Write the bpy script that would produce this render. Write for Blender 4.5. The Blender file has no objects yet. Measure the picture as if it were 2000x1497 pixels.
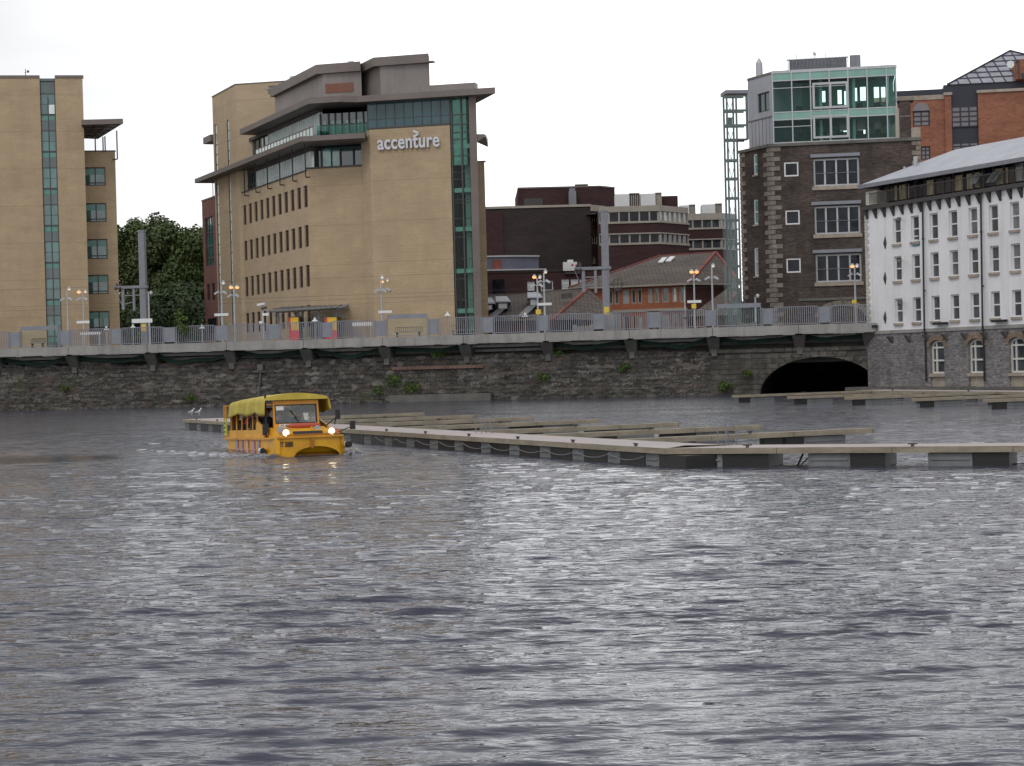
import bpy, math, random
import numpy as np
from mathutils import Vector, Matrix, noise
random.seed(7)
R = math.radians
scene = bpy.context.scene
COL = scene.collection

# ------------------------------------------------------------------ camera
F_PX, CAM_H = 3600.0, 2.8
PITCH = -math.atan2(32.5, F_PX)
ROLL = 0.026
cp, sp = math.cos(PITCH), math.sin(PITCH)
FWD = Vector((0, cp, sp)); UP0 = Vector((0, -sp, cp)); RT0 = Vector((1, 0, 0))
CR = RT0 * math.cos(ROLL) - UP0 * math.sin(ROLL)
CU = RT0 * math.sin(ROLL) + UP0 * math.cos(ROLL)
CAM = Vector((0, 0, CAM_H))
cam_data = bpy.data.cameras.new("camera")
cam_data.sensor_width = 36.0
cam_data.lens = 36.0 * F_PX / 2000.0
cam_data.clip_start = 0.5
cam_data.clip_end = 6000
cam = bpy.data.objects.new("camera", cam_data)
COL.objects.link(cam)
m3 = Matrix((CR, CU, -FWD)).transposed()
cam.matrix_world = Matrix.Translation(CAM) @ m3.to_4x4()
scene.camera = cam

# ------------------------------------------------------------------ overcast sky, soft sun, exposure
SUN_EL, SUN_AZ = R(48), R(205)      # high, behind the camera to the left, behind cloud
world = bpy.data.worlds.new("World"); scene.world = world
world.use_nodes = True
wn, wl = world.node_tree.nodes, world.node_tree.links
wn.clear()
def N(nt, t, **kw):
    n = nt.new(t)
    for k, v in kw.items(): setattr(n, k, v)
    return n
out = N(wn, 'ShaderNodeOutputWorld')
sky = N(wn, 'ShaderNodeTexSky', sky_type='NISHITA'); sky.sun_disc = False
sky.sun_elevation = SUN_EL; sky.sun_rotation = SUN_AZ
bg1 = N(wn, 'ShaderNodeBackground'); bg1.inputs[1].default_value = 0.10
wl.new(sky.outputs[0], bg1.inputs[0])
tc = N(wn, 'ShaderNodeTexCoord')
mp = N(wn, 'ShaderNodeMapping'); mp.inputs['Scale'].default_value = (3.0, 3.0, 12.0)
wl.new(tc.outputs['Generated'], mp.inputs[0])
nz = N(wn, 'ShaderNodeTexNoise'); nz.inputs['Scale'].default_value = 1.6; nz.inputs['Detail'].default_value = 5
nz.inputs['Roughness'].default_value = 0.5
wl.new(mp.outputs[0], nz.inputs['Vector'])
cr = N(wn, 'ShaderNodeValToRGB')
cr.color_ramp.elements[0].position = 0.30; cr.color_ramp.elements[0].color = (0.84, 0.85, 0.88, 1)
cr.color_ramp.elements[1].position = 0.62; cr.color_ramp.elements[1].color = (1.0, 1.0, 1.0, 1)
wl.new(nz.outputs[0], cr.inputs[0])
# brighter cloud low and to the right, thicker cloud to the left and overhead
sx = N(wn, 'ShaderNodeSeparateXYZ'); wl.new(tc.outputs['Generated'], sx.inputs[0])
g1 = N(wn, 'ShaderNodeMapRange'); g1.inputs[1].default_value = -0.32; g1.inputs[2].default_value = 0.02
g1.inputs[3].default_value = 0.56; g1.inputs[4].default_value = 1.16
wl.new(sx.outputs[0], g1.inputs[0])
gw = N(wn, 'ShaderNodeMapRange'); gw.inputs[1].default_value = 0.2; gw.inputs[2].default_value = 0.85; wl.new(sx.outputs[1], gw.inputs[0])
gx = N(wn, 'ShaderNodeMix'); gx.inputs[2].default_value = 1.0; wl.new(gw.outputs[0], gx.inputs[0]); wl.new(g1.outputs[0], gx.inputs[3])
g2 = N(wn, 'ShaderNodeMapRange'); g2.inputs[1].default_value = 0.12; g2.inputs[2].default_value = 0.75
g2.inputs[3].default_value = 1.0; g2.inputs[4].default_value = 0.72
wl.new(sx.outputs[2], g2.inputs[0])
gm = N(wn, 'ShaderNodeMath', operation='MULTIPLY'); wl.new(gx.outputs[0], gm.inputs[0]); wl.new(g2.outputs[0], gm.inputs[1])
g3 = N(wn, 'ShaderNodeMapRange'); g3.inputs[1].default_value = 0.3; g3.inputs[2].default_value = 0.95   # thin bright cloud over the far shore
g3.inputs[3].default_value = 1.0; g3.inputs[4].default_value = 1.38; wl.new(sx.outputs[1], g3.inputs[0])
gq = N(wn, 'ShaderNodeMath', operation='MULTIPLY'); wl.new(gm.outputs[0], gq.inputs[0]); wl.new(g3.outputs[0], gq.inputs[1])
gs = N(wn, 'ShaderNodeMath', operation='MULTIPLY'); wl.new(gq.outputs[0], gs.inputs[0]); gs.inputs[1].default_value = 1.14
bg2 = N(wn, 'ShaderNodeBackground'); wl.new(cr.outputs[0], bg2.inputs[0]); wl.new(gs.outputs[0], bg2.inputs[1])
ms = N(wn, 'ShaderNodeMixShader'); ms.inputs[0].default_value = 0.93
wl.new(bg1.outputs[0], ms.inputs[1]); wl.new(bg2.outputs[0], ms.inputs[2]); wl.new(ms.outputs[0], out.inputs[0])

sd = bpy.data.lights.new("sun", 'SUN'); sd.energy = 0.8; sd.angle = R(20); sd.color = (1.0, 0.96, 0.9)
sun = bpy.data.objects.new("sun", sd); COL.objects.link(sun)
sdir = Vector((math.sin(SUN_AZ) * math.cos(SUN_EL), math.cos(SUN_AZ) * math.cos(SUN_EL), math.sin(SUN_EL)))
sun.rotation_euler = (-sdir).to_track_quat('-Z', 'Y').to_euler(); sun.location = (0, 0, 80)
scene.view_settings.view_transform = 'Standard'; scene.view_settings.look = 'None'
scene.view_settings.exposure = 0.0; scene.view_settings.gamma = 1.0
scene.render.engine = 'CYCLES'
scene.cycles.max_bounces = 6; scene.cycles.transparent_max_bounces = 12

# ------------------------------------------------------------------ measuring helpers (photo pixel -> world)
def ray(px, py):
    d = FWD + CR * ((px - 1000) / F_PX) + CU * (-(py - 748.5) / F_PX)
    return d / d.y
def WP(px, py, Y):
    return CAM + ray(px, py) * Y
def plan(px, py, Y):
    p = WP(px, py, Y); return Vector((p.x, p.y))
def G(px, py, z=0.0):
    r = ray(px, py); return CAM + r * ((z - CAM_H) / r.z)
class PL:
    """vertical plane through plan point A along d; outward normal faces the basin"""
    def __init__(s, A, d):
        s.A = Vector(A[:2]); s.d = Vector(d[:2]).normalized(); s.n = Vector((s.d.y, -s.d.x))
    def loc(s, px, py):
        r = ray(px, py); det = r.x * (-s.d.y) + s.d.x * r.y
        t = (s.A.x * (-s.d.y) + s.d.x * s.A.y) / det
        q = Vector((r.x * t, r.y * t)) - s.A
        return q.dot(s.d), CAM_H + r.z * t
    def P(s, a, z, o=0.0):
        q = s.A + s.d * a + s.n * o
        return Vector((q.x, q.y, z))
    def xy(s, a, o=0.0):
        return s.A + s.d * a + s.n * o
    def off(s, o): return PL(s.xy(0, o), s.d)
    def rect(s, x0, y0, x1, y1):
        xm, ym = (x0 + x1) / 2, (y0 + y1) / 2
        a0, _ = s.loc(x0, ym); a1, _ = s.loc(x1, ym)
        _, z1 = s.loc(xm, y0); _, z0 = s.loc(xm, y1)
        return (a0, a1, z0, z1)

# ------------------------------------------------------------------ objects helpers
ORG = {}
def tag(o, label=None, cat=None, group=None, kind=None):
    if label: o['label'] = label
    if cat: o['category'] = cat
    if group: o['group'] = group
    if kind: o['kind'] = kind
    return o
def thing(name, label, cat, loc=(0, 0, 0), group=None, rot=None):
    o = bpy.data.objects.new(name, None); COL.objects.link(o)
    o.empty_display_size = 0.5
    o.location = loc
    ORG[o.name] = Vector(loc)
    if rot is not None:
        o.rotation_euler = rot; ORG[o.name] = Vector((0, 0, 0))
    return tag(o, label, cat, group)
def bk(p, L, k=.03):
    """plan point L metres behind p, drifting with the line of sight so the building narrows towards its rear"""
    d = Vector((p[0] / p[1] - k, 1.0)).normalized(); return Vector((p[0], p[1])) + d * L
class MB:
    def __init__(s): s.v = []; s.f = []; s.m = []; s.cm = 0
    def add(s, vs, fs):
        b = len(s.v); s.v.extend([tuple(v) for v in vs])
        for f in fs: s.f.append(tuple(b + i for i in f)); s.m.append(s.cm)
    def poly(s, pts): s.add(pts, [tuple(range(len(pts)))])
    def hexa(s, p):   # p: 4 bottom ccw, 4 top ccw
        s.add(p, [(3, 2, 1, 0), (4, 5, 6, 7), (0, 1, 5, 4), (1, 2, 6, 5), (2, 3, 7, 6), (3, 0, 4, 7)])
    def box(s, x0, x1, y0, y1, z0, z1):
        s.hexa([(x0, y0, z0), (x1, y0, z0), (x1, y1, z0), (x0, y1, z0), (x0, y0, z1), (x1, y0, z1), (x1, y1, z1), (x0, y1, z1)])
    def pbox(s, pl, a0, a1, z0, z1, o0, o1):
        P = pl.P
        s.hexa([P(a0, z0, o1), P(a1, z0, o1), P(a1, z0, o0), P(a0, z0, o0), P(a0, z1, o1), P(a1, z1, o1), P(a1, z1, o0), P(a0, z1, o0)])
    def prism(s, pts, z0, z1):
        n = len(pts)
        a = sum(pts[i][0] * pts[(i + 1) % n][1] - pts[(i + 1) % n][0] * pts[i][1] for i in range(n))
        if a < 0: pts = pts[::-1]
        z0s = z0 if isinstance(z0, (list, tuple)) else [z0] * n
        z1s = z1 if isinstance(z1, (list, tuple)) else [z1] * n
        if a < 0: z0s = z0s[::-1]; z1s = z1s[::-1]
        vs = [(p[0], p[1], z) for p, z in zip(pts, z0s)] + [(p[0], p[1], z) for p, z in zip(pts, z1s)]
        fs = [tuple(range(n - 1, -1, -1)), tuple(range(n, 2 * n))]
        fs += [(i, (i + 1) % n, n + (i + 1) % n, n + i) for i in range(n)]
        s.add(vs, fs)
    def cyl(s, p0, p1, r0, r1=None, n=8, caps=True):
        p0, p1 = Vector(p0), Vector(p1); r1 = r0 if r1 is None else r1
        ax = (p1 - p0).normalized(); t = Vector((0, 0, 1)) if abs(ax.z) < .9 else Vector((1, 0, 0))
        u = ax.cross(t).normalized(); w = ax.cross(u)
        vs = []
        for p, r in ((p0, r0), (p1, r1)):
            for i in range(n):
                a = 2 * math.pi * i / n; vs.append(p + (u * math.cos(a) + w * math.sin(a)) * r)
        fs = [(i, (i + 1) % n, n + (i + 1) % n, n + i) for i in range(n)]
        if caps: fs += [tuple(range(n - 1, -1, -1)), tuple(range(n, 2 * n))]
        s.add(vs, fs)
    def bar(s, p0, p1, w, h=None):
        p0, p1 = Vector(p0), Vector(p1); h = h or w
        ax = (p1 - p0).normalized(); t = Vector((0, 0, 1)) if abs(ax.z) < .9 else Vector((0, 1, 0))
        u = ax.cross(t).normalized() * w / 2; q = ax.cross(u).normalized() * h / 2
        s.hexa([p0 - u - q, p0 + u - q, p0 + u + q, p0 - u + q, p1 - u - q, p1 + u - q, p1 + u + q, p1 - u + q])
    def ball(s, c, r, n=10, k=6, sc=(1, 1, 1)):
        vs = []; fs = []
        for j in range(k + 1):
            th = math.pi * j / k
            for i in range(n):
                a = 2 * math.pi * i / n
                vs.append((c[0] + r * sc[0] * math.sin(th) * math.cos(a), c[1] + r * sc[1] * math.sin(th) * math.sin(a), c[2] + r * sc[2] * math.cos(th)))
        for j in range(k):
            for i in range(n):
                fs.append((j * n + i, (j + 1) * n + i, (j + 1) * n + (i + 1) % n, j * n + (i + 1) % n))
        s.add(vs, fs)
    def build(s, name, mats, parent=None, origin=None, smooth=False, label=None):
        if not isinstance(mats, (list, tuple)): mats = [mats]
        if parent is not None: o0 = ORG[parent.name]
        else: o0 = Vector(origin) if origin is not None else Vector((0, 0, 0))
        me = bpy.data.meshes.new(name)
        V = np.array(s.v, dtype=np.float64) - np.array(o0)
        me.from_pydata(V.tolist(), [], s.f)
        for m in mats: me.materials.append(m)
        if len(mats) > 1: me.polygons.foreach_set('material_index', s.m)
        set_uv(me)
        if smooth: me.polygons.foreach_set('use_smooth', [True] * len(me.polygons))
        o = bpy.data.objects.new(name, me); COL.objects.link(o)
        if parent is not None: o.parent = parent; ORG[o.name] = ORG[parent.name]
        else: o.location = o0; ORG[o.name] = Vector(o0)
        if label: o['label'] = label
        return o
def set_uv(me):
    n = len(me.polygons)
    if n == 0: return
    nr = np.empty(n * 3); me.polygons.foreach_get('normal', nr); nr = nr.reshape(-1, 3)
    lt = np.empty(n, dtype=np.int32); me.polygons.foreach_get('loop_total', lt)
    nl = len(me.loops); li = np.empty(nl, dtype=np.int32); me.loops.foreach_get('vertex_index', li)
    co = np.empty(len(me.vertices) * 3); me.vertices.foreach_get('co', co); co = co.reshape(-1, 3)[li]
    fn = np.repeat(nr, lt, axis=0)
    hz = np.abs(fn[:, 2]) > .75
    h = np.maximum(np.hypot(fn[:, 0], fn[:, 1]), 1e-6)
    u = np.where(hz, co[:, 0], (-fn[:, 1] * co[:, 0] + fn[:, 0] * co[:, 1]) / h)
    v = np.where(hz, co[:, 1], co[:, 2] / np.maximum(h, .3) if False else co[:, 2])
    uv = me.uv_layers.new(name='UVMap')
    uv.data.foreach_set('uv', np.stack([u, v], 1).astype(np.float32).ravel())
def copy_tree(o, parent=None):
    c = o.copy(); COL.objects.link(c); c.parent = parent
    ORG[c.name] = Vector((0, 0, 0))
    for ch in list(o.children): copy_tree(ch, c)
    return c

# ------------------------------------------------------------------ materials
def base_mat(name):
    m = bpy.data.materials.new(name); m.use_nodes = True
    nt = m.node_tree; nt.nodes.clear()
    o = N(nt.nodes, 'ShaderNodeOutputMaterial'); b = N(nt.nodes, 'ShaderNodeBsdfPrincipled')
    nt.links.new(b.outputs[0], o.inputs[0])
    return m, nt.nodes, nt.links, b, o
def noise_n(nd, lk, scale, detail=4, vec=None, sc=None, coord='Object', rough=.55):
    t = N(nd, 'ShaderNodeTexCoord'); mpn = N(nd, 'ShaderNodeMapping')
    if sc: mpn.inputs['Scale'].default_value = sc
    lk.new(t.outputs[coord], mpn.inputs[0])
    n = N(nd, 'ShaderNodeTexNoise'); n.inputs['Scale'].default_value = scale; n.inputs['Detail'].default_value = detail
    n.inputs['Roughness'].default_value = rough
    lk.new(mpn.outputs[0], n.inputs['Vector'])
    return n
def mixc(nd, lk, fac, a, b, bt='MIX'):
    m = N(nd, 'ShaderNodeMix', data_type='RGBA', blend_type=bt)
    for sock, v in ((m.inputs[0], fac), (m.inputs[6], a), (m.inputs[7], b)):
        if hasattr(v, 'links'): lk.new(v, sock)
        elif isinstance(v, (int, float)): sock.default_value = v
        else: sock.default_value = (*v[:3], 1)
    return m.outputs[2]
def ramp(nd, lk, src, p0, p1):
    r = N(nd, 'ShaderNodeMapRange'); r.inputs[1].default_value = p0; r.inputs[2].default_value = p1
    lk.new(src, r.inputs[0]); return r.outputs[0]
def M(name, c, rough=.8, var=.18, scale=.5, fine=8, metal=0, bump=0.0, spec=.5, grime=.0, stretch=None, ior=1.5):
    m, nd, lk, b, o = base_mat(name)
    dark = tuple(x * (1 - var) for x in c); lite = tuple(min(1, x * (1 + var)) for x in c)
    n1 = noise_n(nd, lk, scale, 5, sc=stretch); n2 = noise_n(nd, lk, fine, 3)
    c1 = mixc(nd, lk, ramp(nd, lk, n1.outputs[0], .3, .7), dark, lite)
    c2 = mixc(nd, lk, ramp(nd, lk, n2.outputs[0], .3, .7), tuple([1 - var * .5] * 3), tuple([1 + var * .4] * 3))
    col = mixc(nd, lk, 1.0, c1, c2, 'MULTIPLY')
    if grime > 0:   # run-off streaks, vertical
        n3 = noise_n(nd, lk, 1.0, 5, sc=(1.6, 1.6, .12))
        col = mixc(nd, lk, N_scaled(nd, lk, ramp(nd, lk, n3.outputs[0], .5, .75), grime), col, tuple(x * .45 for x in c))
    lk.new(col, b.inputs['Base Color'])
    b.inputs['Roughness'].default_value = rough; b.inputs['Metallic'].default_value = metal
    b.inputs['Specular IOR Level'].default_value = spec; b.inputs['IOR'].default_value = ior
    if bump > 0:
        bp = N(nd, 'ShaderNodeBump'); bp.inputs['Strength'].default_value = bump; bp.inputs['Distance'].default_value = .05
        lk.new(n2.outputs[0], bp.inputs['Height']); lk.new(bp.outputs[0], b.inputs['Normal'])
    return m
def N_scaled(nd, lk, src, k):
    q = N(nd, 'ShaderNodeMath', operation='MULTIPLY'); lk.new(src, q.inputs[0]); q.inputs[1].default_value = k
    return q.outputs[0]
def brickM(name, c, c2, mortar, bw=.45, bh=.15, var=.2, joints=0, rough=.9, patch=.2, msize=.012, bumpd=.02, grime=0, gcol=None, warp=0, speck=0, an=(2.2, 3)):
    """masonry in metric UV space"""
    m, nd, lk, b, o = base_mat(name)
    t = N(nd, 'ShaderNodeTexCoord')
    br = N(nd, 'ShaderNodeTexBrick')
    if warp:      # uneven rubble courses
        nw = noise_n(nd, lk, .9, 3); vm = N(nd, 'ShaderNodeVectorMath', operation='SCALE'); lk.new(nw.outputs[1], vm.inputs[0]); vm.inputs[3].default_value = warp
        va = N(nd, 'ShaderNodeVectorMath', operation='ADD'); lk.new(t.outputs['UV'], va.inputs[0]); lk.new(vm.outputs[0], va.inputs[1]); lk.new(va.outputs[0], br.inputs['Vector'])
    else: lk.new(t.outputs['UV'], br.inputs['Vector'])
    br.inputs['Scale'].default_value = 1; br.inputs['Brick Width'].default_value = bw; br.inputs['Row Height'].default_value = bh
    br.inputs['Mortar Size'].default_value = msize; br.inputs['Mortar Smooth'].default_value = .3; br.inputs['Bias'].default_value = 0
    br.inputs['Color1'].default_value = (*c, 1); br.inputs['Color2'].default_value = (*c2, 1); br.inputs['Mortar'].default_value = (*mortar, 1)
    n1 = noise_n(nd, lk, .35, 6, sc=(1, 1, an[0])); n2 = noise_n(nd, lk, 2.5, 5, sc=(1, 1, an[1]))
    f = mixc(nd, lk, ramp(nd, lk, n1.outputs[0], .3, .7), tuple([1 - patch] * 3), tuple([1 + patch] * 3))
    col = mixc(nd, lk, 1.0, br.outputs[0], f, 'MULTIPLY')
    f2 = mixc(nd, lk, ramp(nd, lk, n2.outputs[0], .3, .7), tuple([1 - var * .6] * 3), tuple([1 + var * .6] * 3))
    col = mixc(nd, lk, 1.0, col, f2, 'MULTIPLY')
    if joints:
        sep = N(nd, 'ShaderNodeSeparateXYZ'); lk.new(t.outputs['UV'], sep.inputs[0])
        md = N(nd, 'ShaderNodeMath', operation='MODULO'); lk.new(sep.outputs[1], md.inputs[0]); md.inputs[1].default_value = joints
        cmpn = N(nd, 'ShaderNodeMath', operation='LESS_THAN'); lk.new(md.outputs[0], cmpn.inputs[0]); cmpn.inputs[1].default_value = .07
        col = mixc(nd, lk, N_scaled(nd, lk, cmpn.outputs[0], .35), col, tuple(x * .5 for x in c))
    if speck:     # odd stones: pale, pinkish, mossy
        vo = N(nd, 'ShaderNodeTexVoronoi'); vo.inputs['Scale'].default_value = 2.1; tcc = N(nd, 'ShaderNodeMapping'); tcc.inputs['Scale'].default_value = (.8, 1.5, 1)
        lk.new(t.outputs['UV'], tcc.inputs[0]); lk.new(tcc.outputs[0], vo.inputs['Vector'])
        hs = N(nd, 'ShaderNodeSeparateColor'); lk.new(vo.outputs['Color'], hs.inputs[0])
        col = mixc(nd, lk, N_scaled(nd, lk, ramp(nd, lk, hs.outputs[0], .72, 1.0), speck), col, (.22, .20, .185))
        col = mixc(nd, lk, N_scaled(nd, lk, ramp(nd, lk, hs.outputs[1], .75, 1.0), speck), col, (.115, .085, .075))
        nm = noise_n(nd, lk, .45, 5); col = mixc(nd, lk, N_scaled(nd, lk, ramp(nd, lk, nm.outputs[0], .58, .72), .5), col, (.06, .075, .03))
    if grime:
        n3 = noise_n(nd, lk, .8, 6, sc=(1.2, 1.2, .3)); n4 = noise_n(nd, lk, .5, 5)
        col = mixc(nd, lk, N_scaled(nd, lk, ramp(nd, lk, n3.outputs[0], .48, .7), grime), col, gcol or tuple(x * .35 for x in c))
    lk.new(col, b.inputs['Base Color']); b.inputs['Roughness'].default_value = rough
    b.inputs['Specular IOR Level'].default_value = .3
    bp = N(nd, 'ShaderNodeBump'); bp.inputs['Strength'].default_value = .6; bp.inputs['Distance'].default_value = bumpd
    iv = N(nd, 'ShaderNodeMath', operation='SUBTRACT'); iv.inputs[0].default_value = 1; lk.new(br.outputs[1], iv.inputs[1])
    ad = N(nd, 'ShaderNodeMath', operation='ADD'); lk.new(iv.outputs[0], ad.inputs[0]); lk.new(n2.outputs[0], ad.inputs[1])
    lk.new(ad.outputs[0], bp.inputs['Height']); lk.new(bp.outputs[0], b.inputs['Normal'])
    return m
def emitM(name, c, s):
    m, nd, lk, b, o = base_mat(name)
    b.inputs['Base Color'].default_value = (*c, 1); b.inputs['Emission Color'].default_value = (*c, 1); b.inputs['Emission Strength'].default_value = s
    return m
def glassM(name, c, rough=.06, ior=1.9, var=.35, cell=1.2):
    """opaque-looking glazing: dim room behind reflective glass"""
    m, nd, lk, b, o = base_mat(name)
    n1 = noise_n(nd, lk, cell, 2, sc=(1, 1, .6))
    col = mixc(nd, lk, ramp(nd, lk, n1.outputs[0], .35, .65), tuple(x * (1 - var) for x in c), tuple(x * (1 + var) for x in c))
    lk.new(col, b.inputs['Base Color']); b.inputs['Roughness'].default_value = rough; b.inputs['IOR'].default_value = ior
    n2 = noise_n(nd, lk, .8, 1); bp = N(nd, 'ShaderNodeBump'); bp.inputs['Strength'].default_value = .05; bp.inputs['Distance'].default_value = .05
    lk.new(n2.outputs[0], bp.inputs['Height']); lk.new(bp.outputs[0], b.inputs['Normal'])
    return m
def clearM(name, tint, refl=.15):
    m, nd, lk, b, o = base_mat(name); nd.remove(b)
    tr = N(nd, 'ShaderNodeBsdfTransparent'); tr.inputs[0].default_value = (*tint, 1)
    gl = N(nd, 'ShaderNodeBsdfGlossy'); gl.inputs[0].default_value = (.85, .95, .95, 1); gl.inputs['Roughness'].default_value = .03
    lw = N(nd, 'ShaderNodeLayerWeight'); lw.inputs[0].default_value = refl
    mx = N(nd, 'ShaderNodeMixShader'); lk.new(lw.outputs['Fresnel'], mx.inputs[0]); lk.new(tr.outputs[0], mx.inputs[1]); lk.new(gl.outputs[0], mx.inputs[2])
    lk.new(mx.outputs[0], o.inputs[0])
    return m

TAN = (.415, .315, .205)
m_tan = brickM('tan_brick', TAN, (.395, .30, .193), (.37, .29, .21), 1.2, .22, .10, joints=3.72, patch=.10, msize=.01, grime=.30, gcol=(.30, .225, .145))
m_tan2 = brickM('tan_brick_pale', (.43, .34, .235), (.41, .32, .215), (.4, .32, .24), 1.2, .22, .08, joints=3.72, patch=.06, msize=.01, grime=.25, gcol=(.32, .25, .17))
m_zinc = M('grey_brown_metal', (.15, .125, .115), .55, .12, .3, 3, metal=.2)
m_zinc_l = M('pale_metal_cladding', (.20, .175, .165), .5, .12, .3, 3, metal=.2, grime=.3)
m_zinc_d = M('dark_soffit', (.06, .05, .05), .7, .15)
m_rust = M('rust_panel', (.17, .07, .045), .7, .15)
m_mull = M('dark_mullion', (.05, .045, .045), .5, .1)
m_white = M('white_mullion', (.62, .66, .66), .45, .08)
m_alu = M('light_metal', (.42, .43, .45), .45, .1, metal=.3)
m_steelblue = M('blue_grey_paint', (.215, .225, .26), .55, .1, 1.5, 12)
m_steelgrey = M('grey_paint', (.20, .205, .23), .55, .12, 1.5, 12, grime=.2)
m_teal = glassM('teal_glass', (.035, .13, .125))
m_teal_l = glassM('pale_teal_glass', (.13, .30, .27))
m_teal_d = glassM('dark_teal_glass', (.012, .05, .05))
m_bluegl = glassM('blue_teal_glass', (.035, .085, .10), var=.2, cell=.6, ior=1.5)
m_spandrel = M('green_spandrel', (.19, .36, .31), .25, .10, .8, 5)
m_palegl = glassM('sky_lit_glass', (.60, .70, .68), var=.12, ior=2.2)  # bright sky in and behind the panes is painted into the pale base
m_brnwin = glassM('dark_brown_glass', (.05, .035, .03), rough=.2, ior=1.35)  # plain dark brown window glass
m_dkgl = glassM('dark_glass', (.012, .013, .022), ior=1.35, var=.6)
m_darkroom = M('dark_interior', (.03, .03, .03), .9, .3)
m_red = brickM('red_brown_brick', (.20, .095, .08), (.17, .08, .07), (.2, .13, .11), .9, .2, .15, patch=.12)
m_brown = brickM('dark_brown_brick', (.045, .034, .034), (.038, .028, .028), (.05, .04, .04), .9, .2, .2, patch=.15)
m_brown2 = brickM('maroon_brick', (.062, .03, .032), (.05, .024, .026), (.05, .03, .03), .9, .2, .2, patch=.15)
m_cream = M('cream_fascia', (.34, .31, .27), .7, .1, grime=.3)
m_ware = brickM('old_dark_brick', (.085, .062, .055), (.05, .038, .034), (.10, .085, .075), .50, .16, .5, patch=.35, msize=.02, grime=.6, gcol=(.03, .026, .024))
m_quoin = M('weathered_quoin', (.21, .18, .155), .9, .3, 1.0, 4, bump=.3, grime=.5)
m_sill = M('stone_sill', (.33, .28, .23), .85, .2, 1, 4)
m_orange = brickM('orange_brick', (.35, .125, .07), (.31, .11, .06), (.32, .15, .1), .6, .16, .15, patch=.12)
m_rbrick = brickM('red_orange_brick', (.30, .125, .075), (.24, .095, .06), (.25, .14, .1), .5, .16, .25, patch=.2)
m_navy = M('blue_black_cladding', (.018, .02, .035), .5, .15)
m_mauve = glassM('mauve_glass', (.10, .075, .085), var=.15)
m_tile = brickM('grey_roof_tile', (.15, .125, .11), (.12, .10, .09), (.05, .045, .04), .8, .34, .25, patch=.2, msize=.05, bumpd=.05)
m_redtile = M('red_ridge_tile', (.20, .055, .045), .8, .2, 1, 6)
m_slate = M('pale_slate_roof', (.36, .37, .42), .6, .10, .7, 3, bump=.1)
m_render = M('white_render', (.72, .72, .74), .85, .07, .25, 3, grime=.28)
m_conc = M('pale_concrete', (.30, .29, .275), .85, .14, .6, 4, bump=.2, grime=.5)
m_concd = M('dark_concrete', (.13, .125, .115), .9, .25, .8, 5, bump=.3, grime=.5)
m_black = M('black_rubber', (.016, .016, .018), .6, .2)
m_asphalt = M('ground_cover', (.07, .07, .065), .9, .3)
m_wood = M('weathered_timber', (.275, .235, .175), .75, .22, 1.2, 9, stretch=(1, 1, 6), grime=.3)
m_deck = M('pinkish_grey_decking', (.34, .29, .285), .6, .10, .8, 10)
m_floatg = M('grey_float', (.17, .175, .18), .7, .2, 1, 6, grime=.5)
m_floatd = M('wet_black_float', (.012, .012, .012), .5, .3)
m_yel = M('yellow_panel', (.70, .42, .03), .5, .12)
m_redp = M('red_panel', (.60, .03, .05), .5, .1)
m_signw = M('white_sign', (.68, .69, .70), .5, .06)
m_ylsign = M('yellow_sign', (.66, .48, .05), .5, .08)
m_lampon = emitM('orange_lamp_glow', (1.0, .42, .14), 1.3)
m_lampw = emitM('pale_lamp_glow', (.9, .78, .68), .5)
m_green = M('green_netting', (.012, .035, .025), .9, .3, 1, 8)
m_rail = clearM('clear_glass', (.93, .96, .95), .2)
m_curtain = M('yellow_curtain', (.50, .42, .25), .9, .25, 1.5, 5)
print('base ok')

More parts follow.
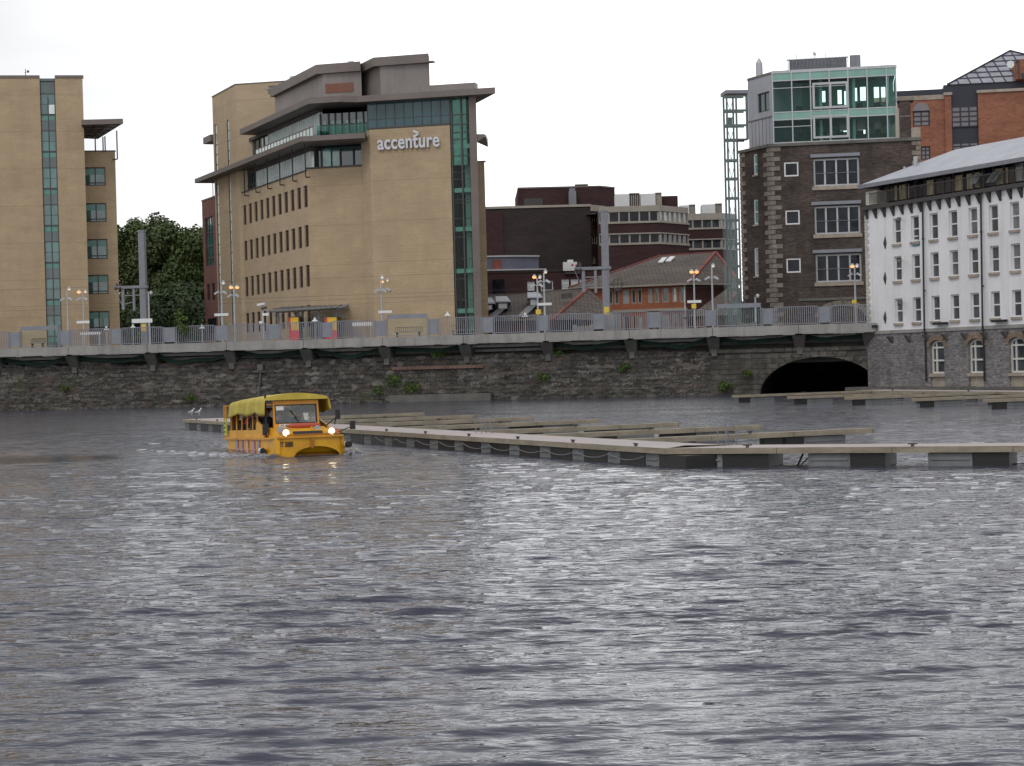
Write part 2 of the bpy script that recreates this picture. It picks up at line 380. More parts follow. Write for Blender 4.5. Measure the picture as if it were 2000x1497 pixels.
# ================================================================== SETTING: water, ground
def build_water():
    rng = np.random.default_rng(11)
    tt = np.concatenate([np.linspace(-1.3, -.33, 70)[:-1], np.linspace(-.33, .33, 800), np.linspace(.33, 1.3, 70)[1:]])
    ys = [5.0]
    while ys[-1] < 215: ys.append(ys[-1] * (1.0026 if ys[-1] > 11.5 else 1.012))
    ys = np.array(ys)
    Y, T = np.meshgrid(ys, tt, indexing='ij')
    X = Y * T
    dY = np.gradient(ys)[:, None] * np.ones_like(X)
    # gusts: amplitude varies over tens of metres
    amp = np.ones_like(X) * .82
    for k in range(9):
        L = rng.uniform(7, 40); a = rng.uniform(-.35, .35) + math.pi / 2; ph = rng.uniform(0, 6.28)
        amp += .09 * np.sin(2 * np.pi / L * (X * .5 * np.cos(a) + Y * np.sin(a)) + ph)
    amp = np.clip(amp, .55, 1.5)
    def calm(cx, cy, rx, ry, k):
        nonlocal amp
        amp = amp * (1 - k * np.exp(-(((X - cx) / rx) ** 2 + ((Y - cy) / ry) ** 2) ** 1.5))
    calm(-17.5, 63.5, 7.0, 3.6, .95)
    calm(-10.0, 56.5, 3.5, 4.0, .4)
    calm(-5, 51, 5, 4, .35)
    h = np.zeros_like(X)
    for k in range(140):
        train = k < 34          # the dominant wind-wave trains, crests nearly parallel
        L = rng.uniform(.30, .62) if train else 0.13 * (8.0) ** (rng.random() ** .9)
        a = rng.normal(math.pi / 2 + .07, .11 if train else (.42 if L < .3 else .22))
        kk = 2 * np.pi / L
        slope = .0265 if train else .0215 * (1.2 if .2 < L < .6 else (.9 if L < .6 else .6))
        att = np.clip((L / (dY * 2.4)) - .7, 0, 1)
        h += att * slope / kk * np.sin(kk * (X * np.cos(a) + Y * np.sin(a)) + rng.uniform(0, 6.28))
    h *= amp
    far = np.clip((Y - 18) / 45, 0, 1)
    h += 5.0 * h * h
    # bow wave and wake of the boat
    ox, oy = -8.07, 65.1; hx, hy = .334, -.943
    lx = (X - ox) * hx + (Y - oy) * hy; ly = (X - ox) * .943 + (Y - oy) * .334
    r = np.abs(ly) - (1.35 + .25 * np.maximum(0, 4.2 - lx))
    wake = np.exp(-(r / .55) ** 2) * (lx < 4.6) * np.exp(-np.maximum(0, 3 - lx) / 9)
    h += .09 * wake * np.cos(r * 4) + .03 * wake * np.sin(lx * 6 + ly * 4)
    st = np.exp(-(ly / 1.3) ** 2) * (lx < -4.5) * np.exp(-np.maximum(0, -4.5 - lx) / 7)
    h += .05 * st * np.sin(lx * 4.1 + 2 * np.sin(ly * 3)) * np.cos(ly * 5)
    foam = np.clip(st * 1.2 + wake * .5 * (lx > -3) * (lx < 4.4), 0, 1)
    nr, nc = X.shape
    co = np.stack([X, Y, h], -1).reshape(-1, 3).astype(np.float32)
    idx = np.arange(nr * nc).reshape(nr, nc)
    q = np.stack([idx[:-1, :-1], idx[:-1, 1:], idx[1:, 1:], idx[1:, :-1]], -1).reshape(-1, 4)
    me = bpy.data.meshes.new('water')
    me.vertices.add(len(co)); me.vertices.foreach_set('co', co.ravel())
    me.loops.add(q.size); me.loops.foreach_set('vertex_index', q.ravel().astype(np.int32))
    me.polygons.add(len(q)); me.polygons.foreach_set('loop_start', np.arange(0, q.size, 4, dtype=np.int32))
    me.polygons.foreach_set('loop_total', np.full(len(q), 4, dtype=np.int32))
    me.polygons.foreach_set('use_smooth', np.ones(len(q), dtype=bool))
    me.update(); me.validate()
    at = me.attributes.new('amp', 'FLOAT', 'POINT'); at.data.foreach_set('value', (amp * (.55 + .75 * far)).ravel().astype(np.float32))
    at = me.attributes.new('foam', 'FLOAT', 'POINT'); at.data.foreach_set('value', foam.ravel().astype(np.float32))
    m, nd, lk, b, o = base_mat('dock_water')
    b.inputs['Base Color'].default_value = (.045, .048, .068, 1)
    b.inputs['Roughness'].default_value = .06; b.inputs['IOR'].default_value = 1.333
    b.inputs['Specular Tint'].default_value = (.85, .87, 1.0, 1)
    n1 = noise_n(nd, lk, 7.0, 3, sc=(.38, 1.0, 1)); n2 = noise_n(nd, lk, 2.2, 3, sc=(.32, 1.0, 1))
    a = N(nd, 'ShaderNodeAttribute'); a.attribute_name = 'amp'
    bp = N(nd, 'ShaderNodeBump'); bp.inputs['Distance'].default_value = .075
    mk = N(nd, 'ShaderNodeMath', operation='MULTIPLY'); lk.new(a.outputs['Fac'], mk.inputs[0]); mk.inputs[1].default_value = .95
    lk.new(mk.outputs[0], bp.inputs['Strength']); lk.new(n1.outputs[0], bp.inputs['Height'])
    bp2 = N(nd, 'ShaderNodeBump'); bp2.inputs['Distance'].default_value = .20
    lk.new(mk.outputs[0], bp2.inputs['Strength']); lk.new(n2.outputs[0], bp2.inputs['Height']); lk.new(bp.outputs[0], bp2.inputs['Normal'])
    lk.new(bp2.outputs[0], b.inputs['Normal'])
    fo = N(nd, 'ShaderNodeAttribute'); fo.attribute_name = 'foam'
    n3 = noise_n(nd, lk, 4.5, 6, rough=.7)
    mu = N(nd, 'ShaderNodeMath', operation='MULTIPLY'); lk.new(fo.outputs['Fac'], mu.inputs[0]); lk.new(ramp(nd, lk, n3.outputs[0], .46, .66), mu.inputs[1])
    mu.use_clamp = True
    df = N(nd, 'ShaderNodeBsdfDiffuse'); df.inputs[0].default_value = (.6, .62, .66, 1)
    mx = N(nd, 'ShaderNodeMixShader'); lk.new(mu.outputs[0], mx.inputs[0]); lk.new(b.outputs[0], mx.inputs[1]); lk.new(df.outputs[0], mx.inputs[2])
    lk.new(mx.outputs[0], o.inputs[0])
    me.materials.append(m)
    ob = bpy.data.objects.new('water', me); COL.objects.link(ob); tag(ob, kind='structure')
build_water()

DK = PL(plan(0, 690, 163.8), plan(1700, 652, 148.2) - plan(0, 690, 163.8))      # deck edge line
DZ0, DZ1 = 4.85, 5.55
WL = DK.off(-1.3)                                                               # face of the quay wall
sR, _ = DK.loc(1697, 660)                                                       # right end, at the white warehouse
sL = -22.0
mb = MB()
for (x0, x1) in ((-900, -120), (-120, 120), (120, 900)):
    mb.poly([(x0, 172, 1.5), (x1, 172, 1.5), (x1, 2600, 1.5), (x0, 2600, 1.5)])
tag(mb.build('ground', m_asphalt), kind='structure')

# ================================================================== quay wall with the arched culvert
wall_t = thing('quay_wall', 'long rough dark stone quay wall under the railway platform, arched at its right end', 'stone wall', WL.P(30, 0))
m_stone = brickM('rough_quay_stone', (.108, .103, .093), (.060, .057, .052), (.04, .037, .034), .52, .36, .6, patch=.35, msize=.03, bumpd=.12, grime=.45, gcol=(.034, .033, .027), warp=.22, speck=.85, an=(1.2, 1.3))
m_stone2 = brickM('dressed_stone', (.13, .12, .11), (.075, .07, .063), (.045, .04, .036), 1.1, .42, .5, patch=.35, msize=.025, bumpd=.06, grime=.6, gcol=(.035, .033, .027), warp=.06, speck=.4, an=(1.2, 1.5))
m_moss = M('wet_algae_band', (.022, .024, .020), .6, .4, 1, 4)
topline = [(-700, 716), (0, 712), (60, 716), (100, 712), (128, 715), (150, 706), (200, 708), (250, 714), (300, 712), (340, 706), (430, 706), (470, 703), (520, 701), (600, 702), (700, 699), (760, 697), (860, 697), (930, 692), (1000, 690), (1060, 693), (1150, 689), (1250, 686), (1380, 687)]
ts = [(WL.loc(x, y)) for x, y in topline]
sA0, _ = WL.loc(1386, 690)
def grid_wall(name, s0, s1, ztop, zbot, mats, step=.14, amp=.09, seed=0, o=0.0, parent=wall_t):
    ns = int((s1 - s0) / step) + 1
    S = np.linspace(s0, s1, ns); nzr = 44
    vs = []; fs = []
    for i, s in enumerate(S):
        zt, zb = ztop(s), zbot(s)
        for j in range(nzr):
            z = zb + (zt - zb) * j / (nzr - 1)
            d = noise.noise((s * 1.7, z * 3.1, seed)) * amp + noise.noise((s * 5, z * 8, seed + 5)) * amp * .6 + noise.noise((s * .35, z * .5, seed + 9)) * amp * 1.5
            vs.append(WL.P(s, z, o + d))
    for i in range(ns - 1):
        for j in range(nzr - 1):
            a = i * nzr + j; fs.append((a, a + nzr, a + nzr + 1, a + 1))
    m = MB(); m.add(vs, fs)
    return m.build(name, mats, parent, smooth=False)
def tl(s):
    for (a, za), (b, zb) in zip(ts, ts[1:]):
        if s <= b: z = za + (zb - za) * max(0, s - a) / (b - a); break
    else: z = ts[-1][1]
    return z + .16 * noise.noise((s * .9, 0, 3)) + .12 * noise.noise((s * 3.5, 0, 4))
grid_wall('masonry', -45, sA0, tl, lambda s: -.5, m_stone)
# arch: springing points and crown measured on the photo
a_l, _ = WL.loc(1484, 762); a_c, zc = WL.loc(1600, 697)
a_hw = (a_c - a_l); a_h = zc + .1
def arch_z(s):
    q = 1 - ((s - a_c) / a_hw) ** 2
    return -.3 if q <= 0 else max(-.3, -.1 + a_h * math.sqrt(q) ** 1.05)
_, zcop = WL.loc(1500, 688)
sEnd = sR + 6
grid_wall('arch_wall', sA0, sEnd, lambda s: zcop, lambda s: (arch_z(s) if abs(s - a_c) < a_hw else -.5), m_stone2, step=.12, amp=.035, seed=31)
mb = MB()
nseg = 22
for i in range(nseg):
    t0 = math.pi * (1 - i / nseg) - .0; t1 = math.pi * (1 - (i + .94) / nseg)
    def ap(t, k, o): return WL.P(a_c + (a_hw + k) * math.cos(t), -.1 + (a_h + k) * math.sin(t), o)
    k1 = .55 + .12 * (i % 2)
    mb.hexa([ap(t0, -.02, .12), ap(t1, -.02, .12), ap(t1, -.02, -.4), ap(t0, -.02, -.4), ap(t0, k1, .12), ap(t1, k1, .12), ap(t1, k1, -.4), ap(t0, k1, -.4)])
mb.build('arch_ring', m_stone2, wall_t)
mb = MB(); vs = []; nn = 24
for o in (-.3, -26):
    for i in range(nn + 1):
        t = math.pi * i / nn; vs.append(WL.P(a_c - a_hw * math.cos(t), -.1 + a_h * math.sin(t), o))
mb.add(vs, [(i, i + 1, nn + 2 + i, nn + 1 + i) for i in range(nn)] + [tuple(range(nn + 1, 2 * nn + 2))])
mb.build('tunnel', M('tunnel_shade_stone', (.03, .028, .025), .95, .3), wall_t)  # tunnel darkness put into near-black stone; closed end shuts out daylight
mb = MB()
s = sA0
while s < sEnd:
    w = 1.5 + random.random() * .5; mb.pbox(WL, s, min(s + w - .02, sEnd), zcop + .01, zcop + .30, -.6, .16 + .03 * random.random()); s += w
mb.build('coping', m_stone2, wall_t)
mb = MB()
a0, a1, z0, z1 = WL.rect(765, 770, 962, 786)
mb.pbox(WL, a0, a1, -.4, z1 + .0 if z1 > .3 else .62, 0, .75)
mb.build('ledge', m_concd, wall_t)
mb = MB()
a0, a1, z0, z1 = WL.rect(766, 715, 945, 721)
for i in range(24):
    q = a0 + (a1 - a0) * i / 24; mb.pbox(WL, q, q + (a1 - a0) / 24 - .02, z0, z1, -.05, .16 + .02 * random.random())
mb.build('brick_course', M('faded_pink_brick', (.17, .105, .085), .9, .3, 1, 5), wall_t)
mb = MB()
mb.cyl(WL.P(WL.loc(511, 720)[0], 3.1, .25), WL.P(WL.loc(505, 780)[0], .1, .25), .07)
mb.cyl(WL.P(WL.loc(496, 728)[0], 2.9, .25), WL.P(WL.loc(520, 728)[0], 2.9, .25), .08)
a0, _ = WL.loc(511, 720)
mb.pbox(WL, a0 - .28, a0 + .22, 3.0, 3.55, .1, .4)
mb.build('outfall_pipe', m_concd, wall_t)

# ================================================================== station platform deck
deck_t = thing('platform_deck', 'long pale concrete station platform slab overhanging the stone quay wall on corbels', 'platform', DK.P(30, DZ0))
mb = MB()
joint = [x for x in (-470, -320, -168, -18, 133, 287, 442, 593, 747, 905, 1065, 1230, 1392, 1560)]
js = [sL - 25] + [DK.loc(x, 672)[0] for x in joint] + [sR + .6]
for a, b in zip(js, js[1:]):
    if b - a > .1:
        mb.pbox(DK, a + .02, b - .02, DZ0, DZ1, -15, 0)
        z = DZ0
        k = a + .3
        while k < b - .5:     # ragged cast lower lip
            w = .5 + random.random() * .9; mb.pbox(DK, k, min(k + w, b - .2), DZ0 - .04 - .06 * random.random(), DZ0 - .003, -.25, -.01); k += w + .02
mb.build('slab', m_conc, deck_t)
mb = MB()
mb.pbox(DK, sL - 25, sR + .5, 2.5, DZ0 - .01, -3.6, -3.3)
mb.build('back_wall', m_concd, deck_t)
mb = MB()
mb.pbox(DK, sL - 25, sR + .4, DZ0 - .75, DZ0 - .5, -2.6, -2.3)
mb.pbox(DK, sL - 25, sR + .4, DZ0 - .38, DZ0 - .14, -1.5, -1.2)
mb.build('edge_beam', m_conc, deck_t)
for x in joint + [1697]:
    a, _ = DK.loc(x, 675)
    mb = MB(); w = .38
    P = DK.P
    for (aa, bb) in ((a - w, a + w),):
        mb.hexa([P(aa, 3.55, -1.35), P(bb, 3.55, -1.35), P(bb, 3.55, -3.2), P(aa, 3.55, -3.2), P(aa - .15, DZ0 - .12, -.25), P(bb + .15, DZ0 - .12, -.25), P(bb + .15, DZ0 - .12, -3.2), P(aa - .15, DZ0 - .12, -3.2)])
    mb.pbox(DK, a - .22, a + .22, 3.2, 3.75, -1.75, -1.1)
    mb.build('corbel', m_concd, deck_t)
# sagging green netting under the slab
for (x0, x1, sag, yy) in ((140, 280, .45, 690), (295, 438, .75, 684), (450, 590, .35, 690), (600, 745, .55, 685), (755, 900, .3, 684), (1072, 1220, .4, 672), (1240, 1385, .5, 668), (1400, 1550, .35, 664), (1570, 1690, .3, 660), (-10, 125, .5, 694)):
    a0, _ = DK.loc(x0, yy); a1, _ = DK.loc(x1, yy); n = 12; mb = MB()
    for i in range(n):
        u0, u1 = i / n, (i + 1) / n
        f = lambda u: DZ0 - .15 - sag * 4 * u * (1 - u) * (1 + .25 * math.sin(9 * u + x0))
        A0, A1 = a0 + (a1 - a0) * u0, a0 + (a1 - a0) * u1
        mb.poly([DK.P(A0, f(u0) - .22, -.9), DK.P(A1, f(u1) - .22, -.9), DK.P(A1, f(u1) + .12, -1.2), DK.P(A0, f(u0) + .12, -1.2)])
    mb.build('netting', m_green, deck_t)

# ---------------- railing: solid panels alternating with picket panels, three glazed windbreaks
rail_t = thing('platform_railing', 'long blue grey railing of pickets and solid panels along the station platform edge', 'railing', DK.P(30, DZ1))
solid = [(-300, -282), (-193, -175), (-88, -70), (17, 36), (115, 133), (215, 234), (318, 340), (420, 443), (522, 545), (628, 646), (732, 752), (837, 855), (942, 962), (1050, 1070), (1158, 1180), (1265, 1290), (1378, 1398), (1490, 1510), (1600, 1622)]
glazed = {3: 1, 10: 1, 16: 1}
RZ0, RZ1 = DZ1 + .10, DZ1 + 1.52
ends = []
for i, (x0, x1) in enumerate(solid):
    a0, _ = DK.loc(x0, 640); a1, _ = DK.loc(x1, 640); ends.append((a0, a1))
    mb = MB(); mb.pbox(DK, a0 + .05, a1 - .05, RZ0 + .04, RZ1 - .10, -.19, -.14)
    for q in (a0, a1): mb.pbox(DK, q - .04, q + .04, DZ1, RZ1 - .05, -.21, -.12)
    mb.build('solid_panel', m_steelblue, rail_t)
for i in range(len(ends)):
    a0 = ends[i][1] + .14; a1 = (ends[i + 1][0] - .14) if i + 1 < len(ends) else sR - .15
    mb = MB()
    if i in glazed:
        zt = RZ1 + .38
        mb.pbox(DK, a0, a1, zt - .36, zt, -.22, -.12)
        mb.pbox(DK, a0, a1, RZ0 - .02, RZ0 + .05, -.20, -.14)
        for q in (a0, a1): mb.pbox(DK, q - .05, q + .05, DZ1, zt - .365, -.22, -.12)
        fr = mb.build('windbreak_frame', m_steelblue, rail_t)
        g = MB(); g.pbox(DK, a0 + .06, a1 - .06, RZ0 + .06, zt - .37, -.175, -.165); g.build('glass', m_rail, fr)
        mb = MB(); a2 = a1 if i != 10 else a0
        n = int((a1 - a0) / .17)
        rng = range(1, n) if i == 16 else (range(int(n * .72), n) if i == 3 else [])
        for k in rng:
            q = a0 + (a1 - a0) * k / n; mb.pbox(DK, q - .022, q + .022, RZ0 + .05, RZ1 - .12, -.28, -.24)
        if mb.v: mb.build('picket_panel', m_steelblue, rail_t)
        continue
    mb.pbox(DK, a0, a1, RZ1 - .06, RZ1, -.20, -.13)
    mb.pbox(DK, a0, a1, RZ0 - .03, RZ0 + .03, -.20, -.13)
    for q in (a0, a1): mb.pbox(DK, q - .04, q + .04, DZ1, RZ1 - .065, -.20, -.13)
    n = max(2, int((a1 - a0) / .17))
    for k in range(1, n):
        q = a0 + (a1 - a0) * k / n; mb.pbox(DK, q - .03, q + .03, RZ0 + .03, RZ1 - .06, -.185, -.145)
    mb.build('picket_panel', m_steelblue, rail_t)

# ================================================================== BUILDINGS
def holes_wall(mb, pl, a0, a1, z0, z1, holes, depth=.25, o=0.0, wt=.0):
    As = sorted({a0, a1, *[h[0] for h in holes], *[h[1] for h in holes]})
    Zs = sorted({z0, z1, *[h[2] for h in holes], *[h[3] for h in holes]})
    As = [a for a in As if a0 <= a <= a1]; Zs = [z for z in Zs if z0 <= z <= z1]
    for i in range(len(As) - 1):
        run = None
        for j in range(len(Zs) - 1):
            ca, cz = (As[i] + As[i + 1]) / 2, (Zs[j] + Zs[j + 1]) / 2
            solidc = not any(h[0] < ca < h[1] and h[2] < cz < h[3] for h in holes)
            if solidc and run is None: run = Zs[j]
            if run is not None and (not solidc):
                mb.poly([pl.P(As[i], run, o), pl.P(As[i + 1], run, o), pl.P(As[i + 1], Zs[j], o), pl.P(As[i], Zs[j], o)]); run = None
        if run is not None:
            mb.poly([pl.P(As[i], run, o), pl.P(As[i + 1], run, o), pl.P(As[i + 1], Zs[-1], o), pl.P(As[i], Zs[-1], o)])
    for (b0, b1, y0, y1) in holes:
        P = pl.P
        mb.poly([P(b0, y0, o), P(b0, y1, o), P(b0, y1, o - depth), P(b0, y0, o - depth)])
        mb.poly([P(b1, y0, o - depth), P(b1, y1, o - depth), P(b1, y1, o), P(b1, y0, o)])
        mb.poly([P(b0, y1, o), P(b1, y1, o), P(b1, y1, o - depth), P(b0, y1, o - depth)])
        mb.poly([P(b0, y0, o - depth), P(b1, y0, o - depth), P(b1, y0, o), P(b0, y0, o)])
def window(pl, r, parent, fm, gm, nx=1, nz=1, fw=.07, depth=.22, o=0.0, name='window', xs=None, zs=None, bars=True, gmats=None):
    a0, a1, z0, z1 = r
    d0, d1 = o - depth + .005, o - depth + .075
    mb = MB()
    mb.pbox(pl, a0, a1, z0, z0 + fw, d0, d1); mb.pbox(pl, a0, a1, z1 - fw, z1, d0, d1)
    mb.pbox(pl, a0, a0 + fw, z0 + fw, z1 - fw, d0, d1); mb.pbox(pl, a1 - fw, a1, z0 + fw, z1 - fw, d0, d1)
    xs = xs if xs is not None else [i / nx for i in range(1, nx)]
    zs = zs if zs is not None else [i / nz for i in range(1, nz)]
    for x in xs:
        q = a0 + (a1 - a0) * x; mb.pbox(pl, q - fw / 2, q + fw / 2, z0 + fw, z1 - fw, d0, d1 - .004)
    for z in zs:
        q = z0 + (z1 - z0) * z; mb.pbox(pl, a0 + fw, a1 - fw, q - fw / 2, q + fw / 2, d0, d1 - .008)
    f = mb.build(name, fm, parent)
    g = MB(); g.pbox(pl, a0 - .01, a1 + .01, z0 - .01, z1 + .01, o - depth - .04, o - depth)
    g.build('pane', gm, f)
    return f
dA = Vector((.4125, -.911)).normalized()

# ------------------------------------------------ tan office block on the left
def tan_block():
    d = Vector((1, .155)).normalized()
    A = plan(168, 400, 186)
    pl = PL(A, d)
    t = thing('office_building', 'flat-fronted tan brick office block with one tall teal glass strip at the far left', 'building', (A.x, A.y, 1.5))
    _, zt = pl.loc(100, 153)
    L = -34
    sa, sb = pl.loc(84, 400)[0], pl.loc(114, 400)[0]
    aE = 0
    mb = MB()
    for (a, b) in ((L, sa), (sb, aE)):
        mb.poly([pl.P(a, 1.5), pl.P(b, 1.5), pl.P(b, zt), pl.P(a, zt)])
    mb.poly([pl.P(sa, 1.5, 0), pl.P(sa, zt, 0), pl.P(sa, zt, -.4), pl.P(sa, 1.5, -.4)])
    mb.poly([pl.P(sb, 1.5, -.4), pl.P(sb, zt, -.4), pl.P(sb, zt, 0), pl.P(sb, 1.5, 0)])
    B = bk(pl.xy(0), 20); V3 = lambda q, z: Vector((q[0], q[1], z))
    mb.poly([pl.P(0, 1.5, 0), V3(B, 1.5), V3(B, zt), pl.P(0, zt, 0)])
    mb.poly([pl.P(L, zt - .3, 0), pl.P(0, zt - .3, 0), V3(B, zt - .3), pl.P(L, zt - .3, -22)])
    mb.poly([V3(B, 1.5), pl.P(L, 1.5, -22), pl.P(L, zt, -22), V3(B, zt)])
    mb.build('wall', m_tan, t)
    mb = MB()
    mb.pbox(pl, L, sa, zt, zt + .28, -.4, .08); mb.pbox(pl, sb, .08, zt, zt + .28, -.4, .08)
    mb.build('parapet', m_zinc, t)
    # glazed strip, floor by floor
    g = MB(); g.pbox(pl, sa + .01, sb - .01, 1.5, zt + .02, -.6, -.32); strip = g.build('glazed_strip', m_teal_d, t)
    fh = 3.72
    y = [(183, 203), (204, 223), (254, 275), (276, 295)]
    _, zr = pl.loc(96, 223)       # lower edge of first window pair
    k = 0
    fr = MB()
    while zr - k * fh > 1.6:
        zb = zr - k * fh
        for (h0, h1, mt) in ((0.05, .98, m_teal), (1.02, 2.0, m_teal)):
            for (u0, u1) in ((.10, .46), (.54, .92)):
                p = MB(); p.pbox(pl, sa + (sb - sa) * u0, sa + (sb - sa) * u1, zb + h0, zb + h1, -.33, -.26)
                p.build('pane', m_teal if (k * 7 + int(u0 * 10)) % 5 else m_palegl if k == 0 and h0 < 1 else m_teal, strip)
        p = MB(); p.pbox(pl, sa + .05, sb - .08, zb - .62, zb - .12, -.31, -.27); p.build('spandrel', M('teal_spandrel_%d' % k, (.10, .25, .21), .3, .15), strip)
        fr.pbox(pl, sa, sb, zb - .10, zb + .02, -.33, -.22); fr.pbox(pl, sa, sb, zb + .98, zb + 1.03, -.33, -.25)
        fr.pbox(pl, sa, sb, zb + 2.02, zb + 2.1, -.33, -.24)
        k += 1
    fr.pbox(pl, sb - .10, sb, 1.5, zt, -.34, -.15); fr.pbox(pl, (sa + sb) / 2 - .04, (sa + sb) / 2 + .04, 1.5, zt - 1.9, -.34, -.235)
    fr.pbox(pl, sa, sa + .06, 1.5, zt, -.34, -.2)
    fr.build('strip_frame', m_mull, t)
    # lower wing, set back
    p2 = pl.off(-3.2)
    a0 = p2.loc(168, 400)[0] - 1.0; a1 = p2.loc(229, 450)[0]; _, z2 = p2.loc(200, 297)
    wins = [p2.rect(*r) for r in ((172, 327, 206, 363), (173, 397, 207, 434), (175, 467, 209, 506), (177, 537, 211, 575), (178, 608, 213, 646))]
    wins = [(w[0] - .3, w[1], w[2], w[3]) for w in wins]
    w0, w1 = wins[0][0], wins[0][1]
    wins = [(a0 + .15 if True else w0, w1, w[2], w[3]) for w in wins]
    mb = MB(); holes_wall(mb, p2, a0, a1, 1.5, z2, wins, .2)
    B = bk(p2.xy(a1), 15)
    mb.poly([p2.P(a1, 1.5, 0), V3(B, 1.5), V3(B, z2), p2.P(a1, z2, 0)])
    mb.poly([p2.P(a0, z2 - .2, 0), p2.P(a1, z2 - .2, 0), V3(B, z2 - .2), p2.P(a0, z2 - .2, -16)])
    wg = mb.build('side_wing', m_tan, t)
    mb = MB(); mb.pbox(p2, a0, a1 + .05, z2, z2 + .15, -.3, .05); mb.build('wing_coping', m_zinc, t)
    for w in wins:
        window(p2, w, t, m_mull, m_teal, 2, 1, .11, .2, xs=[.64], zs=[.16])
        v = MB(); v.pbox(p2, w[0] + .6, w[1] - .15, w[3] - .75, w[3] - .14, -.198, -.185); v.build('blind', M('pale_teal_blind', (.13, .27, .24), .4, .1), t)
    # flat roof canopy over the wing: broad front edge, rear corner running back to the block
    Yn = 184.0
    e1 = WP(240.5, 241.5, Yn); e0 = WP(160, 243, Yn); zc0 = e1.z
    def at_z(px, py, z): r_ = ray(px, py); t_ = (z - CAM_H) / r_.z; return Vector((r_.x * t_, r_.y * t_))
    f1 = at_z(191, 272, zc0); f0 = at_z(160, 271, zc0)
    q = MB(); zt_ = zc0 + .42
    def strip(u0, u1, v0, v1):
        L_ = lambda u, v: (Vector((e0.x, e0.y)).lerp(Vector((e1.x, e1.y)), u)).lerp(f0.lerp(f1, u), v)
        q.prism([L_(u0, v0), L_(u1, v0), L_(u1, v1), L_(u0, v1)], zc0, zt_ - .04)
    for v in (0, .2, .4, .6, .8, 1.0):
        strip(0, .97, v * .94, v * .94 + .06 if v else .1)
    for v in (.12, .30, .50, .70): strip(0, .55, v, v + .10)
    for u in (.0, .30, .62, .97): strip(u, u + .03, .0, 1.0)
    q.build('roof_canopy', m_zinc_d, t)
    q = MB(); q.bar(Vector((e0.x, e0.y - .1, zc0 + .2)), Vector((e1.x, e1.y - .1, zc0 + .2)), .2, .5); q.build('canopy_fascia', m_zinc, t)
    P = p2.P
    q = MB()
    for (x, y0, y1) in ((186, 272, 297), (201, 268, 297), (205, 267, 297), (228, 256, 312)):
        a, zz0 = p2.loc(x, y0); _, zz1 = p2.loc(x, y1)
        q.cyl(P(a, zz1, .12), P(a, zz0, .12), .07, n=6)
    a, zz = p2.loc(228, 312); q.bar(P(a - .45, zz, .12), P(a + .05, zz, .12), .12)
    q.build('canopy_post', m_mull, t)
    tp = thing('roof_antenna', 'tiny antenna mast with a dish on the roof edge of the left tan office block', 'antenna', pl.P(pl.loc(49, 150)[0], zt, -.5))
    q = MB(); a = pl.loc(49, 150)[0]
    q.cyl(pl.P(a, zt + .28, -.5), pl.P(a, zt + 1.0, -.5), .04, n=5); q.ball(pl.P(a + .25, zt + .75, -.5), .14, 8, 5); q.bar(pl.P(a - .1, zt + .62, -.5), pl.P(a + .3, zt + .75, -.5), .04)
    q.build('mast', m_zinc, tp)
tan_block()

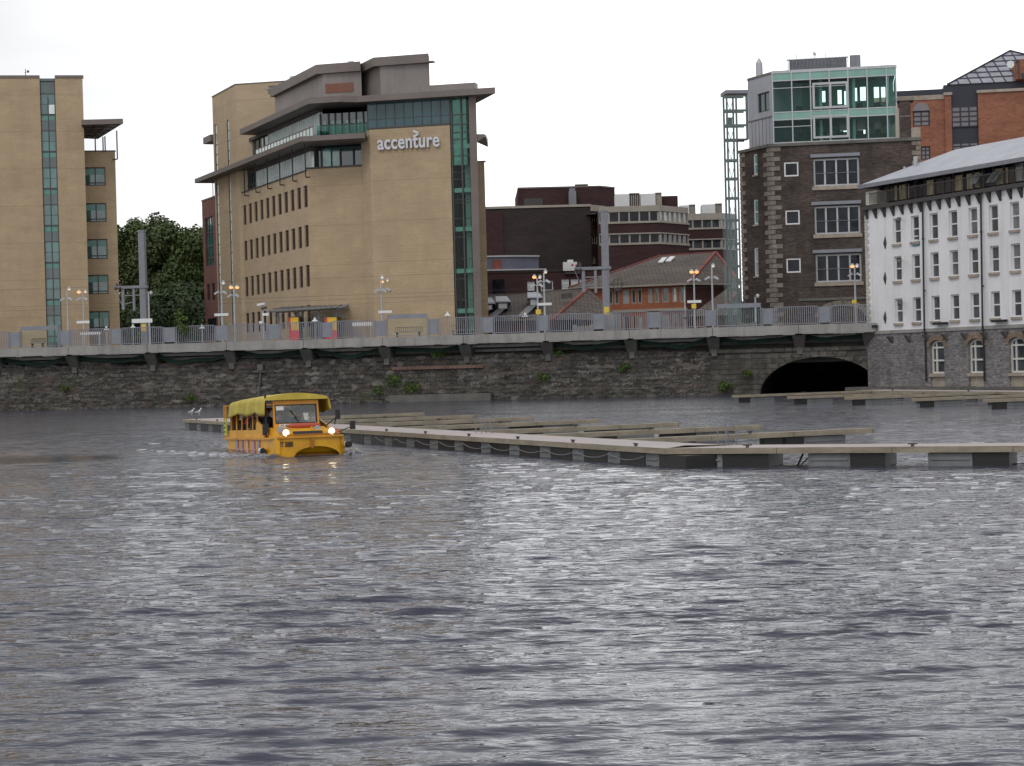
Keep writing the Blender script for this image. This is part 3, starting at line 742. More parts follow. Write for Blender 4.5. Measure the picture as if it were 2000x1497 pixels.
# ------------------------------------------------ large tan and glass office building with the lettering
def main_office():
    C0 = plan(603, 450, 173)
    A = PL(C0, dA)                         # receding flank, s<0 to the left
    dF = Vector((.970, -.242)).normalized()
    Wp = PL(C0, dF)
    s1 = Wp.loc(710, 450)[0]
    C1 = Wp.xy(s1)
    RT = PL(C1, dA)                        # short return of the sign pier
    s2 = RT.loc(728.5, 500)[0]
    C2 = RT.xy(s2)
    S = PL(C2, dF)
    t = thing('office_building', 'large tan brick and glass office building with layered roof canopies and raised lettering', 'building', (C0.x, C0.y, 1.5))
    z = lambda pl, x, y: pl.loc(x, y)[1]
    GZ = 1.5
    # --- flank with three rows of slots
    zA = A.loc(603, 333)[1]                # top of brick at corner (sill of ribbon)
    sW = A.loc(474, 450)[0]
    wx = []
    for (xl, xr, tl_, bl, tr, br) in ((0, 0, 180, 350, 25, 212), (0, 0, 485, 655, 365, 552), (0, 0, 797, 965, 705, 892)):
        yl0, yl1, yr0, yr1 = [360 + v / 4.403 for v in (tl_, bl, tr, br)]
        xl0, xl1 = 380 + {180: 417, 485: 424, 797: 431}[tl_] / 4.403, 380 + {180: 441, 485: 448, 797: 457}[tl_] / 4.403
        xr0, xr1 = 380 + {25: 937, 365: 946, 705: 955}[tr] / 4.403, 380 + {25: 968, 365: 976, 705: 986}[tr] / 4.403
        al0, zt0 = A.loc(xl0, yl0); _, zb0 = A.loc(xl0, yl1); ar0, zt1 = A.loc(xr0, yr0); _, zb1 = A.loc(xr0, yr1)
        wx.append((al0, ar0, (zt0 + zt1) / 2, (zb0 + zb1) / 2))
    aL = sum(w[0] for w in wx) / 3; aR = sum(w[1] for w in wx) / 3
    holes = []
    for (_, _, zt, zb) in wx:
        for i in range(11):
            q = aL + (aR - aL) * i / 10; holes.append((q, q + 1.15, zb, zt))
    zg = wx[2][2] - (wx[1][2] - wx[2][2]); hb = wx[0][2] - wx[0][3]
    for i in range(11):
        q = aL + (aR - aL) * i / 10; holes.append((q, q + 1.15, zg - hb, zg))
    mb = MB(); holes_wall(mb, A, A.loc(463, 450)[0], 0, GZ, zA, holes, .20)
    mb.build('flank_wall', m_tan2, t)
    for h in holes:
        window(A, h, t, m_brnframe, m_brnwin, 1, 1, .10, .18, zs=[.88])
    # --- blank wall beside the flank
    zW = z(Wp, 650, 328)
    mb = MB(); mb.poly([Wp.P(0, GZ), Wp.P(s1, GZ), Wp.P(s1, zW), Wp.P(0, zW)])
    mb.poly([Wp.P(0, zW, 0), Wp.P(s1, zW, 0), Wp.P(s1, zW, -8), Wp.P(0, zW, -8)])
    mb.build('blank_wall', m_tan, t)
    mb = MB(); mb.pbox(Wp, -.1, s1, zW, zW + .14, -.5, .12); mb.pbox(A, sW, -.2, zA, zA + .12, -.4, .08); mb.build('parapet_coping', m_zinc_d, t)
    # --- sign pier
    zS = z(S, 800, 249)
    e3 = S.loc(884, 450)[0]
    mb = MB(); mb.poly([RT.P(0, GZ), RT.P(s2, GZ), RT.P(s2, zS), RT.P(0, zS)])
    mb.build('pier_return', m_tan2, t)
    mb = MB(); mb.poly([S.P(0, GZ), S.P(e3, GZ), S.P(e3, zS), S.P(0, zS)]); mb.poly([S.P(0, zS, 0), S.P(e3, zS, 0), S.P(e3, zS, -3), S.P(0, zS, -3)])
    mb.poly([S.P(-6, zS, -4.4), S.P(0, zS, -4.4), S.P(0, zS, -.0), S.P(-1.2, zS, -2.0)])
    mb.build('sign_wall', m_tan, t)
    # --- glazing above the sign
    zG = z(S, 800, 194)
    mb = MB(); mb.pbox(S, -.2, e3, zS + .02, zG, -.7, -.1); g = mb.build('upper_glazing', m_bluegl, t)
    mb = MB(); n = 9
    for i in range(n + 1): mb.pbox(S, -.2 + (e3 + .2) * i / n - .03, -.2 + (e3 + .2) * i / n + .03, zS + .16, zG, -.11, -.05)
    mb.pbox(S, -.2, e3, zS + .02, zS + .16, -.12, .05)
    mb.pbox(S, -.2, e3, zS + (zG - zS) * .35, zS + (zG - zS) * .35 + .05, -.11, -.06)
    mb.build('glazing_bars', m_mull, t)
    # --- tall glazed strip
    e4 = S.loc(925, 450)[0]; e5 = S.loc(938, 450)[0]
    mb = MB(); a_, b_ = S.xy(e3, -2.6), bk(S.xy(e4 - .1, 0), 2.6); mb.prism([a_, b_, bk(b_, 2), bk(a_, 2)], GZ, zG)
    gs_ = mb.build('stair_core', m_darkroom, t)
    mb = MB(); mb.poly([S.P(e3 + .02, GZ, -.10), S.P(e4, GZ, -.10), S.P(e4, zG, -.10), S.P(e3 + .02, zG, -.10)])
    gs_ = mb.build('glazed_strip', m_strip, t)
    zl = [z(S, 905, y) for y in (285, 371, 447, 529, 607)]
    mb = MB(); mb.pbox(S, e3 + .05, e4 - .45, z(S, 905, 322), zG, -.5, -.16); mb.build('reflection_panel', m_teal_l, t)  # opaque pale panel added to stand in for reflection on the upper strip
    mb = MB()
    for q in zl: mb.prism([S.xy(e3 + .08, -.14), S.xy(e4 - .05, -.14), bk(S.xy(e4 - .05, -.14), 2.2), S.xy(e3 + .08, -2.4)], q - .22, q + .18)
    mb.pbox(S, e4 - 1.0, e4 - .55, GZ, zG, -1.6, -1.2)
    mb.build('floor_slab', M('pale_green_slab', (.38, .52, .47), .5, .05), t)  # floor slabs in an even pale green
    mb = MB()
    for x in (884, 903, 921):
        a = S.loc(x + (3 if x > 884 else 3), 450)[0]; mb.pbox(S, a - .07, a + .07, GZ, zG, -.13, .0)
    zz = zG - .4; k = 0
    for y in (223, 242, 258, 271, 304, 336, 350, 390, 396, 427, 463, 506, 545, 586):
        q = z(S, 905, y); mb.pbox(S, e3 + .07, e4, q - .03, q + .03, -.12, -.03)
    mb.build('strip_bars', m_mull, t)
    # brown end pier and side wing
    mb = MB(); a_, b_ = S.xy(e4 - .12, .12), S.xy(e5 - .05, .12); mb.prism([a_, b_, bk(b_, 5), bk(a_, 5)], GZ, zG + .3); mb.build('end_pier', m_zinc, t)
    p3 = S.off(-4.0); w0, w1 = p3.loc(925, 470)[0], p3.loc(950, 470)[0]; zw = z(p3, 938, 317)
    mb = MB(); mb.prism([p3.xy(w0, 0), p3.xy(w1, 0), bk(p3.xy(w1), 13), bk(p3.xy(w0), 13)], GZ, zw); mb.build('side_wing', m_tan, t)
    mb = MB(); mb.pbox(p3, w0, w1 + .06, zw, zw + .12, -.4, .06); mb.build('wing_coping', m_zinc, t)
    # --- canopies: plan outline measured along their fascia
    def canopy(name, pts, zlo, zhi, back, mat=m_zinc):
        mb = MB(); mb.prism([p for p in pts] + back, zlo, zhi); return mb.build(name, mat, t)
    # upper canopy
    Yr = S.P(e3, 0).y
    U = PL(A.xy(0, 1.0), dA)              # outer edge line along flank
    uL = U.loc(468, 255)[0]; uC = U.loc(603, 200)[0]
    zU1 = U.loc(603, 192)[1]; zU0 = U.loc(603, 203)[1]
    U2 = PL(U.xy(uC), dF); u2 = U2.loc(666, 195)[0]
    U3 = PL(U2.xy(u2), dA); u3 = U3.loc(695, 185)[0]
    U4 = PL(plan(695, 190, 168.7), dF); u4 = U4.loc(967, 170)[0]
    zlow = U.loc(603, 203)[1]; zt = zlow + .55
    pts = [U.xy(uL), U.xy(uC), U2.xy(u2), U4.xy(0), U4.xy(u4)]
    back = [bk(S.xy(e5 - .1, 0), 5), bk(S.xy(e5 - .1, 0), 10), A.xy(-2, -16), A.xy(uL, -14)]
    canopy('upper_canopy', pts, zlow, zt, back)
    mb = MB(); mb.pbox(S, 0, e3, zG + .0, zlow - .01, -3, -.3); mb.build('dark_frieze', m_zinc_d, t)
    a0 = U4.loc(838, 165)[0]; a1 = U4.loc(922, 165)[0]
    mb = MB(); mb.pbox(U4, a0 - 1, a1, zt + .01, z(U4, 880, 161), -2, -1.0); mb.build('roof_upstand', m_zinc_l, t)
    # mid canopy
    Mi = PL(A.xy(0, 1.6), dA)
    mL = Mi.loc(380, 347)[0]; mC = Mi.loc(586, 275)[0]
    zM1 = Mi.loc(586, 267)[1]; zM0 = Mi.loc(586, 277)[1]
    M2 = PL(Mi.xy(mC), dF); m2 = M2.loc(712, 270)[0]
    canopy('mid_canopy', [Mi.xy(mL), Mi.xy(mC), M2.xy(m2)], zM0, zM1, [Wp.xy(s1 - .1, -3), A.xy(-3, -7.5), A.xy(mL + 1, -5)])
    zM = zM1
    # ribbon glazing: fifth floor (below mid canopy) and sixth (above)
    def ribbon(pl, a0, a1, z0, z1, o, n, name, gm, barm, bw, sub=2):
        mb = MB(); mb.pbox(pl, a0, a1, z0, z1, o - .3, o); g = mb.build(name, gm, t)
        mb = MB()
        for i in range(n + 1):
            q = a0 + (a1 - a0) * i / n; w = bw * (1.0 if i % sub == 0 else .45)
            mb.pbox(pl, q - w, q + w, z0, z1, o + .002, o + .09)
        mb.pbox(pl, a0, a1, z0 + .55, z0 + .62, o + .002, o + .07)
        mb.build(name + '_bars', barm, t)
    rA = A.loc(478, 350)[0]
    zr1 = zM0
    mb = MB(); mb.pbox(A, sW, -.3, zA + .1, zM0 - .01, -1.2, -.9); mb.build('dark_band', m_darkroom, t)
    r0 = A.loc(490, 345)[0]
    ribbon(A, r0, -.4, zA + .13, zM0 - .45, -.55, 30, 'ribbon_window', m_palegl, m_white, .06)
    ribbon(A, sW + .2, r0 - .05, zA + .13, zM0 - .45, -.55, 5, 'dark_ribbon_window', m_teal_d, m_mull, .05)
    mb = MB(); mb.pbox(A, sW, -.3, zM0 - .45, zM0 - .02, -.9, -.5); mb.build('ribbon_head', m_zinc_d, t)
    # hanging black brackets in front of the fifth floor
    for i, x in enumerate((478, 500, 523, 547, 572, 597)):
        mb = MB(); yb = 383 - (x - 476) * .302; Mh = A.off(.5)
        a, zb = Mh.loc(x, yb); mb.bar(Mh.P(a, zb, 0), Mh.P(a, zM0 - .01, 0), .11)
        mb.bar(Mh.P(a, zb, 0), Mh.P(a, zb, -.42), .11); mb.build('hanging_bracket', m_black, t)
    # fifth floor corner glazing on the front
    z50, z51 = zW + .14, M2.loc(650, 280)[1]
    p5 = Wp.off(-.9)
    mb = MB(); mb.pbox(p5, .1, s1, z50, z51 + .2, -.5, -.2); mb.build('front_dark_band', m_teal_d, t)
    for (x0, y0, x1, y1) in ((629, 292, 646, 325), (648, 293, 663, 325)):
        r = p5.rect(x0, y0, x1, y1); mb = MB(); mb.pbox(p5, r[0], r[1], max(r[2], z50 + .1), r[3], -.19, -.12); mb.build('balcony_door', m_teal_l, t)
    mb = MB()
    for x in (612, 628, 647, 664, 690):
        a = p5.loc(x, 310)[0]; mb.pbox(p5, a - .06, a + .06, z50, z51, -.19, -.05)
    mb.build('front_bars', m_zinc_d, t)
    # sixth floor
    zs0, zs1 = zM1, zlow
    p6 = A.off(-1.0)
    a6 = p6.loc(525, 260)[0]; b6 = p6.loc(625, 240)[0]
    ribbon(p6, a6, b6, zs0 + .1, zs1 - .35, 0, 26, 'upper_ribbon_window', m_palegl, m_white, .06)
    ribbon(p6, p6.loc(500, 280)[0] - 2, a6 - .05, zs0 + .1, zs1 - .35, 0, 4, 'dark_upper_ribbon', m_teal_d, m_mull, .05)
    mb = MB(); mb.pbox(p6, sW - 6, b6, zs1 - .35, zs1 - .02, -.3, .3); mb.build('upper_head', m_zinc_d, t)
    bal = A.off(.55)
    mb = MB(); l0 = bal.loc(500, 295)[0]; l1 = bal.loc(612, 262)[0]
    mb.pbox(bal, l0, l1, zM1 + .02, zM1 + .85, -.03, 0); gl = mb.build('glass_balustrade', M('frosted_glass', (.62, .72, .70), .2, .1), t)
    mb = MB(); n = 18
    for i in range(n + 1): q = l0 + (l1 - l0) * i / n; mb.pbox(bal, q - .03, q + .03, zM1 + .02, zM1 + .88, .005, .05)
    mb.pbox(bal, l0, l1, zM1 + .86, zM1 + .91, -.04, .06)
    mb.build('balustrade_rail', m_zinc, t)
    C6 = p6.xy(b6); F6 = PL(C6, dF)
    f6 = F6.loc(722, 230)[0]
    mb = MB(); mb.pbox(F6, 0, f6, zs0 + .02, zs1 - .5, -.4, 0); g6 = mb.build('corner_glazing', m_teal_d, t)
    mb = MB()
    for x, gm_ in ((632, 0), (648, 1), (662, 0), (676, 0), (690, 1), (706, 0)):
        r = F6.rect(x, 215, x + (12 if gm_ else 5), 262); 
        mb.pbox(F6, r[0], r[1], zs0 + .3, zs1 - 1.2, .003, .03)
    mb.build('pale_panel', m_teal_l, t)  # paler teal panes over the dark corner glazing
    mb = MB()
    for x in (626, 642, 655, 668, 682, 696, 710, 719):
        a = F6.loc(x, 230)[0]; mb.pbox(F6, a - .07, a + .07, zs0 + .02, zs1 - .5, .004, .1)
    a0 = F6.loc(628, 240)[0]; mb.pbox(F6, a0, f6, zs0 + 1.25, zs0 + 1.32, .3, .36)
    mb.build('corner_bars', m_zinc_d, t)
    zr6, _ = 0, 0
    r = PL(F6.xy(0, .9), dF); mb = MB(); mb.pbox(r, 0, r.loc(722, 250)[0], zs0 + .05, zs0 + 1.2, -.03, 0); mb.build('corner_balustrade', m_balu, t)
    # tan panel at the inner end of the sixth floor
    # --- tan stair tower
    TW = A
    tl_, tr_ = A.loc(421, 400)[0], A.loc(466, 400)[0]
    Tp = A.off(.35)
    t0, t1 = Tp.loc(420, 400)[0], Tp.loc(466, 400)[0]
    zT = Tp.loc(460, 166)[1]
    back = [PL(Tp.xy(t1), dF).xy(8.5), PL(Tp.xy(t0), dF).xy(8.5)]
    slots = []
    for (xa, xb, yb) in ((424, 428.5, 242), (448.5, 452.5, 233)):
        a0, a1 = Tp.loc(xa, 440)[0], Tp.loc(xb, 440)[0]; slots.append((a0, a1, GZ + .2, Tp.loc(xa, yb)[1]))
    mb = MB(); holes_wall(mb, Tp, t0, t1, GZ, zT, slots, .25)
    b = PL(Tp.xy(t1), dF); w = 8.5
    mb.poly([b.P(0, GZ), b.P(w, GZ), b.P(w, zT), b.P(0, zT)])
    b2 = PL(Tp.xy(t0), dF); mb.poly([b2.P(0, zT), b2.P(0, GZ), b2.P(w, GZ), b2.P(w, zT)])
    mb.poly([Tp.P(t0, zT - .02), Tp.P(t1, zT - .02), b.P(w, zT - .02), b2.P(w, zT - .02)])
    mb.build('stair_tower', m_tan2, t)
    mb = MB(); mb.pbox(Tp, t0 - .05, t1 + .05, zT, zT + .12, -.3, .06); mb.pbox(b, 0, w, zT, zT + .11, -.3, .05); mb.build('tower_coping', m_zinc, t)
    for h in slots:
        f = window(Tp, h, t, m_mull, m_palegl, 1, 1, .045, .10, zs=[i / 26 for i in range(1, 26)], name='slot_window')
    # --- penthouse boxes
    def pent(x0, y0, x1, y1, xr, depth_o, lip_y0, lip_y1, xl=None, name='penthouse', lipout=.5, pb=2.0):
        """box whose near corner is at photo x0; front runs to xr; flank recedes to xl"""
        q = U4.off(-depth_o)
        a0 = q.loc(x0, y0)[0]; a1 = q.loc(xr, y0)[0]
        zt_ = q.loc(x0, y0)[1]
        zf = q.loc(x0, y1)[1]
        Fl = PL(q.xy(a0), dA)
        l = Fl.loc(xl, y0 + 30)[0] if xl else -8
        far = [q.xy(a1, -9), Fl.xy(l, -6), Fl.xy(l)]
        mb = MB(); mb.prism([q.xy(a0), q.xy(a1)] + [bk(q.xy(a1), 5), Fl.xy(l, -pb), Fl.xy(l)], zlow, zt_ - .1); o = mb.build(name + '_wall', m_zinc_l, t)
        mb = MB(); lo = lipout
        mb.prism([PL(Fl.xy(0, lo), dF).xy(-.15), q.xy(a1 + .1, lo), bk(q.xy(a1 + .1, lo), 5), Fl.xy(l, -pb), Fl.xy(l, lo)], zf, zt_); mb.build(name + '_fascia', m_zinc, t)
        return q, a0, a1, zt_, zf
    q, a0, a1, zP, zF = pent(742, 113, 742, 130, 838, 1.6, 0, 0, xl=690)
    mb = MB(); mb.pbox(q, a1 - .3, a1 + .5, zF + .02, zF + .12, -.3, .49); mb.build('fascia_lip', m_zinc, t)
    q, a0, a1, zP2, zF2 = pent(630, 127, 630, 145, 705, -.2 + 3.0 if False else 3.4, 0, 0, xl=536, name='rear_penthouse', pb=5.0)
    ru = q.rect(636, 163, 690, 181); mb = MB(); mb.pbox(q, ru[0], ru[1], ru[2], ru[3], 0.0, .06); mb.build('rust_panel', m_rust, t)
    # low metal box between tower and penthouse
    Bx = A.off(-3.0); b0, b1 = Bx.loc(497, 200)[0], Bx.loc(533, 190)[0]
    zb1 = Bx.loc(533, 168)[1]; zb0 = Bx.loc(533, 184)[1]
    mb = MB(); mb.prism([Bx.xy(b0), Bx.xy(b1), PL(Bx.xy(b1), dF).xy(5), PL(Bx.xy(b0), dF).xy(5)], zlow, zb0); mb.build('plant_box_wall', m_zinc_l, t)
    mb = MB(); mb.prism([Bx.xy(b0 - .2, .5), Bx.xy(b1 + .1, .5), PL(Bx.xy(b1), dF).xy(5), PL(Bx.xy(b0), dF).xy(5)], zb0 + .01, zb1); mb.build('plant_box_fascia', m_zinc, t)
    # core behind everything so nothing is hollow
    mb = MB(); mb.prism([A.xy(sW, -1.2), A.xy(-1.2, -1.2), Wp.xy(s1 - .3, -1.3), S.xy(e3, -4.7), bk(S.xy(e4), 5), bk(S.xy(e4), 13), A.xy(sW, -22)], GZ, zW - .3); mb.build('core', m_tan, t)
    mb = MB(); mb.prism([A.xy(sW, -3), A.xy(-3, -4.2), Wp.xy(s1 - .3, -5), S.xy(.2, -2.8), S.xy(e3, -3), bk(S.xy(e4), 6), bk(S.xy(e4), 13), A.xy(sW, -18)], zW, zlow); mb.build('upper_core', m_darkroom, t)
    # small canopy stubs left and right
    mb = MB(); r = Tp.loc(402, 280)[0]; zz = Tp.loc(404, 277)[1]; mb.pbox(Tp, r, t0, zz - .25, zz + .45, -1.5, .3); mb.build('left_stub_canopy', m_zinc, t)
    mb = MB(); r = S.loc(944, 264)[0]; zz = S.loc(935, 262)[1]; mb.prism([S.xy(e5 - .1, 0), S.xy(r, -.3), S.xy(r, -1), S.xy(e5 - .1, -4)], [zz - .75, zz - .25, zz - .25, zz - .75], zz); mb.build('right_stub_canopy', m_zinc, t)
    # roof kit
    q = U4.off(-20)
    def roofitem(name, label, cat, fn):
        o = thing(name, label, cat, q.P(0, zt)); fn(o)
    def vent(o):
        m = MB(); a, zz = q.loc(562, 165); _, z1 = q.loc(562, 150); m.cyl(q.P(a, zz - 2, -2), q.P(a, z1, -2), .38, n=12); m.build('shaft', m_alu, o)
        m = MB(); m.cyl(q.P(a, z1, -2), q.P(a, z1 + .3, -2), .55, .5, n=12); m.build('cowl', m_alu, o)
    roofitem('roof_vent', 'round silver roof vent with cowl behind the office building penthouse', 'vent', vent)
    def dish(o):
        m = MB(); a, zz = q.loc(549, 158); m.ball(q.P(a, zz, -2), .42, 12, 7, (.45, .5, 1.0)); m.build('dish', m_alu, o)
        m = MB(); m.cyl(q.P(a, zz - 2.5, -2), q.P(a, zz - .4, -2), .06); m.build('stand', m_zinc, o)
    roofitem('satellite_dish', 'small grey satellite dish beside the silver roof vent', 'satellite dish', dish)
    def box(o):
        m = MB(); a, zz = q.loc(676, 127); m.pbox(q, a - .35, a + .35, zz - 1.2, zz + .45, -2, -1.3); m.pbox(q, a - .28, a + .28, zz + .45, zz + .6, -1.9, -1.4); m.build('housing', m_alu, o)
    roofitem('roof_vent', 'small square grey vent on the middle of the office penthouse roof', 'vent', box)
    def dome(o):
        m = MB(); a, zz = q.loc(524, 168); m.ball(q.P(a, zz - .3, -1), 1.1, 14, 8, (1, 1, .45)); m.build('dome', m_cream, o)
    roofitem('roof_dome', 'low beige domed rooflight next to the stair tower top', 'rooflight', dome)
    # --- lettering
    def text_mesh(s, size, ext=.1, off=.0):
        cu = bpy.data.curves.new('lettering', 'FONT'); cu.body = s; cu.size = size; cu.extrude = ext; cu.offset = off; cu.resolution_u = 4
        cu.space_character = 1.04
        ob = bpy.data.objects.new('tmp', cu); COL.objects.link(ob); bpy.context.view_layer.update()
        me = bpy.data.meshes.new_from_object(ob.evaluated_get(bpy.context.evaluated_depsgraph_get()))
        bpy.data.objects.remove(ob); return me
    globals()['text_mesh'] = text_mesh
    lx0, lz0 = S.loc(739, 293); lx1, _ = S.loc(860, 286)
    me = text_mesh('accenture', 1.0, .12, .022)
    xs = [v.co.x for v in me.vertices]; k = (lx1 - lx0) / (max(xs) - min(xs)); x_min = min(xs)
    def place(me, k, kz, a0, z0, name):
        for v in me.vertices:
            p = S.P(a0 + (v.co.x - x_min) * k, z0 + v.co.y * kz, .16 + v.co.z); v.co = p - ORG[t.name]
        me.name = name; me.materials.clear(); me.materials.append(m_letter)
        o = bpy.data.objects.new(name, me); COL.objects.link(o); o.parent = t
        return o
    o = place(me, k, k * 1.28, lx0, lz0, 'sign_lettering'); o['label'] = 'silver raised company lettering on the tan wall'
    mb = MB(); a0, z0_ = S.loc(809, 268); a1, z1_ = S.loc(819, 256)
    zm = (z0_ + z1_) / 2
    mb.bar(S.P(a0, z1_, .2), S.P(a1, zm, .2), .13, .2); mb.bar(S.P(a1, zm, .2), S.P(a0, z0_, .2), .13, .2)
    mb.build('sign_accent', m_letter, t)
m_letter = M('silver_lettering', (.55, .55, .58), .35, .05)
m_brnframe = M('brown_window_frame', (.075, .05, .042), .6, .15)
m_balu = clearM('teal_balustrade', (.55, .80, .74), .3)
m_strip = clearM('green_strip_glass', (.58, .78, .71), .25)
main_office()

# ------------------------------------------------ small red-brown brick house left of the office
def annex():
    pl = PL(plan(397, 500, 213), dA)
    t = thing('brick_annex', 'narrow red-brown brick building with a tall window tucked behind the big office tower', 'building', (pl.A.x, pl.A.y, 1.5))
    a1 = pl.loc(424, 500)[0] + 2
    _, zt = pl.loc(400, 392)
    ws = [pl.rect(401, 424, 417, 520), pl.rect(404.5, 555, 410, 587), pl.rect(414, 553, 420, 587)]
    mb = MB(); holes_wall(mb, pl, 0, a1, 1.5, zt, ws, .2)
    b = PL(pl.A, Vector((.97, -.242)).normalized()); mb.poly([b.P(0, 1.5), b.P(0, zt), b.P(9, zt), b.P(9, 1.5)])
    mb.poly([pl.P(0, zt), pl.P(a1, zt), b.P(9, zt), b.P(8, zt)])
    mb.build('wall', m_red, t)
    mb = MB(); mb.pbox(pl, -.05, a1, zt, zt + .15, -.3, .06); mb.build('coping', m_zinc, t)
    window(pl, ws[0], t, m_mull, m_teal, 3, 1, .1, .2, zs=[.16, .4, .68])
    for w in ws[1:]: window(pl, w, t, m_mull, m_brnwin, 1, 1, .08, .2)
    mb = MB(); r = pl.rect(407, 622, 423, 650); mb.pbox(pl, r[0], r[1], r[2], r[3], .0, .05); mb.build('door', m_dkgl, t)
    mb = MB(); a, z0 = pl.loc(408, 391); _, z1 = pl.loc(408, 350); mb.cyl(pl.P(a, z0, -.5), pl.P(a, z1, -.5), .06); mb.build('roof_pole', m_alu, t)
annex()

# ------------------------------------------------ dark brown brick offices in the middle distance
def brown_offices():
    d = Vector((.997, .02)).normalized(); D2 = Vector((.62, .78)).normalized()
    # main block
    pl = PL(plan(952, 450, 222), d)
    t = thing('brick_office', 'dark brown windowless brick office block with stepped plant room and white roof coping', 'building', (pl.A.x, pl.A.y, 1.5))
    a1 = pl.loc(1154, 450)[0]; zt = pl.loc(1100, 405)[1]; a0 = pl.loc(940, 450)[0]
    mb = MB(); mb.prism([pl.xy(a0), pl.xy(a1), pl.xy(a1, -30), pl.xy(a0, -30)], 1.5, zt); mb.build('wall', m_brown, t)
    mb = MB(); r = pl.loc(983, 450)[0]; mb.pbox(pl, a0, r, 1.5, zt - .3, .003, .12); mb.build('maroon_bay', m_brown2, t)
    mb = MB(); mb.pbox(pl, a0, a1 + .1, zt, zt + .28, -.5, .12); mb.build('coping', m_cream, t)
    q = pl.off(-4); b0, b1 = q.loc(1011, 390)[0], q.loc(1172, 390)[0]; zb = q.loc(1172, 365.5)[1]
    R_ = PL(q.xy(b1), D2); b2 = R_.loc(1201, 390)[0]
    mb = MB(); mb.prism([q.xy(b0), q.xy(b1), R_.xy(b2), q.xy(b0, -14)], zt, zb); mb.build('plant_room', m_brown2, t)
    mb = MB(); mb.pbox(q, b0, b1, zb, zb + .18, -.3, .06); mb.pbox(R_, 0, b2, zb, zb + .18, -.3, .06); mb.build('plant_room_coping', m_zinc, t)
    mb = MB(); r = q.rect(1023, 388, 1060, 403); mb.pbox(q, r[0], r[1], r[2], r[3], .003, .06); mb.build('louvre_panel', m_mull, t)
    mb = MB(); a, z1 = q.loc(1117, 375); mb.pbox(q, a - .45, a + .45, zt, z1, .3, 1.1); mb.pbox(q, a - .35, a + .35, z1, z1 + .35, .4, 1.0); mb.build('flue', m_steelgrey, t)
    mb = MB(); r = q.loc(1137, 365)[0]; mb.pbox(q, r - .8, r + .8, zb + .19, zb + .5, -2, -1); mb.build('roof_hatch', m_mull, t)
    # recessed windows at the right end of the main block
    s = PL(pl.xy(a1), D2); e = s.loc(1172, 450)[0]; zc = zt
    w2 = [s.rect(1154, 415, 1168, 434), s.rect(1154, 458, 1168, 477), s.rect(1155, 500, 1164, 516)]
    mb = MB(); holes_wall(mb, s, 0, e + 1, 1.5, zt - .0, w2, .2); mb.build('side_wall', m_brown2, t)
    for w in w2: window(s, w, t, m_cream, m_dkgl, 3, 1, .1, .2)
    mb = MB(); mb.pbox(s, 0, e + 1, w2[0][3] + .1, zt + .2, .01, .2); mb.build('side_fascia', m_cream, t)
    return pl
brown_offices()
def ribbon_block(label, x0, xc, x1, yt, rows, Y, sub0, D2, gm_front, back=25):
    d = Vector((.996, -.03)).normalized()
    pl = PL(plan(x0, 450, Y), d); ac = pl.loc(xc, 450)[0]; zt = pl.loc(xc, yt)[1]
    S = PL(pl.xy(ac), D2); a1 = S.loc(x1, 450)[0]
    t = thing('ribbon_window_office', label, 'building', (pl.A.x, pl.A.y, 1.5))
    mb = MB(); mb.prism([pl.xy(0, -.35), pl.xy(ac - .2, -.35), S.xy(a1, -.35), S.xy(a1, -back), pl.xy(0, -back)], 1.5, zt - .1); mb.build('core', m_brown2, t)
    zz = [(pl.loc((x0 + xc) / 2, a)[1], pl.loc((x0 + xc) / 2, b)[1]) for a, b in rows]
    lev = [zt] + [v for p in zz for v in p] + [1.5]
    # fascia + spandrels
    for i in range(0, len(lev), 2):
        hi, lo = lev[i], lev[i + 1]
        mb = MB(); mb.pbox(pl, 0, ac, lo, hi, -.3, 0); mb.pbox(S, 0, a1, lo, hi, -.3, 0)
        mb.build('fascia' if i == 0 else 'spandrel', m_cream if i == 0 else m_brown2, t)
    for k, (hi, lo) in enumerate(zz):
        for P_, e, n, gm in ((pl, ac, max(2, int(ac / 1.0)), gm_front), (S, a1, max(2, int(a1 / .95)), (m_litglass if (k == 0) else m_dkgl2))):
            mb = MB(); mb.pbox(P_, 0, e, lo, hi, -.34, -.22); f = mb.build('window_band', gm, t)
            m2 = MB()
            for i in range(n + 1): q = e * i / n; m2.pbox(P_, max(0, q - .09), q + .09, lo, hi, -.218, -.08)
            m2.pbox(P_, 0, e + .05, lo - .10, lo + .14, -.2, .10)
            if k: m2.pbox(P_, 0, e + .05, hi, hi + .14, -.2, .08)
            m2.build('window_frames', m_cream, f)
    return t, pl, ac, S, a1, zt
m_litglass = glassM('bright_sky_glass', (.40, .43, .42), var=.5, cell=.9)  # reflected sky carried by the light pane colour
m_dkgl2 = glassM('grey_glass', (.06, .065, .075), ior=1.7, var=.4)
D2 = Vector((.62, .78)).normalized()
t, rp, rac, rS, ra1, rzt = ribbon_block('maroon office wing with two white-framed ribbon windows in front of the plain brown block', 1170, 1289, 1345, 401, [(414, 435), (458, 477)], 212, 0, D2, m_dkgl)
t2, rp2, rac2, rS2, ra12, rzt2 = ribbon_block('farther maroon office wing with ribbon windows partly hidden by the glass lift tower', 1335, 1409, 1440, 416, [(430, 447), (469, 487)], 236, 0, D2, m_dkgl2)
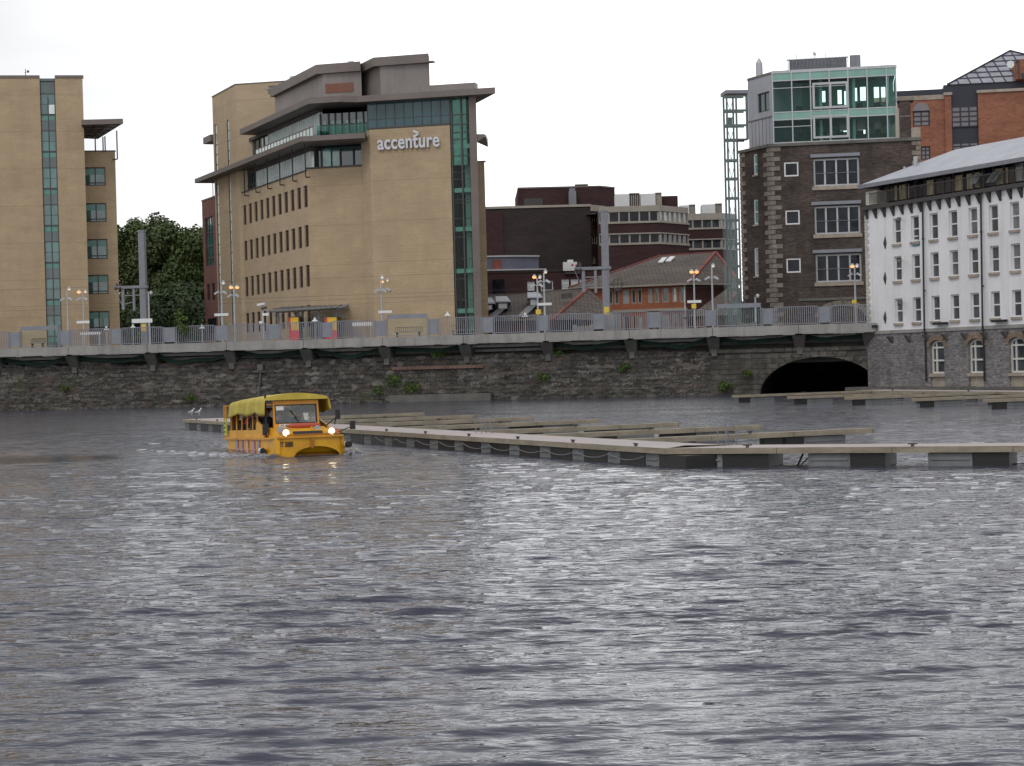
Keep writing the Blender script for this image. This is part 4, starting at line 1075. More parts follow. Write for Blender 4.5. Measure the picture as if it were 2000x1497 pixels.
def ac_unit(pl, x0, y0, xm, x1, y1, label, back=-3.0):
    q = pl.off(back)
    a0, am, a1 = q.loc(x0, (y0 + y1) / 2)[0], q.loc(xm, (y0 + y1) / 2)[0], q.loc(x1, (y0 + y1) / 2)[0]
    z1 = q.loc((x0 + x1) / 2, y0)[1]; z0 = q.loc((x0 + x1) / 2, y1)[1] - .3
    t = thing('rooftop_air_handler', label, 'air conditioner', q.P(am, z0), 'white air handling units on the maroon office roofs')
    mb = MB(); mb.pbox(q, a0, am, z0, z1, -3, 0); mb.build('housing', m_signw, t)
    mb = MB(); n = 5
    mb.pbox(q, am, a1, z0, z1, -3.2, -.7)
    mb.build('grille', m_mull, t)
    mb = MB()
    for i in range(n + 1): a = am + .06 + (a1 - am - .12) * i / n; mb.pbox(q, a - .06, a + .06, z0, z1 - .02, -.7, -.45)
    mb.pbox(q, am, a1, z1 + .003, z1 + .12, -3, -.3)
    mb.build('louvre', m_cream, t)
ac_unit(rp, 1201, 379, 1229, 1250, 400, 'white air handling unit beside the brown plant room, leftmost on the maroon wing roof')
ac_unit(rp, 1251, 378, 1280, 1293, 399, 'white air handling unit in front of the dark screen on the maroon wing roof')
ac_unit(rp2, 1327, 401, 1346, 1359, 418, 'small white air handling unit just right of the nearer maroon wing roof', -4)
ac_unit(rp2, 1371, 399, 1397, 1411, 417, 'white air handling unit nearest the glass lift tower, on the farther maroon roof')
o = thing('plant_screen', 'dark maroon plant screen on the roof behind the white air handling units', 'roof screen', rp.P(rp.loc(1300, 390)[0], rzt, -6))
q = rp.off(-6); r = q.rect(1290, 383, 1324, 402); mb = MB(); mb.pbox(q, r[0], r[1], r[2] - 1, r[3], -4, 0); mb.build('screen', m_brown2, o)

# ------------------------------------------------ low maroon building, flat-roofed extension, wall AC
def low_range():
    pl = PL(plan(950, 600, 204), Vector((.998, -.05)))
    t = thing('low_brick_building', 'low maroon brick building with white-framed windows at the foot of the brown office block', 'building', (pl.A.x, pl.A.y, 1.5))
    a1 = pl.loc(1180, 560)[0]; zt = pl.loc(1060, 532)[1]
    ws = [pl.rect(1030, 550, 1044, 568), pl.rect(1056, 549, 1080, 568)] + [pl.rect(x, 545.5, x + 14, 566) for x in (1097, 1115, 1133)] + [pl.rect(1162, 544, 1168, 566)]
    mb = MB(); holes_wall(mb, pl, -1, a1, 1.5, zt, ws, .18); mb.poly([pl.P(-1, zt), pl.P(a1, zt), pl.P(a1, zt, -16), pl.P(-1, zt, -16)]); mb.build('wall', m_brown2, t)
    for i, w in enumerate(ws): window(pl, w, t, m_signw, m_dkgl if i == 1 else m_palew, 1, 1, .09, .18, zs=[.55] if i != 1 else [])
    mb = MB(); r = pl.rect(962, 546, 986, 590); mb.pbox(pl, r[0], r[1], r[2], r[3], .003, .05); mb.build('dark_doorway', m_dkgl, t)
    mb = MB(); mb.pbox(pl, -1, a1, zt, zt + .15, -.3, .08); mb.build('coping', m_brown, t)
    e = PL(plan(948, 520, 214), Vector((.99, .12)))
    t2 = thing('flat_roof_extension', 'grey-blue flat-roofed box extension with a white edge projecting from the brown office block', 'building', (e.A.x, e.A.y, 1.5))
    b1 = e.loc(1001, 515)[0]; b2 = e.loc(1055, 515)[0]; z1 = e.loc(1000, 502)[1]; z0 = e.loc(1000, 526)[1]
    mb = MB(); mb.prism([e.xy(0), e.xy(b1), e.xy(b2, -1.2), e.xy(b2, -12), e.xy(0, -12)], z0, z1); mb.build('wall', M('slate_blue_panel', (.105, .11, .15), .6, .2), t2)
    mb = MB(); mb.prism([e.xy(-.1, .15), e.xy(b1, .15), e.xy(b2 + .1, -1.0), e.xy(b2, -12), e.xy(0, -12)], z1 + .003, z1 + .18); mb.build('roof_edge', m_alu, t2)
    mb = MB(); mb.pbox(e, 0, b2 + .6, z0 - .2, z0 - .05, -3, 1.0); mb.build('gutter', m_alu, t2)
    mb = MB(); a = e.loc(971, 520)[0]; mb.pbox(e, a - .5, a + .5, z0, z0 + 1.1, .02, .1); mb.build('red_door', m_redtile, t2)
    mb = MB(); mb.prism([e.xy(-.5, -2), e.xy(b2, -3), e.xy(b2, -10), e.xy(0, -10)], 1.5, z0 - .21); mb.build('undercroft', m_brown, t2)
    p = PL(plan(1100, 520, 203.0), Vector((1, 0))); r = p.rect(1100, 512, 1127, 529)
    t3 = thing('wall_air_conditioner', 'boxy white air conditioning unit with a red square on the dark brick wall', 'air conditioner', p.P(r[0], r[2]))
    mb = MB(); mb.pbox(p, r[0], r[1], r[2], r[3], -1.4, 0); mb.pbox(p, r[0] + .5, r[1] - .4, r[3], r[3] + .25, -1.2, -.2); mb.build('casing', m_signw, t3)
    r = p.rect(1127, 512, 1136, 528); mb = MB(); mb.pbox(p, r[0], r[1], r[2], r[3], -1.4, -.5); mb.build('side_grille', m_mull, t3)
    r = p.rect(1116, 516, 1120, 520); mb = MB(); mb.pbox(p, r[0], r[1], r[2], r[3], .003, .03); mb.build('red_mark', m_redp, t3)
    r = p.rect(1099, 511, 1137, 530); mb = MB(); mb.pbox(p, r[0] + .2, r[1] - .2, r[2] - .3, r[2], -1.0, -.2); mb.build('bracket', m_mull, t3)
m_palew = glassM('net_curtain_glass', (.33, .35, .38), var=.2, cell=.5)
low_range()

# ------------------------------------------------ tiled roofs and the orange brick terrace
def dormer_house():
    Y0 = 172
    e = PL(plan(930, 620, Y0), Vector((.985, .17)))
    t = thing('tiled_roof_house', 'dark tiled hipped roof with pale dormers rising behind the platform railing', 'house', (e.A.x, e.A.y, 1.5))
    # ridge line from (955,577) to (1149,564), hip down to (1085,618)
    P0 = WP(945, 578, 181); P1 = WP(1149, 564, 183); H0 = WP(1078, 625, 172.5); H1 = WP(1215, 618, 180)
    E0 = WP(925, 632, 172)
    E0.z = H0.z
    H1.z = H0.z
    mb = MB(); mb.poly([E0, H0, P1, P0]); mb.poly([H0, H1, P1]); mb.poly([P0, P1, P1 + Vector((0, 8, -4)), P0 + Vector((0, 8, -4))])
    mb.build('roof', m_tile, t)
    mb = MB(); mb.bar(P1, H0, .3, .22); mb.build('hip_tiles', m_redtile, t)
    mb = MB(); mb.bar(P0, P1, .25, .2); mb.build('ridge_tiles', m_tile, t)
    mb = MB(); zz = H0.z; mb.prism([(E0.x, E0.y + .5), (H0.x - .3, H0.y + .5), (H1.x - .4, H1.y + .3), (H1.x, H1.y + 9), (E0.x, E0.y + 9)], 1.5, zz - .02); mb.build('wall', m_brown2, t)
    for (x0, y0, x1, y1) in ((940, 581, 966, 606), (968, 578, 996, 604), (1030, 570, 1058, 597)):
        p = PL(plan(x0, y0, 174.5), Vector((1, 0)))
        r = p.rect(x0 + 3, y0 + 13, x1 - 3, y1)
        m = MB(); m.pbox(p, r[0], r[1], r[2], r[3], -4, 0); dm = m.build('dormer', m_mull, t)
        m = MB(); m.pbox(p, r[0] + .15, r[1] - .15, r[2] + .05, r[3] - .12, .003, .04); m.build('dormer_window', m_palew, dm)
        k = p.rect(x0, y0, x1 + 1, y0 + 13)
        m = MB(); b0, b1, zl, zh = k
        m.hexa([p.P(b0, zl, .45), p.P(b1, zl, .45), p.P(b1, zl - .1, -3.5), p.P(b0, zl - .1, -3.5), p.P(b0 + .02, zl + .12, .45), p.P(b1, zl + .12, .45), p.P(b1 - .35, zh, -1.2), p.P(b0 + .0, zh, -1.2)])
        m.build('dormer_roof', m_slate, dm)
        c = p.P((r[0] + r[1]) / 2 - .2, r[2], .1); m = MB(); m.bar(c, c + Vector((-1.2, -1.8, -1.1)), .9, .04); m.build('lead_apron', m_steelgrey, dm)
    for x, y in ((1101, 577), (1113, 576)):
        p = WP(x, y, 177.5); m = MB(); m.box(p.x - .25, p.x + .25, p.y - .3, p.y + .3, p.z - .3, p.z + .15); m.build('roof_vent', m_mull, t)
dormer_house()
def orange_house():
    F_ = PL(plan(1187, 600, 190), dA_o := Vector((.93, -.367)).normalized())
    xe = F_.loc(1340, 580)[0]
    t = thing('orange_brick_house', 'orange brick terrace with white paired windows under a grey tiled hipped roof', 'house', F_.P(0, 1.5))
    ze = F_.loc(1260, 561)[1]
    a0 = -2.0
    ws = []
    for (x0, x1, y0, y1) in ((1188, 1197, 571, 596), (1200, 1209, 570, 596), (1216, 1229, 567, 595), (1233, 1242, 566, 594), (1245, 1254, 565, 593.5), (1265, 1274, 563, 592), (1278, 1287, 562, 591), (1293, 1306, 560, 590.5), (1313, 1322, 558, 589), (1327, 1336, 557, 588)):
        ws.append(F_.rect(x0, y0, x1, y1))
    zt_ = sum(w[3] for w in ws) / len(ws); zb_ = sum(w[2] for w in ws) / len(ws)
    ws = [(w[0], w[1], zb_, zt_) for w in ws]
    lw = [(w[0], w[1], zb_ - 3.1, zb_ - 1.2) for w in ws]
    mb = MB(); holes_wall(mb, F_, a0, xe, 1.5, ze + .25, ws + lw, .15); mb.build('wall', m_orange, t)
    S2 = PL(F_.xy(xe), Vector((.80, .60)))
    e2 = S2.loc(1440, 580)[0]
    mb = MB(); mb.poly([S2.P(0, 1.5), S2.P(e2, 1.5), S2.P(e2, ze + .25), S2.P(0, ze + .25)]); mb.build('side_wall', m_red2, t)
    for i, w in enumerate(ws + lw):
        f = window(F_, w, t, m_cream, m_palew if i % 3 == 2 else m_dkgl2, 2 if (w[1] - w[0]) > .78 else 1, 1, .11, .13)
    mb = MB(); mb.pbox(F_, a0, xe + .1, zb_ - .85, zb_ - .6, .003, .15); mb.build('string_course', m_cream, t)
    mb = MB(); mb.cyl(F_.P(xe - .1, 1.5, .15), F_.P(xe - .1, ze, .15), .07); mb.build('downpipe', m_signw, t)
    # roof
    er = F_.P(xe + .5, ze + .25, .5); el = F_.P(a0 - 2, ze + .25, .5)
    rid1 = WP(1397.5, 493, er.y + 9.5); rid0 = WP(1292, 506, er.y + 13)
    rid0.z = rid1.z
    far = S2.P(e2, ze + .25, .5)
    vl = WP(1200, 549, 193)
    mb = MB(); mb.poly([el, er, rid1, rid0]); mb.poly([er, far, rid1]); mb.poly([el, rid0, el + Vector((2, 14, 0))]); mb.poly([rid0, rid1, far + Vector((-4, 8, 0)), el + Vector((3, 20, 0))])
    mb.build('roof', m_tile, t)
    mb = MB(); mb.bar(rid1, er, .32, .22); mb.bar(rid1, far, .32, .22); mb.bar(rid0, rid1, .3, .2); mb.bar(el, rid0, .3, .2); mb.build('hip_tiles', m_redtile, t)
    mb = MB(); mb.bar(el + Vector((0, -.05, -.12)), er + Vector((0, -.05, -.12)), .25, .2); mb.bar(er + Vector((0, 0, -.12)), far + Vector((0, 0, -.12)), .25, .2); mb.build('gutter', m_cream, t)
    nrm = (er - el).cross(rid1 - el).normalized()
    if nrm.y > 0: nrm = -nrm
    for x, y in ((1290, 515), (1305, 513)):
        u = ray(x, y); tt = (el - CAM).dot(nrm) / u.dot(nrm); p = CAM + u * tt
        u = ray(x + 9, y - 9); tt = (el - CAM).dot(nrm) / u.dot(nrm); p2 = CAM + u * tt
        m = MB(); m.bar(p + nrm * .1, p2 + nrm * .1, .55, .15); m.build('rooflight', m_signw, t)
m_red2 = brickM('shaded_red_brick', (.11, .05, .04), (.09, .04, .035), (.1, .06, .05), .6, .16, .2)  # side-wall shade put into a darker brick colour
orange_house()
def far_roof():
    A_ = WP(1345, 612, 171); B_ = WP(1440, 550, 180); C_ = WP(1440, 640, 171); C_.z = A_.z - .3
    t = thing('tiled_roof_house', 'low grey tiled roof slope with red hip at the foot of the glass lift tower', 'house', (A_.x, A_.y, 1.5))
    A_.z -= .3
    mb = MB(); mb.poly([A_, C_, B_]); mb.poly([A_, B_, B_ + Vector((2, 8, -4)), A_ + Vector((0, 8, 0))]); mb.build('roof', m_tile, t)
    mb = MB(); mb.bar(WP(1414, 600, 172.5), WP(1441, 572, 175.5), .3, .2); mb.build('hip_tiles', m_redtile, t)
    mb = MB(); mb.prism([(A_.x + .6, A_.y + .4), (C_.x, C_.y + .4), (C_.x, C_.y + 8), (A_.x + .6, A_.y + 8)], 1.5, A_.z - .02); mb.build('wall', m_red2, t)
far_roof()

# ------------------------------------------------ old brick warehouse with the glass rooftop pavilion
def warehouse():
    C = plan(1507, 450, 172)
    dF = Vector((.985, -.17)).normalized()
    F_ = PL(C, dF); L_ = PL(C, dA)
    t = thing('brick_warehouse', 'tall dark brick warehouse with pale corner quoins and a green glass rooftop pavilion', 'building', (C.x, C.y, 1.5))
    zt = F_.loc(1650, 281)[1]; a1 = F_.loc(1797, 300)[0]; l0 = L_.loc(1447, 400)[0]
    bw = [F_.rect(1589, 309, 1678, 363), F_.rect(1591, 402, 1680, 457), F_.rect(1593, 496, 1683, 551)]
    b0 = sum(w[0] for w in bw) / 3; b1 = sum(w[1] for w in bw) / 3
    bw = [(b0, b1, w[2], w[3]) for w in bw]
    sw = [F_.rect(1531.5, 317, 1559.5, 345), F_.rect(1534, 411, 1562, 439), F_.rect(1536, 505, 1564, 533)]
    mb = MB(); holes_wall(mb, F_, 0, a1, 1.5, zt, bw + sw, .35)
    mb.poly([F_.P(0, zt), F_.P(a1, zt), F_.P(a1, zt, -14), L_.P(l0, zt, 0)])
    mb.poly([F_.P(a1, 1.5), F_.P(a1, 1.5, -14), F_.P(a1, zt, -14), F_.P(a1, zt)])
    nw = [L_.rect(1471.5, 301, 1479, 342), L_.rect(1472, 390, 1480.5, 439), L_.rect(1473, 484, 1481, 540)]
    holes_wall(mb, L_, l0, 0, 1.5, zt, nw, .3)
    mb.build('wall', m_ware, t)
    for k, w in enumerate(bw):
        f = window(F_, w, t, m_alu, m_dkgl, 4, 1, .16, .33)
        g = MB(); g.pbox(F_, w[0] + .16, w[1] - .16, w[2] + (w[3] - w[2]) * .47, w[2] + (w[3] - w[2]) * .485, -.24, -.2); g.build('guard_rail', m_steelgrey, f)
        mb = MB(); mb.pbox(F_, w[0] - .25, w[1] + .1, w[3] + .12, w[3] + .42, .0, .14); mb.build('steel_lintel', m_steelblue, t)
        mb = MB(); mb.pbox(F_, w[0] - .15, w[1] + .15, w[2] - .35, w[2] - .01, -.2, .13); mb.build('window_sill', m_sill, t)
    for w in sw:
        window(F_, w, t, m_signw, m_dkgl, 1, 1, .13, .12)
    for i, w in enumerate(nw):
        window(L_, w, t, m_signw, m_teal_l if i < 2 else m_palew, 1, 1, .14, .15, zs=[.5])
        mb = MB(); mb.pbox(L_, w[0] - .1, w[1] + .1, w[2] - .15, w[2] - .005, -.1, .1); mb.build('window_sill', m_sill, t)
    mb = MB(); hq = (zt - 1.8) / 46
    for i in range(46):
        z0 = 1.8 + i * hq
        wf, wl = (.95, .45) if i % 2 else (.42, 1.05)
        wf += random.uniform(-.06, .06)
        mb.pbox(F_, .06, wf, z0 + .02, z0 + hq - .04, -.1, .07); mb.pbox(L_, -wl, .065, z0 + .02, z0 + hq - .04, -.1, .07)
    mb.build('corner_quoins', m_quoin, t)
    mb = MB(); mb2 = MB()
    for i in range(0, 46): 
        z0 = 1.8 + i * hq; w_ = .75 if i % 2 else .35
        mb.pbox(F_, a1 - w_, a1 + .06, z0 + .02, z0 + hq - .04, -.2, .07); mb2.pbox(L_, l0 + .01, l0 + w_ * 1.3, z0 + .02, z0 + hq - .04, -.2, .07)
    mb.build('edge_quoins', m_quoin, t); mb2.build('edge_quoins', m_quoin, t)
    mb = MB(); mb.pbox(F_, -.1, a1 + .15, zt + .003, zt + .28, -.6, .2); mb.pbox(L_, l0 - .1, .0, zt + .003, zt + .28, -.6, .2); mb.build('cornice', m_concd, t)
    zs = F_.loc(1600, 585)[1]
    mb = MB(); mb.pbox(F_, F_.loc(1560, 585)[0], a1, zs - .12, zs + .12, .002, .1); mb.build('string_course', m_concd, t)
    ca, cz = F_.loc(1645, 606)
    mb = MB(); n = 16
    for i in range(n):
        t0, t1 = math.pi * i / n, math.pi * (i + .93) / n
        q = lambda tt, k: F_.P(ca + (2.0 + k) * math.cos(tt), cz - .6 + (1.0 + k) * math.sin(tt), .08)
        q2 = lambda tt, k: F_.P(ca + (2.0 + k) * math.cos(tt), cz - .6 + (1.0 + k) * math.sin(tt), -.05)
        mb.hexa([q(t0, 0), q(t1, 0), q2(t1, 0), q2(t0, 0), q(t0, .5), q(t1, .5), q2(t1, .5), q2(t0, .5)])
    mb.build('relieving_arch', m_quoin, t)
    # rooftop pavilion: glazed steel frame with floors, rear wall with openings, columns
    pz0 = zt + .29; pz1 = F_.loc(1620, 221)[1]; pz2 = F_.loc(1620, 150)[1]; pz3 = F_.loc(1620, 138)[1]
    g0 = F_.loc(1510, 240)[0]; g1 = F_.loc(1752, 240)[0]
    pl = F_.off(-.25)
    pv = MB(); pv.pbox(pl, g0, g1, pz1 - .35, pz1 + .0, -11, -.16); pv.pbox(pl, g0, g1, pz0 - .001, pz0 + .08, -11, -.16); pv.build('pavilion_floor', m_alu, t)
    pv = MB(); pv.pbox(pl, g0 - .1, g1 + .1, pz2 + .8, pz3, -11.5, .05); rf = pv.build('pavilion_roof', m_alu, t)
    pv = MB(); pv2 = MB()
    nb = 6; xs = [1510, 1547.5, 1584, 1621, 1657.6, 1695, 1733]
    aa = [pl.loc(x, 220)[0] for x in xs] + [g1]
    for i in range(len(aa) - 1):
        pv.pbox(pl, aa[i] + .04, aa[i + 1] - .04, pz2 - .1, pz2 + .79, -.14, -.02)
        pv2.pbox(pl, aa[i] + .04, aa[i + 1] - .04, pz1 - .35, pz1 + .30, -.14, -.02)
    pv.build('green_spandrel', m_spandrel, t); pv2.build('green_spandrel', m_spandrel, t)
    gl = MB()
    gl.poly([pl.P(g0, pz1 + .3, -.08), pl.P(g1, pz1 + .3, -.08), pl.P(g1, pz2 - .1, -.08), pl.P(g0, pz2 - .1, -.08)])
    gl.poly([pl.P(g0, pz0 + .1, -.08), pl.P(g1, pz0 + .1, -.08), pl.P(g1, pz1 - .35, -.08), pl.P(g0, pz1 - .35, -.08)])
    gl.poly([pl.P(g1, pz0 + .1, 0), pl.P(g1, pz0 + .1, -6), pl.P(g1, pz2, -6), pl.P(g1, pz2, 0)])
    gl.build('pavilion_glass', m_pav, t)
    fr = MB()
    for q in aa: fr.pbox(pl, q - .055, q + .055, pz0, pz2 + .8, -.10, .03)
    for z in (pz0 + .08, pz1 - .40, pz1 + .30, pz2 - .12, pz2 + .78): fr.pbox(pl, g0, g1, z - .05, z + .05, -.10, .02)
    fr.pbox(pl, g0, pl.loc(1657, 200)[0], pz2 - .85, pz2 - .78, -.10, .01); fr.pbox(pl, g0, aa[2], pz1 - 1.1, pz1 - 1.03, -.10, .01)
    fr.build('pavilion_frame', m_alu, t)
    for (x0, y0, x1, y1) in ((1587, 161, 1656.5, 212), (1588, 225, 1658, 270)):
        r = pl.rect(x0, y0, x1, y1); m = MB(); w = .2
        m.pbox(pl, r[0], r[1], r[2], r[2] + w, .035, .12); m.pbox(pl, r[0], r[1], r[3] - w, r[3], .035, .12)
        m.pbox(pl, r[0], r[0] + w, r[2] + w, r[3] - w, .035, .12); m.pbox(pl, r[1] - w, r[1], r[2] + w, r[3] - w, .035, .12)
        mid = (r[0] + r[1]) / 2; m.pbox(pl, mid - w / 2, mid + w / 2, r[2] + w, r[3] - w, .035, .12); m.build('sliding_window', m_alu, t)
    bk = pl.off(-7.0); hh = []
    for (x0, y0, x1, y1) in ((1553, 171, 1566, 206), (1636, 176, 1644, 207), (1649, 178, 1655, 205), (1664, 172, 1674, 198), (1680, 168, 1691, 197), (1707, 170, 1717, 200), (1721, 170, 1731, 202), (1674, 232, 1690, 262), (1600, 178, 1612, 200), (1640, 236, 1654, 258), (1708, 236, 1722, 262)):
        hh.append(bk.rect(x0, y0, x1, y1))
    m = MB(); holes_wall(m, bk, g0 - 1, g1, pz0, pz2 + .8, hh, .15); m.build('pavilion_inner_wall', M('pavilion_inner', (.24, .30, .28), .8, .25), t)
    m = MB()
    for x in (1603, 1668, 1735):
        a = pl.loc(x, 220)[0]; m.cyl(pl.P(a, pz0, -1.8), pl.P(a, pz2, -1.8), .17, n=10)
    m.build('pavilion_column', m_alu, t)
    m = MB()
    for x in (1560, 1606, 1640, 1680, 1715):
        a = pl.loc(x, 200)[0]
        for zf in (pz1 + .0, pz0 + .08):
            w_ = random.uniform(.4, .8); m.pbox(pl, a - w_, a + w_, zf, zf + .75, -3.2, -2.3); m.pbox(pl, a - .3, a + .3, zf + .75, zf + 1.2, -3.1, -2.9)
    m.build('office_furniture', m_mull, t)
    # grey clad left flank
    FL = PL(pl.xy(g0), dA); f0 = FL.loc(1462, 240)[0]
    m = MB(); m.poly([FL.P(f0, pz0), FL.P(0, pz0), FL.P(0, pz1), FL.P(f0, pz1)])
    wv = FL.rect(1480, 181, 1503, 219)
    holes_wall(m, FL, f0, 0, pz1, pz2 + .8, [wv], .2)
    m.poly([FL.P(f0, pz0, 0), FL.P(f0, pz2 + .8, 0), FL.P(f0, pz2 + .8, -8), FL.P(f0, pz0, -8)])
    m.build('grey_cladding', m_clad, t)
    window(FL, wv, t, m_mull, m_teal_d, 2, 1, .1, .2)
    m = MB()
    for i in range(1, 7):
        q = f0 + (0 - f0) * i / 7; m.pbox(FL, q - .02, q + .02, pz0, pz1 - .04, .002, .02)
    m.pbox(FL, f0, 0, pz1 - .05, pz1 + .05, .002, .05)
    m.build('cladding_joints', m_zinc, t)
    m = MB(); m.pbox(FL, f0, 0, pz2 + .75, pz3, -.5, .06); m.build('cladding_coping', m_zinc, t)
    # roof kit
    q = F_.off(-3.5); z0 = pz3
    o = thing('louvre_screen', 'grey vertical-finned louvre screen on the pavilion roof of the brick warehouse', 'roof screen', q.P(q.loc(1600, 135)[0], z0))
    a0, b_ = q.loc(1537, 125)[0], q.loc(1656, 125)[0]; zl = q.loc(1600, 113)[1]
    m = MB(); m.pbox(q, a0 + .2, b_ - .1, z0, zl, -3.5, -.3); m.build('plant_box', m_clad, o)
    m = MB(); n = 44
    for i in range(n + 1):
        a = a0 + (b_ - a0) * i / n; m.pbox(q, a - .03, a + .03, z0, zl + (.45 if i % 7 == 0 else .05), -.25, 0)
    m.pbox(q, a0, b_, zl - .1, zl, -.28, -.251)
    m.build('fins', m_steelgrey, o)
    o = thing('louvre_screen', 'narrow cluster of tall vertical fins at the right end of the pavilion roof', 'roof screen', q.P(q.loc(1669, 125)[0], z0))
    m = MB(); a0, b_ = q.loc(1661, 125)[0], q.loc(1680, 125)[0]; zl = q.loc(1670, 106)[1]
    for i in range(9): a = a0 + (b_ - a0) * i / 8; m.pbox(q, a - .06, a + .06, z0, zl, -.9 + .1 * (i % 3), -.5)
    m.pbox(q, a0, b_, z0 + .6, z0 + .7, -1, -.9); m.build('fins', m_steelgrey, o)
    o = thing('flue', 'round silver flue with conical cap on the left corner of the warehouse pavilion roof', 'flue', q.P(q.loc(1483, 148)[0], z0 - .5))
    a, zf = q.loc(1483, 126); _, zc = q.loc(1483, 116); zb = q.loc(1483, 152)[1]
    m = MB(); m.cyl(q.P(a, pz2, .5), q.P(a, zf, .5), .33, n=12); m.build('shaft', m_alu, o)
    m = MB(); m.cyl(q.P(a, zf, .5), q.P(a, zc, .5), .33, .08, n=12); m.build('cap', m_alu, o)
    o = thing('roof_antenna', 'thin antenna standing in the middle of the pavilion louvre screen', 'antenna', q.P(q.loc(1590, 113)[0], zl))
    a, zz = q.loc(1590, 99); m = MB(); m.cyl(q.P(a, zz - 1.9, -1), q.P(a, zz, -1), .04, n=5); m.cyl(q.P(a, zz - .3, -1), q.P(a, zz, -1), .12, n=6); m.build('mast', m_alu, o)
    # chimney stump and white corner post right of the pavilion
    m = MB(); r = F_.rect(1757, 197, 1779, 274); m.pbox(F_, r[0], r[1], pz0, r[3], -1.8, .05); ch = m.build('chimney', m_ware, t)
    m = MB(); m.pbox(F_, r[0] - .2, r[1] + .3, r[3], r[3] + .3, -2, .2); m.pbox(F_, r[0], r[1], r[3] - 1.5, r[3] - 1.38, .051, .1); m.build('chimney_cap', m_quoin, ch)
    m = MB(); a, zz = F_.loc(1752, 212); m.pbox(F_, a - .18, a + .18, pz0, zz, -.2, .0); m.build('white_post', m_cream, t)
    m = MB(); r = F_.rect(1779, 264, 1798, 270); m.pbox(F_, r[0], r[1], pz0, pz0 + .9, -.15, 0); m.build('balcony_front', m_sill, t)
m_pav = clearM('pavilion_glass', (.60, .90, .82), .22)
m_clad = M('grey_cladding', (.30, .31, .35), .5, .1, .4, 3, grime=.15)
def _lg():
    m, nd, lk, b, o = base_mat('pale_lift_glass'); nd.remove(b)
    tr = N(nd, 'ShaderNodeBsdfTransparent'); tr.inputs[0].default_value = (.90, .97, .96, 1)
    df = N(nd, 'ShaderNodeBsdfDiffuse'); df.inputs[0].default_value = (.60, .74, .74, 1)
    mx = N(nd, 'ShaderNodeMixShader'); mx.inputs[0].default_value = .15; lk.new(tr.outputs[0], mx.inputs[1]); lk.new(df.outputs[0], mx.inputs[2]); lk.new(mx.outputs[0], o.inputs[0]); return m
m_liftgl = _lg()
warehouse()

# ------------------------------------------------ glazed lift tower
def lift_tower():
    pl = PL(plan(1421, 400, 168), Vector((.995, .10)).normalized())
    t = thing('lift_tower', 'slender steel and glass lift tower with zigzag bracing left of the brick warehouse', 'tower', (pl.A.x, pl.A.y, 1.5))
    a0, am, a1 = 0.12, pl.loc(1443, 400)[0], pl.loc(1459.5, 230)[0]
    a0 = pl.loc(1424.5, 400)[0]
    zt = pl.loc(1440, 181)[1]; zr = pl.loc(1440, 173)[1]
    ylev = [187, 216, 245, 273, 313, 349, 387, 430, 476, 520, 565]
    zl = [pl.loc(1432, y)[1] for y in ylev] + [1.6]
    m = MB()
    for a in (a0, am):
        for o in (0, -1.3): m.pbox(pl, a - .08, a + .08, 1.5, zt, o - .14, o)
    m.pbox(pl, a1 - .1, a1 + .1, zl[3], zt, -.22, 0)
    fr = m.build('steel_post', m_mull, t)
    m = MB()
    for i, z in enumerate(zl[:-1]):
        e = a1 if i < 4 else am
        m.pbox(pl, a0 - .3, e, z - .09, z + .09, -.2, .05); m.pbox(pl, a0, e, z - .06, z + .06, -1.44, -1.3)
        m.pbox(pl, a0 - .1, a0 + .1, z - .08, z + .08, -1.3, -.2); m.pbox(pl, am - .1, am + .1, z - .08, z + .08, -1.3, -.2)
    m.build('floor_ring', m_mull, t)
    m = MB()
    for i in range(len(zl) - 1):
        z1, z0 = zl[i], zl[i + 1]; md = (a0 + am) / 2
        m.bar(pl.P(a0 + .1, z1 - .1, -.7), pl.P(md, z0 + .1, -.7), .05); m.bar(pl.P(am - .1, z1 - .1, -.7), pl.P(md, z0 + .1, -.7), .05)
    m.build('zigzag_brace', m_zinc, t)
    m = MB()
    m.poly([pl.P(a0 - .32, 1.5, .06), pl.P(am, 1.5, .06), pl.P(am, zt - .3, .06), pl.P(a0 - .32, zt - .3, .06)])
    m.poly([pl.P(a0 - .32, 1.5, -1.6), pl.P(a0 - .32, 1.5, .06), pl.P(a0 - .32, zt - .3, .06), pl.P(a0 - .32, zt - .3, -1.6)])
    m.poly([pl.P(am, zl[3], .06), pl.P(a1, zl[3], .06), pl.P(a1, zt - .3, .06), pl.P(am, zt - .3, .06)])
    m.build('glass_skin', m_liftgl, t)
    m = MB(); m.pbox(pl, a0 - .1, a1 + .1, zt - .1, zr - .15, -2.2, .1); m.build('roof_cap', m_steelgrey, t)
    m = MB(); m.pbox(pl, (a0 + am) / 2 - .25, (a0 + am) / 2 + .25, zl[1] - 1.3, zl[1] - .5, -1.4, -1.0); m.build('lift_motor', m_black, t)
lift_tower()

